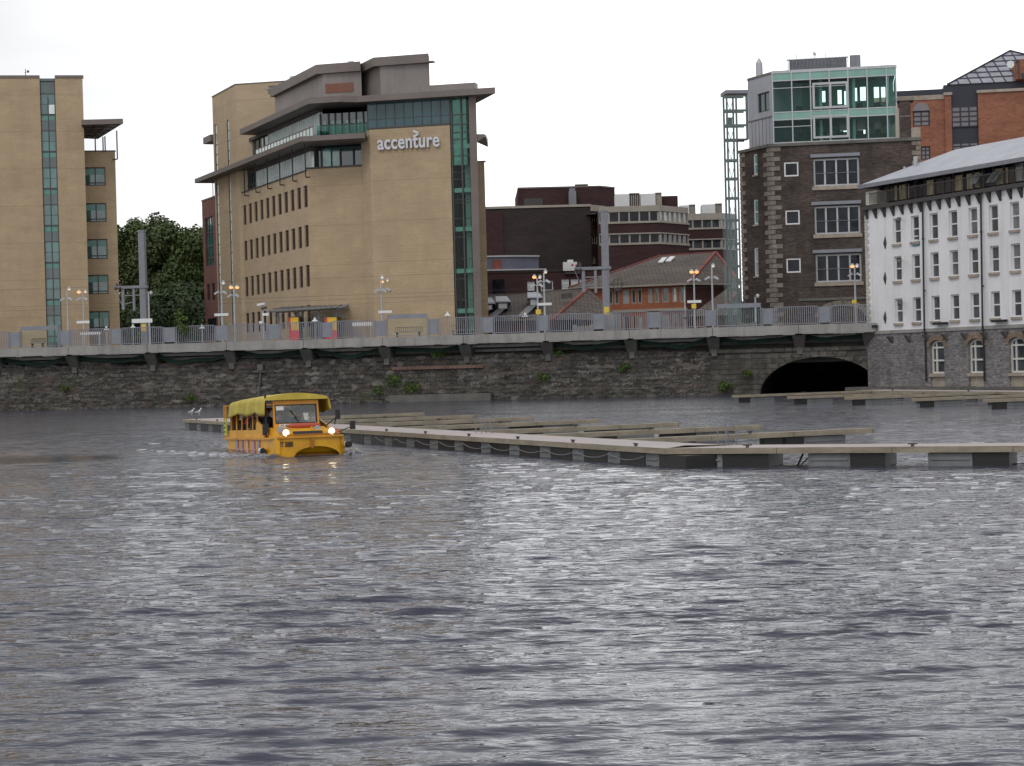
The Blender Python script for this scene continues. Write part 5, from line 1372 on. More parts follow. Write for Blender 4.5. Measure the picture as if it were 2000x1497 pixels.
# ------------------------------------------------ red brick block with glass pyramid at the right
def pyramid_block():
    d = Vector((.985, -.17)).normalized()
    pl = PL(plan(1754, 250, 205), d)
    t = thing('brick_office', 'red-orange brick office block with blue-black cladding and a glass pyramid roof at the right', 'building', (pl.A.x, pl.A.y, 1.5))
    L = lambda x, y: pl.loc(x, y)
    aP0, aP1, aD, aR = L(1846, 250)[0], L(1859, 250)[0], L(1911, 250)[0], L(2080, 220)[0]
    z1 = L(1800, 196)[1]; z2 = L(1850, 187)[1]; z3 = L(1950, 181)[1]
    aw = pl.rect(1783, 217, 1816, 247); lw = pl.rect(1799, 286, 1817, 312)
    m = MB(); holes_wall(m, pl, -3, aP0, 1.5, z1, [aw, lw], .3)
    m.build('left_wall', m_rbrick, t)
    m = MB(); m.pbox(pl, aP0, aP1, 1.5, z2, -2, .25); m.build('brick_pier', m_rbrick, t)
    m = MB(); m.pbox(pl, aD, aR, 1.5, z3, -20, .3); m.build('right_wall', m_rbrick, t)
    m = MB(); m.pbox(pl, -3, aP0, z1, z1 + .5, -.4, .1); m.pbox(pl, aP0 - .1, aP1 + .1, z2, z2 + .3, -2, .4); m.pbox(pl, aD - .1, aR, z3, z3 + .3, -.6, .5); m.build('coping', m_sill, t)
    n = 10; m = MB(); ca = (aw[0] + aw[1]) / 2; hw = (aw[1] - aw[0]) / 2
    pts = [pl.P(ca + hw * math.cos(math.pi * i / n), aw[3] + .02 + .9 * math.sin(math.pi * i / n), .02) for i in range(n + 1)]
    m.poly(pts); m.build('arch_head_glass', m_mauve, t)
    window(pl, aw, t, m_navy, m_mauve, 2, 3, .14, .28); window(pl, lw, t, m_navy, m_mauve, 2, 3, .12, .28, zs=[.36, .7])
    zb = L(1880, 161)[1]; zb2 = L(1950, 178)[1]
    m = MB(); m.pbox(pl, aP1, aD, 1.5, zb2, -2, -.3); m.build('dark_bay', m_navy, t)
    w1 = pl.rect(1861, 208, 1911, 247); w2 = pl.rect(1862, 279, 1911, 292)
    for w, nz_ in ((w1, 4), (w2, 2)):
        w = (aP1 + .05, aD - .05, w[2], w[3]); m = MB(); m.pbox(pl, w[0], w[1], w[2], w[3], -.29, -.2); g = m.build('bay_glass', m_mauve, t)
        m = MB()
        for i in range(4): q = w[0] + (w[1] - w[0]) * i / 3; m.pbox(pl, q - .08, q + .08, w[2], w[3], -.198, -.1)
        for i in range(nz_ + 1): q = w[2] + (w[3] - w[2]) * i / nz_; m.pbox(pl, w[0], w[1], q - .07, q + .07, -.195, -.12)
        m.build('bay_bars', m_navy, g)
    q = pl.off(-1.5); r0 = q.loc(1745, 185)[0]; r1 = q.loc(1843, 185)[0]; zr = q.loc(1800, 176)[1]
    m = MB(); m.pbox(q, r0, r1, z1 - .5, zr, -8, 0); m.build('dark_roof_band', m_navy, t)
    m = MB(); m.pbox(q, r1 + .01, aR, zb2 - .3, zb, -14, 0); m.build('dark_drum', m_navy, t)
    # pyramid
    cor = q.P(q.loc(1850, 168)[0], zb + .01, .2)
    apex = WP(1973, 99.5, cor.y + 6.5)
    bl = (apex.x - cor.x); 
    B0 = cor; B1 = cor + Vector((q.d.x, q.d.y, 0)) * bl * 2; B3 = B0 - Vector((q.n.x, q.n.y, 0)) * 13; B2 = B1 - Vector((q.n.x, q.n.y, 0)) * 13
    m = MB(); m.poly([B0, B1, apex]); m.poly([B1, B2, apex]); m.poly([B2, B3, apex]); m.poly([B3, B0, apex]); py = m.build('glass_pyramid', m_pyr, t)
    m = MB(); n = 14
    up = Vector((0, -.03, .03))
    for i in range(n + 1):
        b = B0.lerp(B1, i / n)
        # bars run up the slope parallel until they meet the hips
        u = i / n; h = 1 - abs(2 * u - 1); mid = B0.lerp(B1, .5)
        top = b + (apex - mid) * h
        m.bar(b + up, top + up, .09)
    for k in range(1, 6):
        u = k / 6; m.bar(B0.lerp(apex, u) + up, B1.lerp(apex, u) + up, .09)
    m.bar(B0 + up, apex + up, .16); m.bar(B1 + up, apex + up, .16)
    m.build('pyramid_bars', m_navy, py)
    q2 = pl.off(.3); r = q2.rect(1985, 115, 2040, 159)
    m = MB(); m.pbox(q2, r[0], r[1], zb - .0, r[3], -5, 0); m.build('brick_upstand', m_rbrick, t)
    r = q2.rect(1995, 143, 2010, 160); m = MB(); m.pbox(q2, r[0], r[1], zb, r[3], .003, .05); m.build('dark_opening', m_navy, t)
    o = thing('satellite_dish', 'round white satellite dish in front of the glass pyramid', 'satellite dish', q2.P(q2.loc(1973, 127)[0], zb))
    a, zz = q2.loc(1973, 127); m = MB(); m.cyl(q2.P(a, zz, .15), q2.P(a, zz, .3), .2, .40, n=20); m.build('dish', m_signw, o)
    m = MB(); m.bar(q2.P(a + .1, zz, .1), q2.P(a + .9, zz + .5, .1), .1); m.bar(q2.P(a + .9, zz + .5, .1), q2.P(a + .9, zb, .1), .1); m.build('bracket', m_mull, o)
m_pyr = glassM('pyramid_glass', (.20, .20, .25), var=.2, ior=1.7)
pyramid_block()

# ------------------------------------------------ white warehouse on its stone base
def white_warehouse():
    C = plan(1694, 600, 149.5); pl = PL(C, dA)
    t = thing('white_warehouse', 'long white rendered warehouse on a grey stone base with sash windows and pale slate roof', 'building', (C.x, C.y, 0))
    L = pl.loc
    zs = (L(1700, 650)[1] + L(2000, 638)[1]) / 2
    zc = (L(1700, 412)[1] + L(1990, 365)[1]) / 2
    aR = L(2000, 600)[0]; E = aR + 26
    zb = -.5
    cols = [1753.3, 1789.5, 1827, 1864.5, 1902.8, 1942.3, 1984]
    ca = [L(x + (0), 520)[0] for x in cols]
    step = (ca[-1] - ca[0]) / 6
    ca = [ca[0] + step * i for i in range(7)] + [ca[-1] + step * i for i in range(1, 6)]
    f = lambda y0, y1, x: (L(x, y0)[1], L(x, y1)[1])
    r1a, r1b = f(425, 473, 1753), f(396, 453, 1983); r2a, r2b = f(500, 549, 1753), f(477, 529, 1983); r3a, r3b = f(583, 629, 1755), f(567, 622, 1985)
    rows = [((a[0] + b[0]) / 2, (a[1] + b[1]) / 2) for a, b in ((r1a, r1b), (r2a, r2b), (r3a, r3b))]
    hw = step * .215
    ws = [(a - hw, a + hw, z0, z1) for a in ca for (z1, z0) in rows]
    m = MB(); holes_wall(m, pl, 0, E, zs, zc, ws, .30)
    m.build('wall', m_render, t)
    for w in ws:
        window(pl, w, t, m_signw, m_dkgl2 if random.random() < .5 else m_sash, 1, 1, .10, .24, zs=[.5])
        m = MB(); m.pbox(pl, w[0] - .06, w[1] + .06, w[2] - .20, w[2] - .004, -.2, .14); m.build('window_sill', m_sill, t)
    # stone base with arched windows
    awx = [(1817, 1848), (1892, 1925.5), (1972, 2005)]
    cs = [(L((a + b) / 2, 700)[0]) for a, b in awx]; st = (cs[2] - cs[0]) / 2
    cs = [cs[0], cs[0] + st, cs[0] + 2 * st, cs[0] + 3 * st, cs[0] + 4 * st]
    za1 = L(1831, 665)[1]; zspr = L(1831, 678)[1]; zsil = L(1831, 730)[1]; aw = .86
    hs = [(c - aw, c + aw, zsil, za1) for c in cs]
    hol = [(c - aw, c + aw, zsil - 1.0, za1) for c in cs]
    m = MB(); holes_wall(m, pl, 0, E, zb, zs, hol, .35, o=.10)
    m.build('stone_base', m_wstone, t)
    for c in cs:
        m = MB(); n = 10     # spandrel pieces turning the square opening into an arch
        for sgn in (-1, 1):
            pts = [pl.P(c + sgn * aw, za1, .10)] + [pl.P(c + sgn * aw * math.cos(math.pi / 2 * i / n), zspr + (za1 - zspr) * math.sin(math.pi / 2 * i / n), .10) for i in range(n + 1)]
            m.poly(pts if sgn > 0 else pts[::-1])
            for i in range(n):
                p = [(c + sgn * aw * math.cos(math.pi / 2 * k / n), zspr + (za1 - zspr) * math.sin(math.pi / 2 * k / n)) for k in (i, i + 1)]
                m.poly([pl.P(*p[0], .10), pl.P(*p[1], .10), pl.P(*p[1], -.2), pl.P(*p[0], -.2)])
        m.build('arch_head', m_wstone, t)
        m = MB()
        for i in range(14):
            t0, t1 = math.pi * i / 14, math.pi * (i + .9) / 14
            P = lambda tt, k, o: pl.P(c + (aw + k) * math.cos(tt), zspr + (za1 - zspr + k) * math.sin(tt), o)
            m.hexa([P(t0, .02, .17), P(t1, .02, .17), P(t1, .02, .0), P(t0, .02, .0), P(t0, .42, .17), P(t1, .42, .17), P(t1, .42, .0), P(t0, .42, .0)])
        m.build('arch_ring', m_archring, t)
        m = MB(); o0, o1 = -.2, -.10; fw = .13
        P = pl.pbox if False else None
        m.pbox(pl, c - aw, c - aw + fw, zsil, zspr, o0, o1); m.pbox(pl, c + aw - fw, c + aw, zsil, zspr, o0, o1)
        m.pbox(pl, c - aw + fw, c + aw - fw, zsil, zsil + fw, o0, o1)
        m.pbox(pl, c - aw * .38 - fw / 2, c - aw * .38 + fw / 2, zsil + fw, za1 - .15, o0, o1 - .01)
        for zz in (zsil + 1.0, zspr - .05): m.pbox(pl, c - aw + fw, c + aw - fw, zz - fw / 2, zz + fw / 2, o0, o1 - .005)
        for i in range(10):
            t0, t1 = math.pi * i / 10, math.pi * (i + 1) / 10
            Q = lambda tt, k, o: pl.P(c + (aw - k) * math.cos(tt), zspr + (za1 - zspr - k) * math.sin(tt), o)
            m.hexa([Q(t0, fw, o1), Q(t1, fw, o1), Q(t1, fw, o0), Q(t0, fw, o0), Q(t0, 0, o1), Q(t1, 0, o1), Q(t1, 0, o0), Q(t0, 0, o0)])
        fr = m.build('arched_window', m_winframe, t)
        g = MB(); g.pbox(pl, c - aw, c + aw, zsil, za1, -.30, -.22); g.build('pane', m_dkgl2, fr)
        m = MB(); m.pbox(pl, c - aw, c + aw, zsil - 1.0, zsil - .25, -.3, -.02); m.pbox(pl, c - aw - .1, c + aw + .1, zsil - .245, zsil - .01, -.3, .2); m.build('sill_panel', m_sill, t)
    m = MB(); m.pbox(pl, -.05, E, zs - .12, zs + .14, -.2, .2); m.build('string_course', m_conc, t)
    m = MB()
    for i in range(34):
        z0 = zs + .2 + (zc - zs - .3) * i / 34; w = .48 if i % 2 else .28
        m.pbox(pl, -.03, w, z0, z0 + (zc - zs - .3) / 34 - .03, -.3, .06)
    m.build('corner_quoins', m_quoinl, t)
    # cornice, brackets, downpipes
    m = MB(); m.pbox(pl, -.12, E, zc, zc + .30, -.5, .32); m.build('dark_cornice', m_mull, t)
    a = .3
    while a < E:
        m = MB(); m.hexa([pl.P(a, zc - .75, .07), pl.P(a + .18, zc - .75, .07), pl.P(a + .18, zc - .75, .0), pl.P(a, zc - .75, .0), pl.P(a, zc - .01, .45), pl.P(a + .18, zc - .01, .45), pl.P(a + .18, zc - .01, .0), pl.P(a, zc - .01, .0)])
        m.build('cornice_bracket', m_mull, t); a += step / 2.0
    for x in (1809, 1923):
        a = L(x, 560)[0]; m = MB(); m.cyl(pl.P(a, .8, .22), pl.P(a, zs - .2, .22), .07); m.cyl(pl.P(a, zs - .2, .28), pl.P(a - .0, zc, .16), .07)
        for zz in (zs + 3, zs + 7, zs + 11): m.cyl(pl.P(a, zz, .2), pl.P(a, zz + .15, .2), .10)
        m.build('downpipe', m_black, t)
    # beam-end stones, anchor plates, lamps, plate
    a = L(1744, 655)[0]
    while a < E:
        m = MB(); m.hexa([pl.P(a - .16, zs - .9, .1), pl.P(a + .16, zs - .9, .1), pl.P(a + .16, zs - .9, 0), pl.P(a - .16, zs - .9, 0), pl.P(a - .2, zs - .35, .55), pl.P(a + .2, zs - .35, .55), pl.P(a + .2, zs - .35, 0), pl.P(a - .2, zs - .35, 0)])
        m.build('stone_corbel', m_concd, t); a += st / 2
    for y in (475, 544, 621):
        a, z = L(1729, y); m = MB(); m.hexa([pl.P(a - .05, z - .5, .002), pl.P(a + .05, z - .5, .002), pl.P(a + .05, z - .5, .0), pl.P(a - .05, z - .5, .0), pl.P(a - .18, z, .07), pl.P(a + .18, z, .07), pl.P(a + .18, z, 0), pl.P(a - .18, z, 0)])
        m.hexa([pl.P(a - .18, z, .07), pl.P(a + .18, z, .07), pl.P(a + .18, z, 0), pl.P(a - .18, z, 0), pl.P(a - .05, z + .5, .002), pl.P(a + .05, z + .5, .002), pl.P(a + .05, z + .5, .0), pl.P(a - .05, z + .5, .0)])
        m.build('anchor_plate', m_mull, t)
    for x, y in ((1766, 427), (1767, 509), (1768, 591)):
        a, z = L(x, y); m = MB(); m.bar(pl.P(a - .5, z + .1, .0), pl.P(a - .1, z, .55), .09); m.ball(pl.P(a + .1, z - .1, .6), .2, 8, 5); m.build('wall_lamp', m_concd, t)
    r = pl.rect(1783.5, 472, 1797, 481); m = MB(); m.pbox(pl, r[0], r[1], r[2], r[3], .003, .06); m.build('teal_plaque', M('teal_plaque', (.05, .22, .24), .5, .1), t)
    m = MB()
    for i in range(3): m.pbox(pl, r[0] + .15, r[1] - .15, r[2] + .12 + i * .3, r[2] + .2 + i * .3, .062, .07)
    m.build('plaque_lines', m_signw, t)
    for x in (1707, 1843, 1958):
        a, z = L(x, 646 - (x - 1707) * .04); m = MB(); m.pbox(pl, a - .7, a + .7, z + .25, z + .42, .1, .5); m.build('flood_light', m_black, t)
    # set-back attic storey
    q = pl.off(-.9); zA0 = zc + .30; zA1 = q.loc(1850, 333)[1]
    pkq = pl.off(-6.2); zpk = (pkq.loc(1865, 291)[1] + pkq.loc(2000, 269.5)[1]) / 2; apk = pkq.loc(1865, 291)[0]
    zA1 = (pl.off(.3).loc(1750, 349)[1] + pl.off(.3).loc(2000, 309)[1]) / 2
    m = MB(); m.pbox(q, 0.8, E, zA0, zA1, -8, -.3); m.build('attic_core', m_darkroom, t)
    m = MB(); m.pbox(q, .8, E, zA0, zA1, -.25, -.2); at = m.build('attic_glazing', m_dkgl, t)
    a = 1.2; k = 0
    while a < E - 1:
        w = random.choice([.9, 1.2, 1.5]); c_ = k % 6
        if c_ not in (3,):
            m = MB(); m.pbox(q, a, a + w, zA0 + .3, zA1 - .3, -.195, -.16); m.build('curtain', m_curtain if c_ in (1, 2, 4) else m_browncur, at)
        a += w + random.choice([.12, .15, .35]); k += 1
    a = .8
    while a < E: m = MB(); m.pbox(q, a - .06, a + .06, zA0, zA1, -.19, .0); a += step / 2; m.build('attic_post', m_mull, t)
    for x, y in ((1908, 350), (1945, 346)):
        a, z = q.loc(x, y); m = MB(); m.hexa([q.P(a - .55, z - .4, .5), q.P(a + .45, z - .4, .5), q.P(a + .45, z - .4, .45), q.P(a - .55, z - .4, .45), q.P(a - .3, z + .4, .0), q.P(a + .7, z + .4, .0), q.P(a + .7, z + .4, -.05), q.P(a - .3, z + .4, -.05)]); m.build('tilted_sash', m_litglass, t)
    a, z = q.loc(1992, 338); m = MB(); m.pbox(q, a - .4, a + .4, z - .6, z + .7, -.1, .05); m.build('bright_door', m_litglass, t)
    m = MB(); rr = pl.off(.2)
    for i in range(int(E / .16)): m.pbox(rr, .9 + i * .16, .93 + i * .16, zc + .42, zc + 1.25, -.02, .01)
    m.pbox(rr, .9, E, zc + 1.25, zc + 1.31, -.04, .03)
    m.build('balcony_railing', m_mull, t)
    m = MB(); r = pl.rect(1690, 380, 1711, 408); m.pbox(pl, 0, L(1711, 395)[0], zc + .42, zc + 1.5, -2.2, -.1); m.build('end_box', m_quoinl, t)
    # roof: eaves overhang, hip at the left end
    zE = zA1 + .0
    ea = L(1692, 357)[0]
    R0 = pl.P(-.4, zE, .3); R1 = pl.P(E, zE, .3)
    W_ = 13.0
    pk = pl.P(apk, zpk, -6.2); pkR = pl.P(E, zpk, -6.2)
    Bk0 = pl.P(-.4, zE, -W_); Bk1 = pl.P(E, zE, -W_)
    m = MB(); m.poly([R0, R1, pkR, pk]); m.poly([Bk0, R0, pk]); m.poly([Bk1, Bk0, pk, pkR]); m.poly([R0, Bk0, Bk1, R1]); rf = m.build('roof', m_slate, t)
    m = MB(); m.pbox(pl, -.4, E, zE - .28, zE + .03, .2, .38); m.pbox(pl, -.5, -.32, zE - .26, zE + .03, -W_, .2); m.build('eaves_gutter', m_steelgrey, t)
    for x, y0, y1, w in ((1788, 306, 329, .16), (1766.5, 326, 333, .1), (1795, 320, 328, .1)):
        a, z0 = pl.off(-3).loc(x, y1); _, z1 = pl.off(-3).loc(x, y0); m = MB(); m.cyl(pl.P(a, z0 - .8, -3), pl.P(a, z1, -3), w); m.build('vent_pipe', m_alu, rf)
    m = MB(); m.prism([pl.xy(0, -.4), pl.xy(E, -.4), pl.xy(E, -W_), pl.xy(0, -W_)], -.5, zc + .3); m.build('core', m_render, t)
    # stone ledge at its foot
    o = thing('stone_quay_ledge', 'low dark stone ledge along the foot of the white warehouse base', 'quay ledge', pl.P(5, 0))
    m = MB()
    a = -1.2
    while a < E:
        w = random.uniform(1.2, 2.2); m.pbox(pl, a, a + w - .02, -.6, .38 + random.uniform(-.04, .06), -.1, 1.5 + random.uniform(-.06, .06)); a += w
    m.build('ledge', m_concd, o)
m_sash = glassM('sash_glass', (.12, .13, .14), ior=1.8, var=.4)
m_wstone = brickM('grey_rubble_stone', (.25, .235, .24), (.15, .14, .145), (.20, .19, .19), .42, .20, .6, patch=.2, msize=.03, bumpd=.05, grime=.45, gcol=(.09, .085, .08))
m_archring = brickM('ochre_arch_brick', (.27, .20, .14), (.20, .14, .11), (.2, .18, .15), .2, .2, .3)
m_winframe = M('cream_window_frame', (.60, .60, .56), .6, .06)
m_quoinl = M('pale_quoin', (.48, .47, .42), .85, .15, 1.5, 6, grime=.3)
m_browncur = M('brown_curtain', (.10, .08, .065), .9, .25)
white_warehouse()

# ================================================================== TREES
def leafM(name, c):
    m, nd, lk, b, o = base_mat(name)
    n1 = noise_n(nd, lk, .35, 3); n2 = noise_n(nd, lk, 3.0, 3)
    c1 = mixc(nd, lk, ramp(nd, lk, n1.outputs[0], .35, .65), tuple(x * .85 for x in c), tuple(x * 1.25 for x in c))
    c2 = mixc(nd, lk, ramp(nd, lk, n2.outputs[0], .3, .7), (.65, .65, .65), (1.4, 1.35, 1.1))
    lk.new(mixc(nd, lk, 1.0, c1, c2, 'MULTIPLY'), b.inputs['Base Color'])
    b.inputs['Roughness'].default_value = .6; b.inputs['Specular IOR Level'].default_value = .25
    return m
m_bark = M('bark', (.07, .055, .04), .9, .3)
m_leaf1 = leafM('dark_leaves', (.066, .096, .040)); m_leaf2 = leafM('mid_leaves', (.074, .112, .044)); m_leaf3 = leafM('bush_leaves', (.08, .125, .07))
def leaf_cloud(name, mat, parent, clumps, n, size, seed, origin=None):
    rng = np.random.default_rng(seed)
    ws = np.array([c[3] ** 2 for c in clumps]); ws /= ws.sum()
    C = np.array([c[:3] for c in clumps]); Rr = np.array([c[3] for c in clumps]); Zs = np.array([c[4] if len(c) > 4 else 1.0 for c in clumps])
    pick = rng.choice(len(clumps), n, p=ws)
    v = rng.normal(size=(n, 3)); v /= np.linalg.norm(v, axis=1)[:, None]
    rad = Rr[pick] * (.35 + .7 * rng.random(n) ** .6)
    off = v * rad[:, None]; off[:, 2] *= Zs[pick]
    p = C[pick] + off
    nr = v + rng.normal(size=(n, 3)) * .6; nr[:, 2] += .3; nr /= np.linalg.norm(nr, axis=1)[:, None]
    t = np.cross(nr, rng.normal(size=(n, 3))); t /= np.linalg.norm(t, axis=1)[:, None]
    b = np.cross(nr, t); s = size * (.6 + .8 * rng.random(n))[:, None]
    q = np.stack([p - t * s * .5, p + b * s * .35, p + t * s * .6, p - b * s * .35], 1).reshape(-1, 3)
    o0 = np.array(ORG[parent.name]) if parent else np.array(origin)
    me = bpy.data.meshes.new(name); q = (q - o0).astype(np.float32)
    me.vertices.add(len(q)); me.vertices.foreach_set('co', q.ravel())
    me.loops.add(len(q)); me.loops.foreach_set('vertex_index', np.arange(len(q), dtype=np.int32))
    me.polygons.add(n); me.polygons.foreach_set('loop_start', np.arange(0, 4 * n, 4, dtype=np.int32)); me.polygons.foreach_set('loop_total', np.full(n, 4, dtype=np.int32))
    me.update(); me.materials.append(mat)
    o = bpy.data.objects.new(name, me); COL.objects.link(o)
    if parent: o.parent = parent
    else: o.location = o0
    return o
def tree(label, px, ptop, Y, width, mat, seed, n=15000, base_z=1.5, name='broadleaf_tree', tufts=True, group='trees between the office buildings'):
    rng = random.Random(seed)
    Y += 16
    c = plan(px, 600, Y); top = WP(px, ptop, Y).z; H = top - base_z
    t = thing(name, label, 'tree', (c.x, c.y, base_z), group)
    cl = []
    for i in range(48):
        u = rng.random(); z = base_z + H * (.18 + .74 * u); rr = width * .5 * math.sqrt(max(.1, 1 - ((u - .45) / .62) ** 2))
        a = rng.random() * 6.28; k = rng.random() ** .6
        cl.append((c.x + math.cos(a) * rr * k, c.y + math.sin(a) * rr * k * .8, z, rng.uniform(1.1, 2.0) * width / 9, 1.05))
    if tufts:
        for i in range(16):
            a = rng.uniform(-1, 1); z = top - H * .16 - abs(a) ** 2 * H * .12 + rng.uniform(-1, 1.2)
            cl.append((c.x + a * width * .5, c.y + rng.uniform(-2, 2), z, rng.uniform(.45, .8), 2.4))
    m = MB(); m.cyl((c.x, c.y, base_z - .2), (c.x + .2, c.y, base_z + H * .55), .38, .2, n=9)
    for i in range(9):
        q = rng.choice(cl[:34]); z = base_z + H * rng.uniform(.2, .5); m.cyl((c.x + .1, c.y, z), (q[0], q[1], q[2]), .14, .04, n=6)
    m.build('trunk', m_bark, t)
    leaf_cloud('crown', mat, t, cl, int(n * 1.6), .40, seed)
tree('dark leafy tree directly right of the left tan office block', 248, 424, 212, 8.5, m_leaf1, 3)
tree('tall dark green tree behind the grey catenary mast, its crown the highest of the clump', 292, 417, 214, 9.5, m_leaf2, 5, 17000)
tree('dark green tree in the middle of the clump between the offices', 338, 424, 210, 9.0, m_leaf1, 8, 16000)
tree('leafy green tree leaning against the red-brown brick annex', 380, 434, 207, 8.0, m_leaf2, 12, 14000)
tree('low bright green bushy tree below the tall trees beside the brick annex', 345, 556, 200, 7.0, m_leaf3, 15, 9000, name='bushy_tree', tufts=False)
tree('low bluish green bushy tree below the tall trees by the mast', 296, 575, 201, 7.0, m_leaf3, 17, 8000, name='bushy_tree', tufts=False)
tree('low dark bushy tree at the right foot of the tall clump', 385, 585, 199, 6.0, m_leaf3, 19, 7000, name='bushy_tree', tufts=False)

def weed(label, pl, x, y, n, r, seed, mat=None, o=.25):
    a, z = pl.loc(x, y); p = pl.P(a, z, o)
    rng = random.Random(seed)
    cl = [(p.x + rng.uniform(-r, r) * .8, p.y - rng.random() * .15, p.z + rng.uniform(-r, r) * .5, r * rng.uniform(.4, .65), .9) for _ in range(9)] + [(p.x, p.y, p.z, r * .95, .6)]
    ob = leaf_cloud('wall_weed', mat or m_weed, None, cl, n, .13, seed, origin=p)
    tag(ob, label, 'plant', 'weeds growing on the quay wall')
m_weed = leafM('weed_leaves', (.07, .115, .03))
weed('small weed tuft low on the quay wall at the far left, above the water', WL, 130, 758, 220, .45, 1)
weed('bright weed tuft at the foot of the quay wall left of the yellow boat', WL, 375, 777, 320, .6, 2)
weed('spreading green weed on the quay wall just above the boat canopy front', WL, 770, 744, 420, .8, 3)
weed('green weed patch on the quay wall above the low concrete ledge', WL, 806, 757, 480, .8, 4)
weed('trailing weed on the quay wall left of the concrete ledge', WL, 741, 762, 260, .5, 5)
weed('pale green weed halfway up the quay wall right of the pink brick course', WL, 1062, 736, 300, .6, 6)
weed('weed tuft on the broken wall top under the platform above the pink brick course', WL, 858, 688, 380, .7, 7, o=-.1)
weed('green weed at the waterline left of the arched culvert', WL, 1418, 752, 420, .6, 8)
weed('weed sprouting from the dressed stones beside the arch springing', WL, 1462, 728, 240, .45, 9)
weed('weed on the wall top beneath the green netting near the left mast', WL, 305, 706, 260, .5, 10, o=-.1)
weed('small weed on the wall top under the platform, right of the middle', WL, 1090, 690, 220, .45, 11, o=-.1)
weed('sparse weed high on the quay wall below the concrete corbel right of the shelter', WL, 1222, 716, 260, .5, 12)
def sapling():
    p = WP(352, 632, 160); t = thing('sapling', 'small bright green sapling sprouting behind the railing below the bushy trees', 'plant', (p.x, p.y, DZ1))
    m = MB(); m.cyl((p.x, p.y, DZ1), (p.x + .1, p.y, DZ1 + 2.6), .04, .02); m.build('stem', m_bark, t)
    leaf_cloud('leaves', m_weed, t, [(p.x + random.uniform(-.4, .4), p.y, DZ1 + 1.0 + .25 * i, .35, 1) for i in range(8)], 350, .2, 5)
sapling()

# ================================================================== STATION FURNITURE
FD = DK.off(-3.0)      # back of near platform
FA = DK.off(-12.5)     # far platform
def mast(x, yt, label, o_):
    a, zt = o_.loc(x, yt); t = thing('catenary_mast', label, 'mast', o_.P(a, DZ1), 'overhead line masts on the platform')
    m = MB(); w = .28
    m.pbox(o_, a - w, a + w, DZ1, zt, -.45, .0); m.pbox(o_, a - w - .04, a + w + .04, zt, zt + .14, -.5, .05); m.build('column', m_steelgrey, t)
    za = o_.loc(x, yt)[1] - (4.6 if yt > 430 else 4.8)
    za = o_.loc(x, 560 if x < 600 else 523)[1]
    m = MB(); m.pbox(o_, a - 2.6, a + .45, za - .14, za + .10, -.35, .08); m.build('cross_arm', m_steelgrey, t)
    m = MB(); m.pbox(o_, a - 2.0, a - 1.75, za - 2.0, za - .15, -.2, .0); m.pbox(o_, a - .95, a - .75, za - 2.1, za - .15, -.2, 0)
    m.bar(o_.P(a - 1.75, za - .75, -.1), o_.P(a - .3, za - .75, -.1), .08); m.bar(o_.P(a - 1.75, za - 1.5, -.1), o_.P(a - 1.0, za - 1.35, -.1), .08)
    m.bar(o_.P(a - 2.6, za - .2, -.1), o_.P(a - 1.9, za - 1.9, -.1), .05); m.build('drop_arm', m_steelgrey, t)
    m = MB(); 
    for q in (a - 2.45, a - 2.1): m.cyl(o_.P(q, za + .1, -.1), o_.P(q, za + .35, -.1), .09, n=8); m.cyl(o_.P(q - .1, za - .1, .15), o_.P(q + .12, za - .1, .15), .12, n=8)
    m.build('insulator', m_mull, t)
    zy = o_.loc(x, 640 if x < 600 else 607)[1]
    m = MB(); m.pbox(o_, a - .18, a + .24, zy - .35, zy + .3, .003, .02); m.build('yellow_plate', m_ylsign, t)
    if x > 600:
        m = MB(); zz = o_.loc(x, 556)[1]
        for k in range(6): 
            t0, t1 = math.pi * k / 3, math.pi * (k + 1) / 3
            m.bar(o_.P(a + 1.0 + .45 * math.cos(t0), zz + .5 * math.sin(t0), -.1), o_.P(a + 1.0 + .45 * math.cos(t1), zz + .5 * math.sin(t1), -.1), .09)
        m.bar(o_.P(a, zz, -.1), o_.P(a + 1.6, zz, -.1), .07); m.bar(o_.P(a + 1.0, zz - .5, -.1), o_.P(a + 1.0, zz + .5, -.1), .06); m.build('tension_wheel', m_mull, t)
    else:
        m = MB(); r = o_.rect(258, 623, 298, 631); m.pbox(o_, r[0], r[1], r[2], r[3], .03, .08); m.build('sign_board', m_signw, t)
    return a, za
ma = mast(275, 453, 'tall grey steel overhead line mast in front of the trees', DK.off(-2.0))
mb_ = mast(1179, 414, 'tall grey steel overhead line mast in front of the brown brick offices', DK.off(-2.0))
o = thing('overhead_wires', 'thin dark overhead electric wires running along the railway above the platform', 'cable', DK.P(30, 10))
q_ = DK.off(-2.2)
for dz in (0.15, -1.4, -1.75):
    m = MB()
    for i in range(10):
        s0, s1 = -25 + i * 12.0, -25 + (i + 1) * 12.0
        if s1 > sR - .3: s1 = sR - .3
        m.cyl(q_.P(s0, ma[1] + dz, 0), q_.P(s1, ma[1] + dz, 0), .008, n=4, caps=False)
    m.build('wire', m_mull, o)

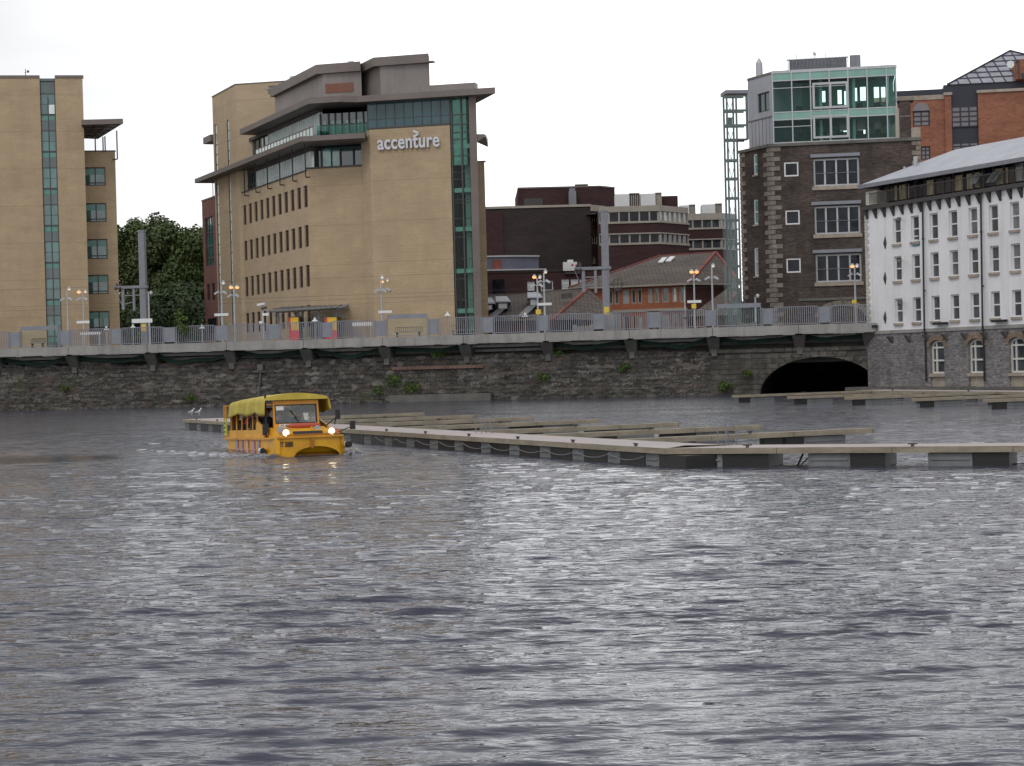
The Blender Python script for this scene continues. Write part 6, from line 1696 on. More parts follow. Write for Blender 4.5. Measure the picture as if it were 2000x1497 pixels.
def lamp(x, y, label, o_, heads, cams=True, board=None, yplate=None, h2=None):
    """heads: list of (dx_px, dy_px, lit)"""
    a, zt = o_.loc(x, y); t = thing('platform_lamp', label, 'lamp post', o_.P(a, DZ1), 'lamp posts along the station platforms')
    m = MB(); m.cyl(o_.P(a, DZ1, 0), o_.P(a, zt, 0), .10, .065, n=8); m.build('post', m_alu, t)
    for (dx, dy, lit) in heads:
        b, zh = o_.loc(x + dx, y + dy)
        m = MB(); m.bar(o_.P(a, zt - .05, 0), o_.P(b, zh + .1, 0), .06)
        m.cyl(o_.P(b, zh + .12, .1), o_.P(b, zh + .30, .1), .20, .07, n=10); hd = m.build('lamp_head', m_alu, t)
        m = MB(); m.ball(o_.P(b, zh + .06, .1), .19 if lit == 1 else .13, 10, 6, (1, 1, .8)); m.build('bulb', m_lampon if lit == 1 else (m_lampw if lit == 2 else m_signw), hd)
    if cams:
        zc = zt - (.9 if h2 is None else h2)
        for s in (-1, 1):
            m = MB(); m.bar(o_.P(a, zc, .05), o_.P(a + s * .25, zc + .12, .1), .06); m.bar(o_.P(a + s * .2, zc + .15, .15), o_.P(a + s * .58, zc - .08, .25), .17, .15); m.build('camera', m_alu, t)
    if board:
        r = o_.rect(*board); m = MB(); m.pbox(o_, r[0], r[1], r[2], r[3], .12, .17); m.build('sign_board', m_signw, t)
    if yplate:
        r = o_.rect(*yplate); m = MB(); m.pbox(o_, r[0], r[1], r[2], r[3], .11, .14); m.build('yellow_plate', m_ylsign, t)
lamp(131, 566, 'single-headed lamp post against the left tan block, unlit', FD, [(5, 1, 2)], h2=.9)
lamp(162, 571, 'lamp post with one orange lit head against the left tan block', FA, [(-7, 1, 1), (6, 1, 2)], board=(151, 627, 176, 632), h2=.7)
lamp(290, 570, 'lamp post with two unlit flat heads hidden behind the left mast', FA, [(-5, 0, 0), (6, 5, 0)], cams=False)
lamp(432, 554, 'taller single-headed lamp post in front of the office stair tower', FD, [(5, 1, 2)], board=(420, 612.5, 447, 617.5), h2=.85)
lamp(457, 561, 'lamp post with orange lit head in front of the office stair tower', FA, [(-5, 2, 1), (7, 2, 1)], cams=True, h2=.85)
lamp(744, 543, 'taller single-headed lamp post in front of the blank wall below the lettering', FD, [(3, 1, 2)], board=(740, 607, 766, 612), h2=1.15)
lamp(752, 550, 'lamp post with an orange lit head below the lettering', FA, [(-5, 2, 1), (6, 0, 2)], h2=.8)
lamp(1049, 544, 'lamp post with orange lit head and yellow plate in front of the tiled roof dormer', FA, [(-5, -1, 1), (6, 0, 2)], yplate=(1047, 605, 1057, 614), h2=.7)
lamp(1062, 533, 'taller single-headed lamp post with white board beside the dormer', FD, [(4, 1, 2)], board=(1051, 592, 1078, 597), h2=.8)
lamp(1355, 533, 'lamp post with orange lit head, white board and yellow plate beside the orange brick house', FA, [(-4, 0, 1), (6, 0, 1)], board=(1343, 587, 1370, 592), yplate=(1351, 594, 1360, 603), h2=.7)
lamp(1390, 521, 'taller single-headed lamp post right of the orange brick house', FD, [(3, 1, 2)], h2=1.0)
lamp(1669, 521, 'rightmost lamp post, orange lit head and yellow plate, before the big warehouse window', FA, [(-4, 1, 1), (5, 1, 2)], yplate=(1664, 586, 1673, 593), h2=.75)
lamp(1475, 580, 'short unlit lamp post at the foot of the brick warehouse side wall', FA, [(5, 1, 0)], cams=False)

def ccd(x, y, label, o_=FD):
    a, z = o_.loc(x, y); t = thing('dome_camera', label, 'camera', o_.P(a, DZ1), 'white dome cameras on poles')
    m = MB(); m.cyl(o_.P(a, DZ1, 0), o_.P(a, z, 0), .05, n=6); m.build('pole', m_alu, t)
    m = MB(); m.cyl(o_.P(a, z, 0), o_.P(a, z + .16, 0), .30, .12, n=10); m.cyl(o_.P(a, z + .16, 0), o_.P(a, z + .34, 0), .09, n=8); m.build('dome', m_signw, t)
ccd(208, 645, 'white dome camera behind the railing at the foot of the left tan wing')
ccd(260, 641, 'white dome camera just left of the left overhead mast')
ccd(288, 646, 'white dome camera just right of the left overhead mast')
ccd(874, 617, 'white dome camera right of the wide glazed windbreak below the lettering')
ccd(615, 628, 'white dome camera between the two vending machines')
ccd(1026, 619, 'white dome camera left of the dormer lamp posts')
ccd(395, 642, 'white dome camera in front of the red-brown annex')
def pole_camera():
    a, z = FD.loc(513, 597); t = thing('camera_pole', 'pole with white floodlight camera and sign boards in front of the office ground floor', 'camera pole', FD.P(a, DZ1))
    m = MB(); m.cyl(FD.P(a, DZ1, 0), FD.P(a, z, 0), .09, n=8); m.build('pole', m_alu, t)
    m = MB(); m.bar(FD.P(a - .45, z + .05, .1), FD.P(a + .25, z + .15, .1), .3, .2); m.build('floodlight', m_signw, t)
    m = MB(); m.bar(FD.P(a - .1, z - .3, .1), FD.P(a + .4, z - .2, .1), .2, .2); m.build('camera', m_mull, t)
    r = FD.rect(514, 612, 526, 617); m = MB(); m.pbox(FD, r[0], r[1], r[2], r[3], .12, .17); m.build('sign_board', m_signw, t)
    r = FD.rect(508, 628, 515, 634); m = MB(); m.pbox(FD, r[0], r[1], r[2], r[3], .12, .3); m.build('call_box', m_signw, t)
pole_camera()
def shelter():
    o_ = FA; r = o_.rect(556, 606, 672, 650); z1 = o_.loc(610, 606)[1]
    t = thing('platform_shelter', 'grey steel platform shelter with shallow tilted glass roof in front of the big tan office', 'shelter', o_.P(r[0], DZ1))
    P = o_.P
    a0, a1 = o_.loc(533, 605)[0], o_.loc(690, 603)[0]
    m = MB()
    m.hexa([P(a0 + .3, z1 - .12, 1.6), P(a1 - .9, z1 + .05, 1.6), P(a1 - .9, z1 + .05, -1.6), P(a0 + .3, z1 - .12, -1.6), P(a0 + .3, z1 - .05, 1.6), P(a1 - .9, z1 + .13, 1.6), P(a1 - .9, z1 + .42, -1.6), P(a0 + .3, z1 + .25, -1.6)])
    m.build('roof', M('grey_green_roof', (.19, .19, .17), .5, .15), t)
    m = MB()
    for i in range(13): a = a0 + .5 + (a1 - a0 - 1.6) * i / 12; m.bar(P(a, z1 + .1 - .1 + .12, 1.75), P(a, z1 + .45, -1.7), .07)
    m.bar(P(a0, z1 + .02, 1.8), P(a1 - .8, z1 + .2, 1.8), .08); m.bar(P(a1 - 1.2, z1 - .05, 1.3), P(a1 + .1, z1 + .45, 1.3), .1)
    m.build('roof_beams', m_steelgrey, t)
    for x in (548, 588, 627, 661):
        a = o_.loc(x, 640)[0]; m = MB(); m.cyl(P(a, DZ1, .6), P(a, z1, .6), .11, n=8); m.bar(P(a, z1 - .9, .6), P(a - .6, z1 - .05, .6), .07); m.bar(P(a, z1 - .9, .6), P(a + .6, z1 - .05, .6), .07); m.build('column', m_steelgrey, t)
    m = MB(); m.pbox(o_, o_.loc(553, 640)[0], o_.loc(666, 640)[0], DZ1 + .4, z1 - .4, -1.45, -1.42); m.build('glass_back', m_rail, t)
shelter()
for (x0, x1, lab) in ((564, 585.5, 'yellow and red vending machine, left one of the two under the platform shelter'), (635, 660, 'yellow and red vending machine, right one of the two under the platform shelter')):
    o_ = DK.off(-11.4); a0, a1 = o_.loc(x0, 640)[0], o_.loc(x1, 640)[0]; z1 = o_.loc(x0, 619)[1]
    t = thing('vending_machine', lab, 'vending machine', o_.P((a0 + a1) / 2, DZ1), 'vending machines')
    m = MB(); m.pbox(o_, a0, a1, DZ1, z1, -.9, 0); m.build('cabinet', m_mull, t)
    m = MB(); m.pbox(o_, a0, a0 + (a1 - a0) * .16, DZ1 + .1, z1 - .08, .003, .04); m.build('red_edge', m_redp, t)
    zz = o_.loc(x0, 646)[1]
    m = MB(); m.pbox(o_, a0 + (a1 - a0) * .18, a1 - .1, zz, z1 - .08, .003, .04); m.build('yellow_front', m_yel, t)
    m = MB(); m.pbox(o_, a0 + (a1 - a0) * .18, a1 - .1, DZ1 + .1, zz - .01, .003, .04); m.build('red_base', m_redp, t)
    m = MB()
    for k in range(3): m.pbox(o_, a0 + .35, a1 - .2 - .1 * k, z1 - .5 - k * .28, z1 - .4 - k * .28, .042, .05)
    m.build('lettering_lines', m_ylsign, t)
def bench(x0, x1, y, label):
    o_ = DK.off(-2.2); a0, z = o_.loc(x0, y); a1, _ = o_.loc(x1, y)
    t = thing('platform_bench', label, 'bench', o_.P(a0, DZ1), 'benches behind the windbreaks')
    m = MB(); m.pbox(o_, a0, a1, DZ1 + .42, DZ1 + .48, -.5, 0); m.build('seat', m_steelgrey, t)
    m = MB(); n = 14
    m.pbox(o_, a0, a1, DZ1 + .84, DZ1 + .88, -.54, -.50)
    for i in range(n + 1): q = a0 + (a1 - a0) * i / n; m.pbox(o_, q - .015, q + .015, DZ1 + .5, DZ1 + .838, -.54, -.51)
    m.build('backrest', m_mull, t)
    for q in (a0 + .2, a1 - .2): m = MB(); m.pbox(o_, q - .05, q + .05, DZ1, DZ1 + .42, -.4, -.1); m.build('leg', m_mull, t)
bench(57, 85, 675, 'slatted metal bench behind the windbreak at the far left')
bench(770, 822, 652, 'slatted metal bench behind the windbreak below the lettering')
bench(880, 925, 650, 'slatted metal bench behind the railing under the green glass strip')
for (x0, x1, lab, sid) in ((157, 197, 'white station name board behind the railing before the left tan block', 0), (687, 727, 'white station name board behind the railing right of the shelter', 1)):
    o_ = FD; r = o_.rect(x0, 649 if x0 < 300 else 630, x1, 654 if x0 < 300 else 637)
    t = thing('name_board', lab, 'sign', o_.P(r[0], DZ1), 'station name boards')
    m = MB(); m.pbox(o_, r[0], r[1], r[2], r[3], -.05, 0); m.build('board', m_signw, t)
    for q in (r[0] + .2, r[1] - .2): m = MB(); m.pbox(o_, q - .04, q + .04, DZ1, r[3], -.12, -.06); m.build('leg', m_alu, t)
def trolley_boxes():
    # pale equipment cabinets and timber lean against the inside of the railing
    for (x0, x1, y0, lab) in ((1118, 1158, 634, 'pale wooden panels leaning inside the railing left of the right mast'), (1186, 1212, 612, 'pale grey cabinet behind the railing right of the right mast'), (1440, 1478, 628, 'pale wooden panels behind the right glazed windbreak')):
        o_ = DK.off(-1.2); r = o_.rect(x0, y0, x1, 656)
        t = thing('stacked_panels', lab, 'panels', o_.P(r[0], DZ1))
        m = MB(); n = 5
        for i in range(n): q = r[0] + (r[1] - r[0]) * i / n; m.pbox(o_, q, q + (r[1] - r[0]) / n - .03, DZ1, r[3] - .15 * random.random(), -.3, -.1 - .05 * random.random())
        m.build('panels', m_conc, t)
trolley_boxes()

# ================================================================== PONTOONS
WDIR = Vector((21.4, -47.6)).normalized(); WN = Vector((WDIR.y, -WDIR.x)) * -1     # WN: to the right/back
DT = .50
def pontoon(name, label, p0, p1, width, floats, group=None, z=DT, th=.15, deckmat=None, side=-1, cleats=0, floatgap=None, seed=0, plank=True):
    """deck from p0 to p1 (its camera-side edge); width grows to side of normal"""
    rng = random.Random(seed)
    p0, p1 = Vector(p0[:2]), Vector(p1[:2]); d = (p1 - p0); L = d.length; d = d / L
    pl = PL(p0, d)
    t = thing(name, label, 'pontoon', (p0.x, p0.y, 0), group)
    m = MB(); m.pbox(pl, .01, L - .01, z - .05, z, -width + .06, -.06); m.build('deck', deckmat or m_deck, t)
    m = MB()
    a = 0
    while a < L - .01:
        b = min(L, a + 3.0); m.pbox(pl, a, b - .015, z - th, z + .006, -.055, 0); m.pbox(pl, a, b - .015, z - th, z + .006, -width, -width + .055); a = b
    m.pbox(pl, -.05, -.002, z - th, z + .006, -width, 0); m.pbox(pl, L + .002, L + .05, z - th, z + .006, -width, 0)
    m.build('timber_edge', m_wood, t)
    for (a, b, mt) in floats(L, rng):
        m = MB(); m.pbox(pl, a, b, -.35, z - th - .02, -width + .12, -.10)
        if mt is m_floatg:
            m.pbox(pl, a + .06, b - .06, .16, .20, -.098, -.07)
        m.build('float', mt, t)
    for i in range(cleats):
        a = L * (i + .5) / cleats; m = MB(); m.bar(pl.P(a - .12, z + .07, -.2), pl.P(a + .12, z + .07, -.2), .035); m.pbox(pl, a - .04, a + .04, z, z + .06, -.23, -.17); m.build('cleat', m_mull, t)
    return t, pl, L
def fl_walk(L, rng):
    out = []; a = .3; k = 0
    while a < L - 1.5:
        out.append((a, a + 1.25, m_floatg if k % 2 == 0 else m_floatd)); a += 1.25 + .25; k += 1
    return out
def fl_alt(L, rng):
    out = []; a = .1; k = 0
    while a < L - .9:
        out.append((a, a + .75, m_floatg)); out.append((a + .77, a + 2.2, m_floatd)); a += 2.25
    return out
def fl_gap(L, rng):
    out = []; a = .9
    while a < L:
        b = min(a + 2.0, L - .1)
        if b - a > .5: out.append((a, a + (b - a) * .55, m_floatg)); out.append((a + (b - a) * .55 + .01, b, m_floatd))
        a += 3.08
    return out
def fl_fing(L, rng):
    return [(.2, .9, m_floatd), (L * .55, L * .55 + .8, m_floatd), (L - 3.4, L - 2.6, m_floatd), (L - 2.58, L - 1.0, m_floatg)]
PA = G(357, 819.5, DT); PB = G(1297, 876.6, DT)
dw = (PB - PA); dw.z = 0; dwn = dw.normalized()
WN = Vector((-dwn.y, dwn.x, 0)).normalized()
if WN.x < 0: WN = -WN
t_, walkpl, walkL = pontoon('walkway_pontoon', 'long diagonal floating walkway pontoon running from behind the yellow boat to the near corner', PA, PB, 2.1, fl_alt, cleats=13, seed=1)
PR = G(2000, 871.5, DT); dr = (PR - PB).normalized(); PR2 = PB + dr * 26
PB2 = PB + Vector((.012, 0, 0)) + dr * .06
t_, wp2, wl2 = pontoon('walkway_pontoon', 'floating walkway pontoon crossing the right foreground from the near corner', PB2, PR2, 1.75, lambda L, r: [(0.0, 1.05, m_floatd), (1.06, 1.5, m_floatg), (1.51, 2.75, m_floatd)] + [(a + 2.9 + .0, b + 2.9, m) for a, b, m in fl_gap(L - 3, r)], cleats=6, seed=2)
# rope chain loops along the diagonal walkway and a mooring chain
o = thing('mooring_chain', 'short dark mooring chain hanging between the floats of the near right walkway', 'chain', wp2.P(wp2.loc(1556, 890)[0], .3))
m = MB(); a0, _ = wp2.loc(1563, 884); a1, _ = wp2.loc(1552, 905)
for i in range(8):
    u = i / 8; m.bar(wp2.P(a0 + (a1 - a0) * u, .33 - .33 * u, -.3), wp2.P(a0 + (a1 - a0) * (u + .14), .33 - .33 * (u + .14), -.3), .05, .03)
m.bar(wp2.P(a0 + .25, .33, -.3), wp2.P(a0 - .1, .0, -.3), .03); m.build('links', m_black, o)
o = thing('fender_rope', 'thin grey rope looping along the floats of the diagonal walkway', 'rope', walkpl.P(walkL - 5, .2))
m = MB(); a = walkL - 22
while a < walkL - 1:
    for i in range(6):
        u0, u1 = i / 6, (i + 1) / 6; f = lambda u: .27 - .14 * 4 * u * (1 - u)
        m.cyl(walkpl.P(a + 2.1 * u0, f(u0), .06), walkpl.P(a + 2.1 * u1, f(u1), .06), .010, n=5, caps=False)
    a += 2.1
m.build('rope', m_steelgrey, o)
# fingers reach back to the right from the walkway
fends = [((1705, 837), 'nearest finger pontoon, ending farthest right beyond the ladder'),
         ((1486, 831), 'second nearest finger pontoon, ending above the ladder'),
         ((1325, 826), 'finger pontoon third from the near corner, under the distant arch'),
         ((1172, 819.5), 'finger pontoon fourth from the near corner'),
         ((1041, 815), 'finger pontoon fifth from the near corner'),
         ((926, 811), 'finger pontoon sixth from the near corner, short looking'),
         ((828, 806.5), 'farthest finger pontoon behind the yellow boat windscreen')]
for i, ((x, y), lab) in enumerate(fends):
    e = G(x, y, DT); v = e - PA; v.z = 0
    dist = v.dot(WN); s = e - WN * (dist - 2.14)
    pontoon('finger_pontoon', 'narrow pale timber ' + lab, s, e, .5, fl_fing, group='finger pontoons of the near walkway', cleats=1, seed=10 + i, deckmat=m_wood)
# far walkway along the white warehouse with its fingers
fe = [((1439, 772.5), 'far timber finger pontoon in front of the arched culvert, leftmost of the far group'),
      ((1548, 774.8), 'far timber finger pontoon second from the culvert'),
      ((1661, 776), 'far timber finger pontoon third from the culvert'),
      ((1794, 778.5), 'far timber finger pontoon fourth from the culvert'),
      ((1935, 780.5), 'far timber finger pontoon reaching the right picture edge')]
base0 = None
for i, ((x, y), lab) in enumerate(fe):
    p = G(x, y, DT); e = p + WN * 10.7; base = e; base0 = base0 or e; last = e
    pontoon('finger_pontoon', lab, p, e, .55, lambda L, r: [(.4, 1.1, m_floatd), (1.12, 3.0, m_floatg), (5.0, 5.9, m_floatd), (5.92, 7.6, m_floatg)], group='finger pontoons of the far walkway', cleats=1, seed=30 + i, deckmat=m_wood)
dd = (last - base0).normalized()
q0 = base0 - dd * 2.2 + WN * .06; q1 = last + dd * 24
pontoon('walkway_pontoon', 'distant floating walkway pontoon alongside the stone base of the white warehouse', q0, q1, 2.2, fl_walk, cleats=6, seed=50)
# ladder
def ladder(wp2, x0, x1, yy, lab):
    a, _ = wp2.loc(x0, yy); a2 = a
    t = thing('boarding_ladder', lab, 'ladder', wp2.P(a, DT, -1.5), 'boarding ladders')
    w = [wp2.off(-1.5).loc(x, yy)[0] for x in (x0, x1)]
    for q in w:
        m = MB(); n = 10; pts = []
        for off in (0.0,):
            pts = [wp2.P(q, DT, -1.45)] + [wp2.P(q + .0 + .11 * (1 - math.cos(math.pi * i / n)), DT + .42 + .12 * math.sin(math.pi * i / n), -1.45 - .11 * (1 - math.cos(math.pi * i / n))) for i in range(n + 1)] + [wp2.P(q + .22, -.3, -1.9)]
        for a_, b_ in zip(pts, pts[1:]): m.cyl(a_, b_, .018, n=6)
        m.build('handrail', m_steelgrey, t)
    for z in (.2, -.1):
        m = MB(); m.cyl(wp2.P(w[0] + .22, z, -1.9), wp2.P(w[1] + .22, z, -1.9), .02, n=6); m.build('rung', m_alu, t)
ladder(wp2, 1403, 1419, 860, 'stainless steel boarding ladder with two hooped handrails on the right near walkway')
ladder(walkpl, 932, 943, 838, 'small stainless steel hooped ladder on the far half of the diagonal walkway')
# gulls on the far end of the walkway
m_gull = M('gull_white', (.75, .76, .78), .7, .05); m_gullg = M('gull_grey', (.35, .37, .40), .7, .05)
for i, (x, lab) in enumerate(((375, 'white gull standing on the far left end of the diagonal walkway, left bird'), (389, 'white gull standing on the far left end of the diagonal walkway, right bird'))):
    p = G(x, 812, DT); t = thing('gull', lab, 'gull', (p.x, p.y, DT), 'gulls on the walkway')
    bm = MB(); n = 10; secs = [(-.20, .16, .012), (-.12, .18, .05), (-.02, .21, .085), (.07, .26, .085), (.10, .32, .055), (.11, .36, .045), (.13, .385, .05), (.165, .385, .03), (.20, .375, .010)]
    vs = []
    for (u, z_, r) in secs:
        for k in range(n):
            a = 2 * math.pi * k / n; vs.append((p.x + u * .8, p.y + math.cos(a) * r, DT + z_ + math.sin(a) * r))
    fs = [(j * n + k, j * n + (k + 1) % n, (j + 1) * n + (k + 1) % n, (j + 1) * n + k) for j in range(len(secs) - 1) for k in range(n)] + [tuple(range(n)), tuple(range(len(vs) - n, len(vs)))[::-1]]
    bm.add(vs, fs)
    for s in (-.03, .03): bm.cyl((p.x, p.y + s, DT), (p.x, p.y + s, DT + .17), .012, n=5)
    bm.build('body', m_gull, t, smooth=True)
    w = MB()
    for s in (-1, 1): w.hexa([(p.x - .24, p.y + s * .05, DT + .17), (p.x + .06, p.y + s * .09, DT + .20), (p.x + .06, p.y + s * .10, DT + .20), (p.x - .24, p.y + s * .06, DT + .17), (p.x - .22, p.y + s * .04, DT + .22), (p.x + .05, p.y + s * .075, DT + .28), (p.x + .05, p.y + s * .085, DT + .28), (p.x - .22, p.y + s * .05, DT + .22)])
    w.build('wings', m_gullg, t)

# ================================================================== AMPHIBIOUS TOUR BOAT
BX, BY, BROT = -8.07, 65.1, math.atan2(-.943, .334)
PITCHB = R(1.6)
boat = thing('amphibious_tour_boat', 'yellow amphibious tour vehicle afloat with an olive-yellow canvas canopy and lit headlights', 'amphibious vehicle', (BX, BY, 0), rot=(0, -PITCHB, BROT))
def paint(name, c, **k):
    m, nd, lk, b, o = base_mat(name)
    n1 = noise_n(nd, lk, 1.2, 5); n2 = noise_n(nd, lk, 9, 4, sc=(1, 1, .4))
    c1 = mixc(nd, lk, ramp(nd, lk, n1.outputs[0], .3, .7), tuple(x * .68 for x in c), c)
    c2 = mixc(nd, lk, N_scaled(nd, lk, ramp(nd, lk, n2.outputs[0], .58, .8), .55), c1, (c[0] * .45, c[1] * .35, c[2] * .3))
    lk.new(c2, b.inputs['Base Color']); b.inputs['Roughness'].default_value = .38
    return m
m_by = paint('boat_yellow', (.80, .40, .006)); m_bo = paint('boat_orange_yellow', (.76, .34, .012)); m_bd = paint('boat_inner_orange', (.42, .16, .01))
def canvasM():
    m, nd, lk, b, o = base_mat('olive_yellow_canvas')
    n1 = noise_n(nd, lk, 1.6, 4); c = mixc(nd, lk, ramp(nd, lk, n1.outputs[0], .3, .7), (.36, .28, .03), (.52, .42, .065))
    lk.new(c, b.inputs['Base Color']); b.inputs['Roughness'].default_value = .7
    b.inputs['Transmission Weight'].default_value = 0
    n2 = noise_n(nd, lk, 3.0, 3); bp = N(nd, 'ShaderNodeBump'); bp.inputs['Strength'].default_value = .5; bp.inputs['Distance'].default_value = .06
    lk.new(n2.outputs[0], bp.inputs['Height']); lk.new(bp.outputs[0], b.inputs['Normal'])
    return m
m_canvas = canvasM()
HW = 1.2; BOW = 3.95; STN = -4.7
def b_loft(mb, secs, closed=True):
    n = len(secs[0]); base = [p for s in secs for p in s]
    fs = []
    for j in range(len(secs) - 1):
        for k in range(n if closed else n - 1): fs.append((j * n + k, j * n + (k + 1) % n, (j + 1) * n + (k + 1) % n, (j + 1) * n + k))
    if closed: fs += [tuple(range(n))[::-1], tuple(range((len(secs) - 1) * n, len(secs) * n))]
    mb.add(base, fs)
# hull: sections with chined bottom; bow raked back between side cheeks
def sec(x, hw, zt, zb, ch):
    return [(x, -hw, zt), (x, -hw, zb + ch), (x, -hw + ch * .9, zb), (x, hw - ch * .9, zb), (x, hw, zb + ch), (x, hw, zt)]
m = MB(); b_loft(m, [sec(STN, 1.10, .50, -.30, .15), sec(STN + .4, HW, .50, -.55, .2), sec(0, HW, .50, -.6, .2), sec(2.6, HW, .50, -.55, .2), sec(3.3, HW - .01, .51, -.25, .2), sec(3.75, HW - .06, .52, .02, .15), sec(BOW, HW - .14, .52, .26, .1)])
hull = m.build('hull', m_by, boat)
for s in (-1, 1):      # side cheeks dropping into the water at the bow corners
    m = MB(); y0, y1 = s * (HW - .16), s * (HW - .03)
    pts = [(2.6, -.5), (3.90, -.22), (3.98, .0), (3.98, .50), (2.6, .48)]
    v = [(x, y0, z) for x, z in pts] + [(x if x < 3.85 else x - .10, y1, z) for x, z in pts]; n = 5
    f = [tuple(range(n)), tuple(range(n, 2 * n))[::-1]] + [(i, n + i, n + (i + 1) % n, (i + 1) % n) for i in range(n)]
    m.add(v, f); m.build('bow_cheek', m_by, boat)
m = MB(); nq = 28      # bow plate with its shallow arched cut-out, edges turning back at the corners
def bpx(y): return 4.01 - .16 * max(0, (abs(y) - .85) / .3) ** 2
def bpz(y):
    u = (y - .20) / .80
    return -.40 if abs(u) >= 1 else -.18 + .38 * math.sqrt(1 - u * u)
for i in range(nq):
    ya, yb = -1.15 + 2.3 * i / nq, -1.15 + 2.3 * (i + 1) / nq
    za, zb_ = bpz(ya), bpz(yb)
    m.hexa([(bpx(ya) - .05, ya, za), (bpx(ya), ya, za), (bpx(yb), yb, zb_), (bpx(yb) - .05, yb, zb_), (bpx(ya) - .05, ya, .50), (bpx(ya), ya, .50), (bpx(yb), yb, .50), (bpx(yb) - .05, yb, .50)])
m.build('bow_plate', m_by, boat)
m = MB(); m.box(3.3, 3.6, -1.0, 1.0, -.4, .3); m.build('bow_ramp', m_bd, boat)
m = MB(); 
for s in (-1, 1): m.bar((STN, s * 1.21, .50), (3.2, s * 1.22, .50), .09, .07); m.bar((3.2, s * 1.22, .50), (4.0, s * 1.08, .53), .09, .07)
m.bar((4.03, -1.1, .53), (4.03, 1.1, .53), .09, .07)
for s in (-1, 1): m.bar((STN, s * 1.2, .12), (2.8, s * 1.2, .12), .05, .05)
m.build('rubbing_rail', m_bo, boat)
m = MB(); m.box(4.04, 4.09, -.02, .08, .15, .52); m.box(3.85, 4.05, -.08, .14, .57, .63); m.build('bow_fitting', m_bd, boat)
# fore deck, hatch and grille
m = MB(); m.hexa([(1.75, -1.05, .50), (3.85, -.98, .52), (3.85, .98, .52), (1.75, 1.05, .50), (1.75, -.98, .86), (3.2, -.80, .72), (3.2, .80, .72), (1.75, .98, .86)]); m.build('fore_deck', m_by, boat)
m = MB(); m.hexa([(3.0, -.62, .60), (3.62, -.62, .56), (3.62, .62, .56), (3.0, .62, .60), (3.0, -.6, .80), (3.5, -.6, .755), (3.5, .6, .755), (3.0, .6, .80)]); ht = m.build('engine_hatch', m_by, boat)
m = MB(); m.hexa([(3.58, -.50, .60), (3.63, -.50, .60), (3.63, .50, .60), (3.58, .50, .60), (3.52, -.50, .72), (3.575, -.50, .72), (3.575, .50, .72), (3.52, .50, .72)]); m.build('grille', m_black, ht)
m = MB()
for y in (-.75, -.4, 0, .3, .6, .85): m.cyl((3.85, y, .54), (3.85, y, .63), .03, n=6)
m.bar((3.85, -.8, .61), (3.85, .9, .61), .03); m.bar((3.72, -.7, .57), (3.74, .8, .57), .06, .03); m.build('deck_rail', m_bd, boat)
m = MB(); m.cyl((3.55, .10, .78), (3.55, .16, .86), .02, n=5); m.cyl((3.55, .22, .78), (3.55, .16, .86), .02, n=5); m.build('lifting_eye', m_bo, boat)
m = MB(); 
vs = []; n = 10; secs = [(-.62, .02), (-.55, .06), (-.3, .085), (0, .09), (.3, .085), (.5, .06), (.56, .02)]
for (y, r) in secs:
    for k in range(n): a = 2 * math.pi * k / n; vs.append((2.7 + math.cos(a) * r, y + .1, .90 + math.sin(a) * r))
m.add(vs, [(j * n + k, j * n + (k + 1) % n, (j + 1) * n + (k + 1) % n, (j + 1) * n + k) for j in range(6) for k in range(n)])
m.build('rolled_red_fender', M('faded_red', (.40, .07, .04), .6, .15), boat, smooth=True)
# windscreen
WX = 1.95; wz0, wz1 = .84, 1.78; wy = .80
def ws_ring(mb, x, y0, y1, z0, z1, w, th, rk=.10):
    X = lambda z: x - rk * (z - wz0)
    def bx(a0, a1, b0, b1):
        mb.hexa([(X(b0) - th, a0, b0), (X(b0), a0, b0), (X(b0), a1, b0), (X(b0) - th, a1, b0), (X(b1) - th, a0, b1), (X(b1), a0, b1), (X(b1), a1, b1), (X(b1) - th, a1, b1)])
    bx(y0, y1, z0, z0 + w[0]); bx(y0, y1, z1 - w[1], z1); bx(y0, y0 + w[2], z0 + w[0], z1 - w[1]); bx(y1 - w[2], y1, z0 + w[0], z1 - w[1])
m = MB(); ws_ring(m, WX, -wy, wy, wz0, wz1, (.15, .14, .07), .09); wf = m.build('windscreen_frame', m_bo, boat)
m = MB(); ws_ring(m, WX + .012, -wy + .07, wy - .07, wz0 + .15, wz1 - .14, (.03, .03, .03), .05); m.build('black_gasket', m_black, wf)
m_wsg = clearM('windscreen_glass', (.80, .78, .84), .48)
X = lambda z: WX - .03 - .10 * (z - wz0)
m = MB(); m.poly([(X(wz0 + .15), -wy + .08, wz0 + .15), (X(wz0 + .15), wy - .08, wz0 + .15), (X(wz1 - .14), wy - .08, wz1 - .14), (X(wz1 - .14), -wy + .08, wz1 - .14)]); m.build('windscreen_glass', m_wsg, wf)
m = MB(); m.bar((WX + .02, .10, 1.02), (WX - .03, -.20, 1.46), .022); m.build('wiper', m_black, wf)
m = MB(); m.poly([(X(1.45) + .012, -.70, 1.45), (X(1.45) + .012, -.42, 1.45), (X(1.60) + .012, -.42, 1.60), (X(1.60) + .012, -.70, 1.60)]); m.build('paper_notice', m_signw, wf)
m = MB(); m.poly([(X(1.12) + .012, .28, 1.12), (X(1.06) + .012, .35, 1.06), (X(1.12) + .012, .42, 1.12), (X(1.33) + .012, .43, 1.33), (X(1.33) + .012, .24, 1.33)]); m.build('paper_badge', M('grey_badge', (.45, .48, .47), .6, .2), wf)
m = MB(); m.box(WX + .01, WX + .03, -.62, -.08, wz0 + .01, wz0 + .13); pn = m.build('number_plate', m_signw, wf)
def btext(s, size, M4, mat, name, par, ext=.004, off=.0):
    me = text_mesh(s, size, ext, off); me.transform(M4); me.materials.clear(); me.materials.append(mat); me.name = name
    o = bpy.data.objects.new(name, me); COL.objects.link(o); o.parent = par; return o
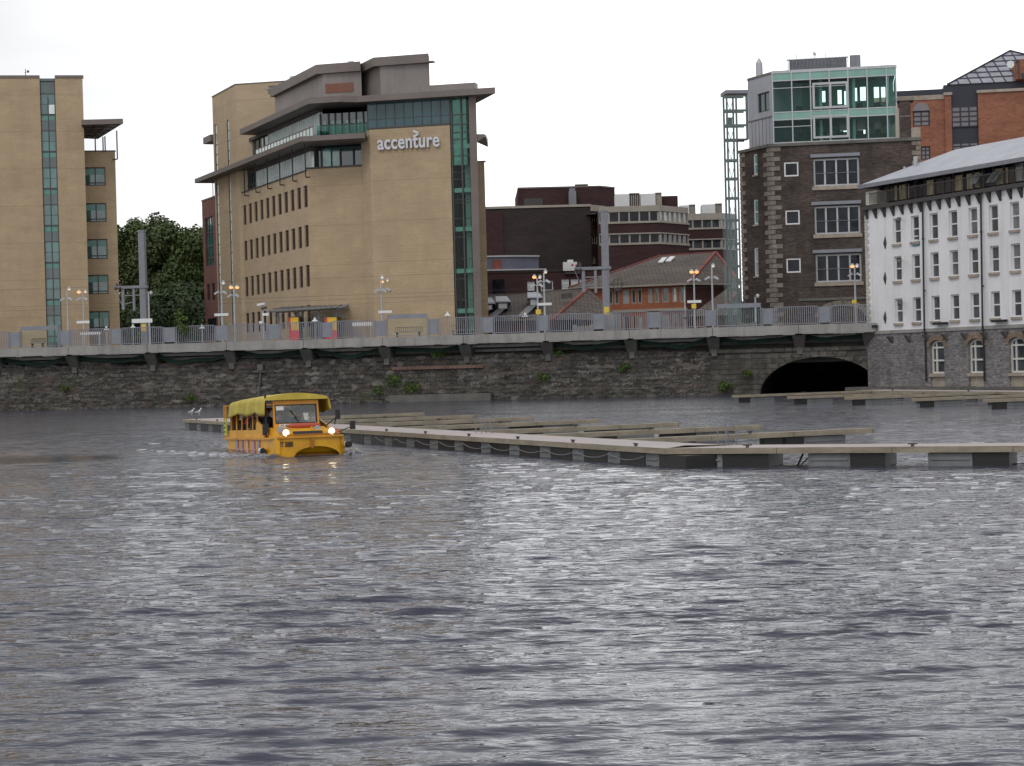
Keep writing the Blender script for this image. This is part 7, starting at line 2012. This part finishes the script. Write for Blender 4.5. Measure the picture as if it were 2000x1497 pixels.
# text facing the bow (+x): text x -> +y, text y -> +z, normal -> +x
MF = lambda x, y, z: Matrix.Translation((x, y, z)) @ Matrix(((0, 0, 1, 0), (1, 0, 0, 0), (0, 1, 0, 0), (0, 0, 0, 1)))
MS = lambda x, y, z: Matrix.Translation((x, y, z)) @ Matrix(((1, 0, 0, 0), (0, 0, -1, 0), (0, 1, 0, 0), (0, 0, 0, 1)))   # starboard side (-y): reads towards +x
btext('ZV 42198', .105, MF(WX + .034, -.58, wz0 + .035), m_black, 'plate_text', pn)
m = MB(); m.hexa([(1.2, -1.0, .5), (1.86, -1.0, .5), (1.86, 1.0, .5), (1.2, 1.0, .5), (1.2, -.95, .86), (1.86, -.95, .86), (1.86, .95, .86), (1.2, .95, .86)]); m.build('cowl', m_bo, boat)
# side coamings, with rounded rise to the cab
m = MB()
for s in (-1, 1):
    y = s * 1.08
    m.box(-4.5, .55, min(y, y + s * .06), max(y, y + s * .06), .50, .80)
    pts = [(.55, .5), (.55, .80), (.62, 1.02), (.80, 1.10), (1.25, 1.0), (1.9, .9), (1.9, .5)]; n = len(pts)
    v = [(x, y, z) for x, z in pts] + [(x, y + s * .06, z) for x, z in pts]
    m.add(v, [tuple(range(n)), tuple(range(n, 2 * n))[::-1]] + [(i, n + i, n + (i + 1) % n, (i + 1) % n) for i in range(n)])
m.build('side_coaming', m_by, boat)
m = MB(); m.box(-4.5, 1.2, -1.05, 1.05, .30, .36); m.build('cabin_floor', m_darkroom, boat)
m = MB()
for x in (-3.9, -3.1, -2.3, -1.5, -.7, .1): 
    for s in (-1, 1): m.box(x - .22, x + .22, s * .62 - .40, s * .62 + .40, .36, .66); m.box(x - .26, x - .20, s * .62 - .40, s * .62 + .40, .66, 1.02)
m.build('seats', m_mull, boat)
for i, x in enumerate((-4.3, -3.3, -2.3, -1.3, -.35, .45)):
    for s in (-1, 1):
        m = MB(); m.cyl((x, s * 1.06, .78), (x, s * 1.03, 1.75), .028, n=6); m.build('canopy_post', m_bo, boat)
m = MB(); m.box(-4.52, -4.42, -1.06, -.72, .5, 1.60); m.box(-4.52, -4.42, .72, 1.06, .5, 1.60); m.box(-4.52, -4.42, -.72, .72, 1.5, 1.60); m.box(-4.52, -4.42, -.72, .72, .5, .82); m.build('stern_frame', m_bd, boat)
m = MB(); m.box(-4.85, -4.42, -1.25, -1.20, .62, 1.22); sg = m.build('stern_side_sign', M('lime_sign', (.50, .52, .08), .6, .15), boat)
m = MB()
for k in range(3): m.box(-4.74, -4.56 + .06 * (k % 2), -1.258, -1.252, .72 + .16 * k, .79 + .16 * k)
m.build('sign_lines', m_green, sg)
m = MB()
for x in (-4.82, -4.45): m.cyl((x, -1.22, .45), (x, -1.22, 1.72), .025, n=6)
m.bar((-4.82, -1.22, 1.72), (-4.45, -1.2, 1.72), .04); m.bar((-4.82, -1.22, 1.72), (-4.82, 1.1, 1.72), .04); m.cyl((-4.82, 1.1, .45), (-4.82, 1.1, 1.72), .025, n=6); m.build('stern_rail_frame', m_bo, boat)
# canvas canopy: arched roof with sagging side flaps
rngc = random.Random(4)
xs_ = [-4.35 + i * (6.35 / 26) for i in range(27)]
roofc = [(-1.12, 1.72), (-1.05, 1.79), (-.7, 1.87), (-.3, 1.93), (0, 1.945), (.3, 1.93), (.7, 1.88), (1.05, 1.81), (1.12, 1.74)]
m = MB(); vs = []
for i, x in enumerate(xs_):
    bow_ = abs(math.sin((i / 26) * math.pi * 5)) ; drop = .030 * (1 - bow_)
    lo = .47 + .05 * math.sin(i * .45 + 1) + .02 * math.sin(i * 2.3)
    lo2 = .46 + .05 * math.sin(i * .9 + 1)
    if x > 1.0: lo = .50 + .05 * (x - 1.0)
    rise = .05 + .02 * math.sin(i / 26 * math.pi) + .045 * (i / 26)
    row = []
    for k in range(5):
        u = 1 - k / 5; row.append((x, -1.12 - .07 * u + .028 * math.sin(i * 1.9 + u * 3) * u, 1.72 + rise - lo * u))
    row += [(x, y, z - drop + rise) for y, z in roofc]
    for k in range(1, 6):
        u = k / 5; row.append((x, 1.12 + .07 * u + .028 * math.sin(i * 1.7 + u * 3) * u, 1.74 + rise - lo2 * u))
    if x > 1.85: row = [(p[0] + (.12 if abs(p[1]) > 1.11 else 0), p[1], p[2]) for p in row]
    vs += row
nr_ = len(row)
m.add(vs, [(i * nr_ + k, (i + 1) * nr_ + k, (i + 1) * nr_ + k + 1, i * nr_ + k + 1) for i in range(26) for k in range(nr_ - 1)])
cn = m.build('canopy', m_canvas, boat, smooth=True)
sm = cn.modifiers.new('thick', 'SOLIDIFY'); sm.thickness = .015
m = MB(); vs = []; 
for j, dz in enumerate((0.0, -.22)):
    for (y, z) in [(-1.12, 1.74)] + roofc[1:-1] + [(1.12, 1.76)]: vs.append((2.0 + .02 * j, y, (z + .09) if j == 0 else 1.80))
n = 9; m.add(vs, [(k, k + 1, n + k + 1, n + k) for k in range(n - 1)]); m.build('canopy_front', m_canvas, boat)
# black snorkel pole, mirrors, lamps, fenders
m = MB(); m.cyl((1.75, -1.02, .95), (1.72, -1.02, 2.0), .035, n=8); m.build('black_pole', m_black, boat)
m = MB(); m.box(1.95, 2.05, -1.20, -1.0, .62, 1.0); m.build('door_mirror', m_black, boat)
m = MB(); m.bar((2.0, 1.0, .86), (2.6, 1.25, 1.15), .025); m.bar((2.5, 1.2, .9), (2.6, 1.25, 1.32), .03); m.cyl((2.6, 1.3, 1.08), (2.6, 1.3, 1.40), .085, n=10); m.build('wing_mirror', m_black, boat)
m = MB(); m.bar((3.6, .95, .62), (3.85, 1.40, .80), .03); m.cyl((3.85, 1.48, .72), (3.85, 1.48, 1.0), .10, n=10); m.build('side_mirror', m_black, boat)
m_head = emitM('headlight_glow', (1.0, .86, .6), 2.8)
for y in (-.78, .78):
    m = MB(); m.cyl((3.60, y, .68), (3.74, y, .68), .09, .12, n=14); m.bar((3.64, y, .53), (3.64, y, .6), .05); h = m.build('headlight', m_bo, boat)
    m = MB(); m.ball((3.745, y, .68), .11, 14, 8, (.35, 1, 1)); m.build('lit_lens', m_head, h)
for y, x in ((-.93, 3.45), (.36, 3.35)):
    m = MB(); m.cyl((x, y, .78), (x + .1, y, .78), .08, .115, n=14); m.bar((x + .03, y, .58), (x + .03, y, .72), .04); l = m.build('round_lamp', m_alu, boat)
    m = MB(); m.cyl((x + .1, y, .78), (x + .12, y, .78), .10, n=14); m.build('lamp_glass', M('grey_lens', (.30, .32, .36), .15, .1), l)
m = MB(); m.cyl((3.55, 1.02, .66), (3.66, 1.02, .66), .07, .08, n=12); m.build('orange_indicator', M('amber_lens', (.65, .18, .03), .3, .1), boat)
m = MB(); m.cyl((3.0, -1.225, .66), (3.0, -1.235, .66), .06, n=10); m.cyl((2.4, -1.11, .62), (2.4, -1.13, .62), .05, n=10); m.build('red_reflector', M('dark_red_lens', (.25, .03, .01), .3, .1), boat)
m = MB(); m.cyl((2.2, -1.32, .10), (2.55, -1.34, .10), .10, n=12); fd = m.build('white_fender', m_signw, boat)
m = MB(); m.cyl((2.551, -1.34, .10), (2.68, -1.35, .10), .10, .08, n=12); m.build('fender_end', m_black, fd)
m = MB(); m.cyl((3.7, 1.18, .22), (3.95, 1.26, .22), .10, n=12); fd = m.build('white_fender', m_signw, boat)
m = MB(); m.cyl((3.951, 1.26, .22), (4.08, 1.30, .22), .11, .10, n=12); m.build('fender_end', m_black, fd)
m = MB(); m.cyl((-4.7, -1.0, .0), (-4.9, -1.0, .0), .1, n=10); m.build('exhaust', m_black, boat)
btext('IT 5000', .22, MF(4.03, -1.06, .22) @ Matrix.Diagonal((.62, 1.1, 1, 1)), m_black, 'hull_number', boat, .006, .006)
# pale blue and red side lettering cut by the waterline
m_bl = M('pale_blue_letter', (.22, .30, .62), .5, .25, 3, 8); m_pw = M('pale_grey_letter', (.45, .46, .55), .5, .2, 3, 8); m_rl = M('red_letter_edge', (.45, .07, .05), .5, .2)
let = []
for i, x in enumerate((-2.5, -1.6, -.6, .5, 1.35)):
    m = MB(); P3 = lambda a, z, o: (x + a, -1.212 - o, z)
    for (a0, a1, b0, b1, o) in ((-.30, .30, -.16, .16, .0),):
        m.hexa([P3(a0, -.35, .012), P3(a1, -.35, .012), P3(a1, -.35, 0), P3(a0, -.35, 0), P3(b0, .44, .012), P3(b1, .44, .012), P3(b1, .44, 0), P3(b0, .44, 0)])
    ed = m.build('side_letter_outline', m_rl, boat)
    m = MB(); m.hexa([P3(-.20, -.35, .02), P3(.20, -.35, .02), P3(.20, -.35, .013), P3(-.20, -.35, .013), P3(-.10, .42, .02), P3(.10, .42, .02), P3(.10, .42, .013), P3(-.10, .42, .013)])
    m.build('side_letter', m_bl if i != 2 else m_pw, ed)

# ------------------------------------------------ people aboard
def seated_body():
    J = [((0, 0, .0), .15), ((0, 0, .16), .155), ((0, 0, .34), .17), ((.0, 0, .46), .14), ((.01, 0, .54), .055), ((.02, 0, .60), .07), ((.03, 0, .69), .098), ((.02, 0, .77), .085),
         ((0, .17, .43), .07), ((.04, .24, .22), .05), ((.24, .20, .12), .04), ((.32, .17, .11), .035),
         ((0, -.17, .43), .07), ((.04, -.24, .22), .05), ((.24, -.20, .12), .04), ((.32, -.17, .11), .035),
         ((.20, .10, -.02), .10), ((.45, .11, -.0), .075), ((.46, .11, -.32), .055), ((.20, -.10, -.02), .10), ((.45, -.11, .0), .075), ((.46, -.11, -.32), .055)]
    E = [(0, 1), (1, 2), (2, 3), (3, 4), (4, 5), (5, 6), (6, 7), (3, 8), (8, 9), (9, 10), (10, 11), (3, 12), (12, 13), (13, 14), (14, 15), (0, 16), (16, 17), (17, 18), (0, 19), (19, 20), (20, 21)]
    me = bpy.data.meshes.new('tmp'); me.from_pydata([j[0] for j in J], E, [])
    ob = bpy.data.objects.new('tmp', me); COL.objects.link(ob)
    sk = ob.modifiers.new('s', 'SKIN'); 
    for i, v in enumerate(me.skin_vertices[0].data): v.radius = (J[i][1],) * 2; v.use_root = (i == 0)
    ob.modifiers.new('u', 'SUBSURF').levels = 1
    bpy.context.view_layer.update()
    out_ = bpy.data.meshes.new_from_object(ob.evaluated_get(bpy.context.evaluated_depsgraph_get()))
    bpy.data.objects.remove(ob); return out_
body0 = seated_body()
skin = M('skin', (.50, .27, .19), .6, .08)
def face_parts(par, hc, ext=0):
    m = MB(); m.ball((.0, 0, .735), .115, 12, 8, (1.02, .98, .95)); 
    m.v = [v if v[0] < .055 or v[2] > .80 else (min(v[0], .05), v[1], v[2]) for v in m.v]
    m.build('hair', M('hair_%s' % par.name, hc, .8, .2), par, smooth=True)
    m = MB(); m.ball((.125, 0, .685), .018, 6, 4, (1, .8, 1.2))
    for s in (-1, 1): m.ball((.02, s * .098, .69), .022, 6, 4, (.7, .5, 1.2))
    m.build('nose_and_ears', skin, par)
    m = MB()
    for s in (-1, 1): m.ball((.112, s * .035, .715), .011, 6, 4)
    m.box(.112, .118, -.025, .025, .645, .652)
    m.build('eyes_and_mouth', m_mull, par)
ppl = [(.95, -.38, (.10, .03, .03), (.05, .03, .02), 'person in dark red top seated at the windscreen on the left side of the cab', 6),
       (.95, .42, (.25, .25, .28), (.25, .22, .2), 'person in grey top at the wheel on the right side of the cab', -4),
       (.15, -.62, (.02, .02, .025), (.05, .03, .02), 'passenger in black coat leaning by the front side opening of the boat', 25),
       (-.65, -.62, (.03, .03, .035), (.30, .18, .08), 'fair-haired passenger in dark jacket in the second side opening', 15),
       (-1.45, -.62, (.22, .08, .03), (.04, .02, .01), 'passenger in rust orange top in the middle side opening', 60),
       (-2.25, -.62, (.05, .04, .06), (.35, .25, .12), 'passenger in dark purple jumper with elbow on the coaming', 30),
       (-3.05, -.62, (.45, .05, .08), (.08, .05, .03), 'passenger in bright red and white scarf near the stern', 40),
       (-3.85, -.62, (.04, .05, .05), (.03, .02, .02), 'passenger in dark green coat at the very stern', 20),
       (-.65, .62, (.06, .06, .10), (.1, .06, .03), 'passenger in navy coat on the far side bench', -10),
       (-2.25, .62, (.20, .20, .22), (.02, .02, .02), 'passenger in pale grey top on the far side bench near the stern', 10)]
bm4 = Matrix.Translation((BX, BY, 0)) @ boat.rotation_euler.to_matrix().to_4x4()
for i, (x, y, cc, hc, lab, yaw) in enumerate(ppl):
    o = thing('person', lab, 'person', (0, 0, 0), 'people aboard the yellow tour boat', rot=(0, 0, 0))
    zseat = .72 if i > 1 else .60
    o.matrix_world = bm4 @ Matrix.Translation((x, y, zseat)) @ Matrix.Rotation(R(-yaw), 4, 'Z')
    me = body0.copy(); me.materials.clear(); me.materials.append(M('clothes_%d' % i, cc, .85, .2, 3, 20)); me.materials.append(skin); me.materials.append(m_mull)
    idx = []
    for p in me.polygons:
        c = p.center; idx.append(1 if (c.z > .53 or c.x > .27 and c.z > .05) else (2 if c.z < .08 and c.x > .1 else 0))
    me.polygons.foreach_set('material_index', idx); me.polygons.foreach_set('use_smooth', [True] * len(idx))
    b = bpy.data.objects.new('body', me); COL.objects.link(b); b.parent = o; ORG[b.name] = Vector((0, 0, 0))
    face_parts(o, hc)
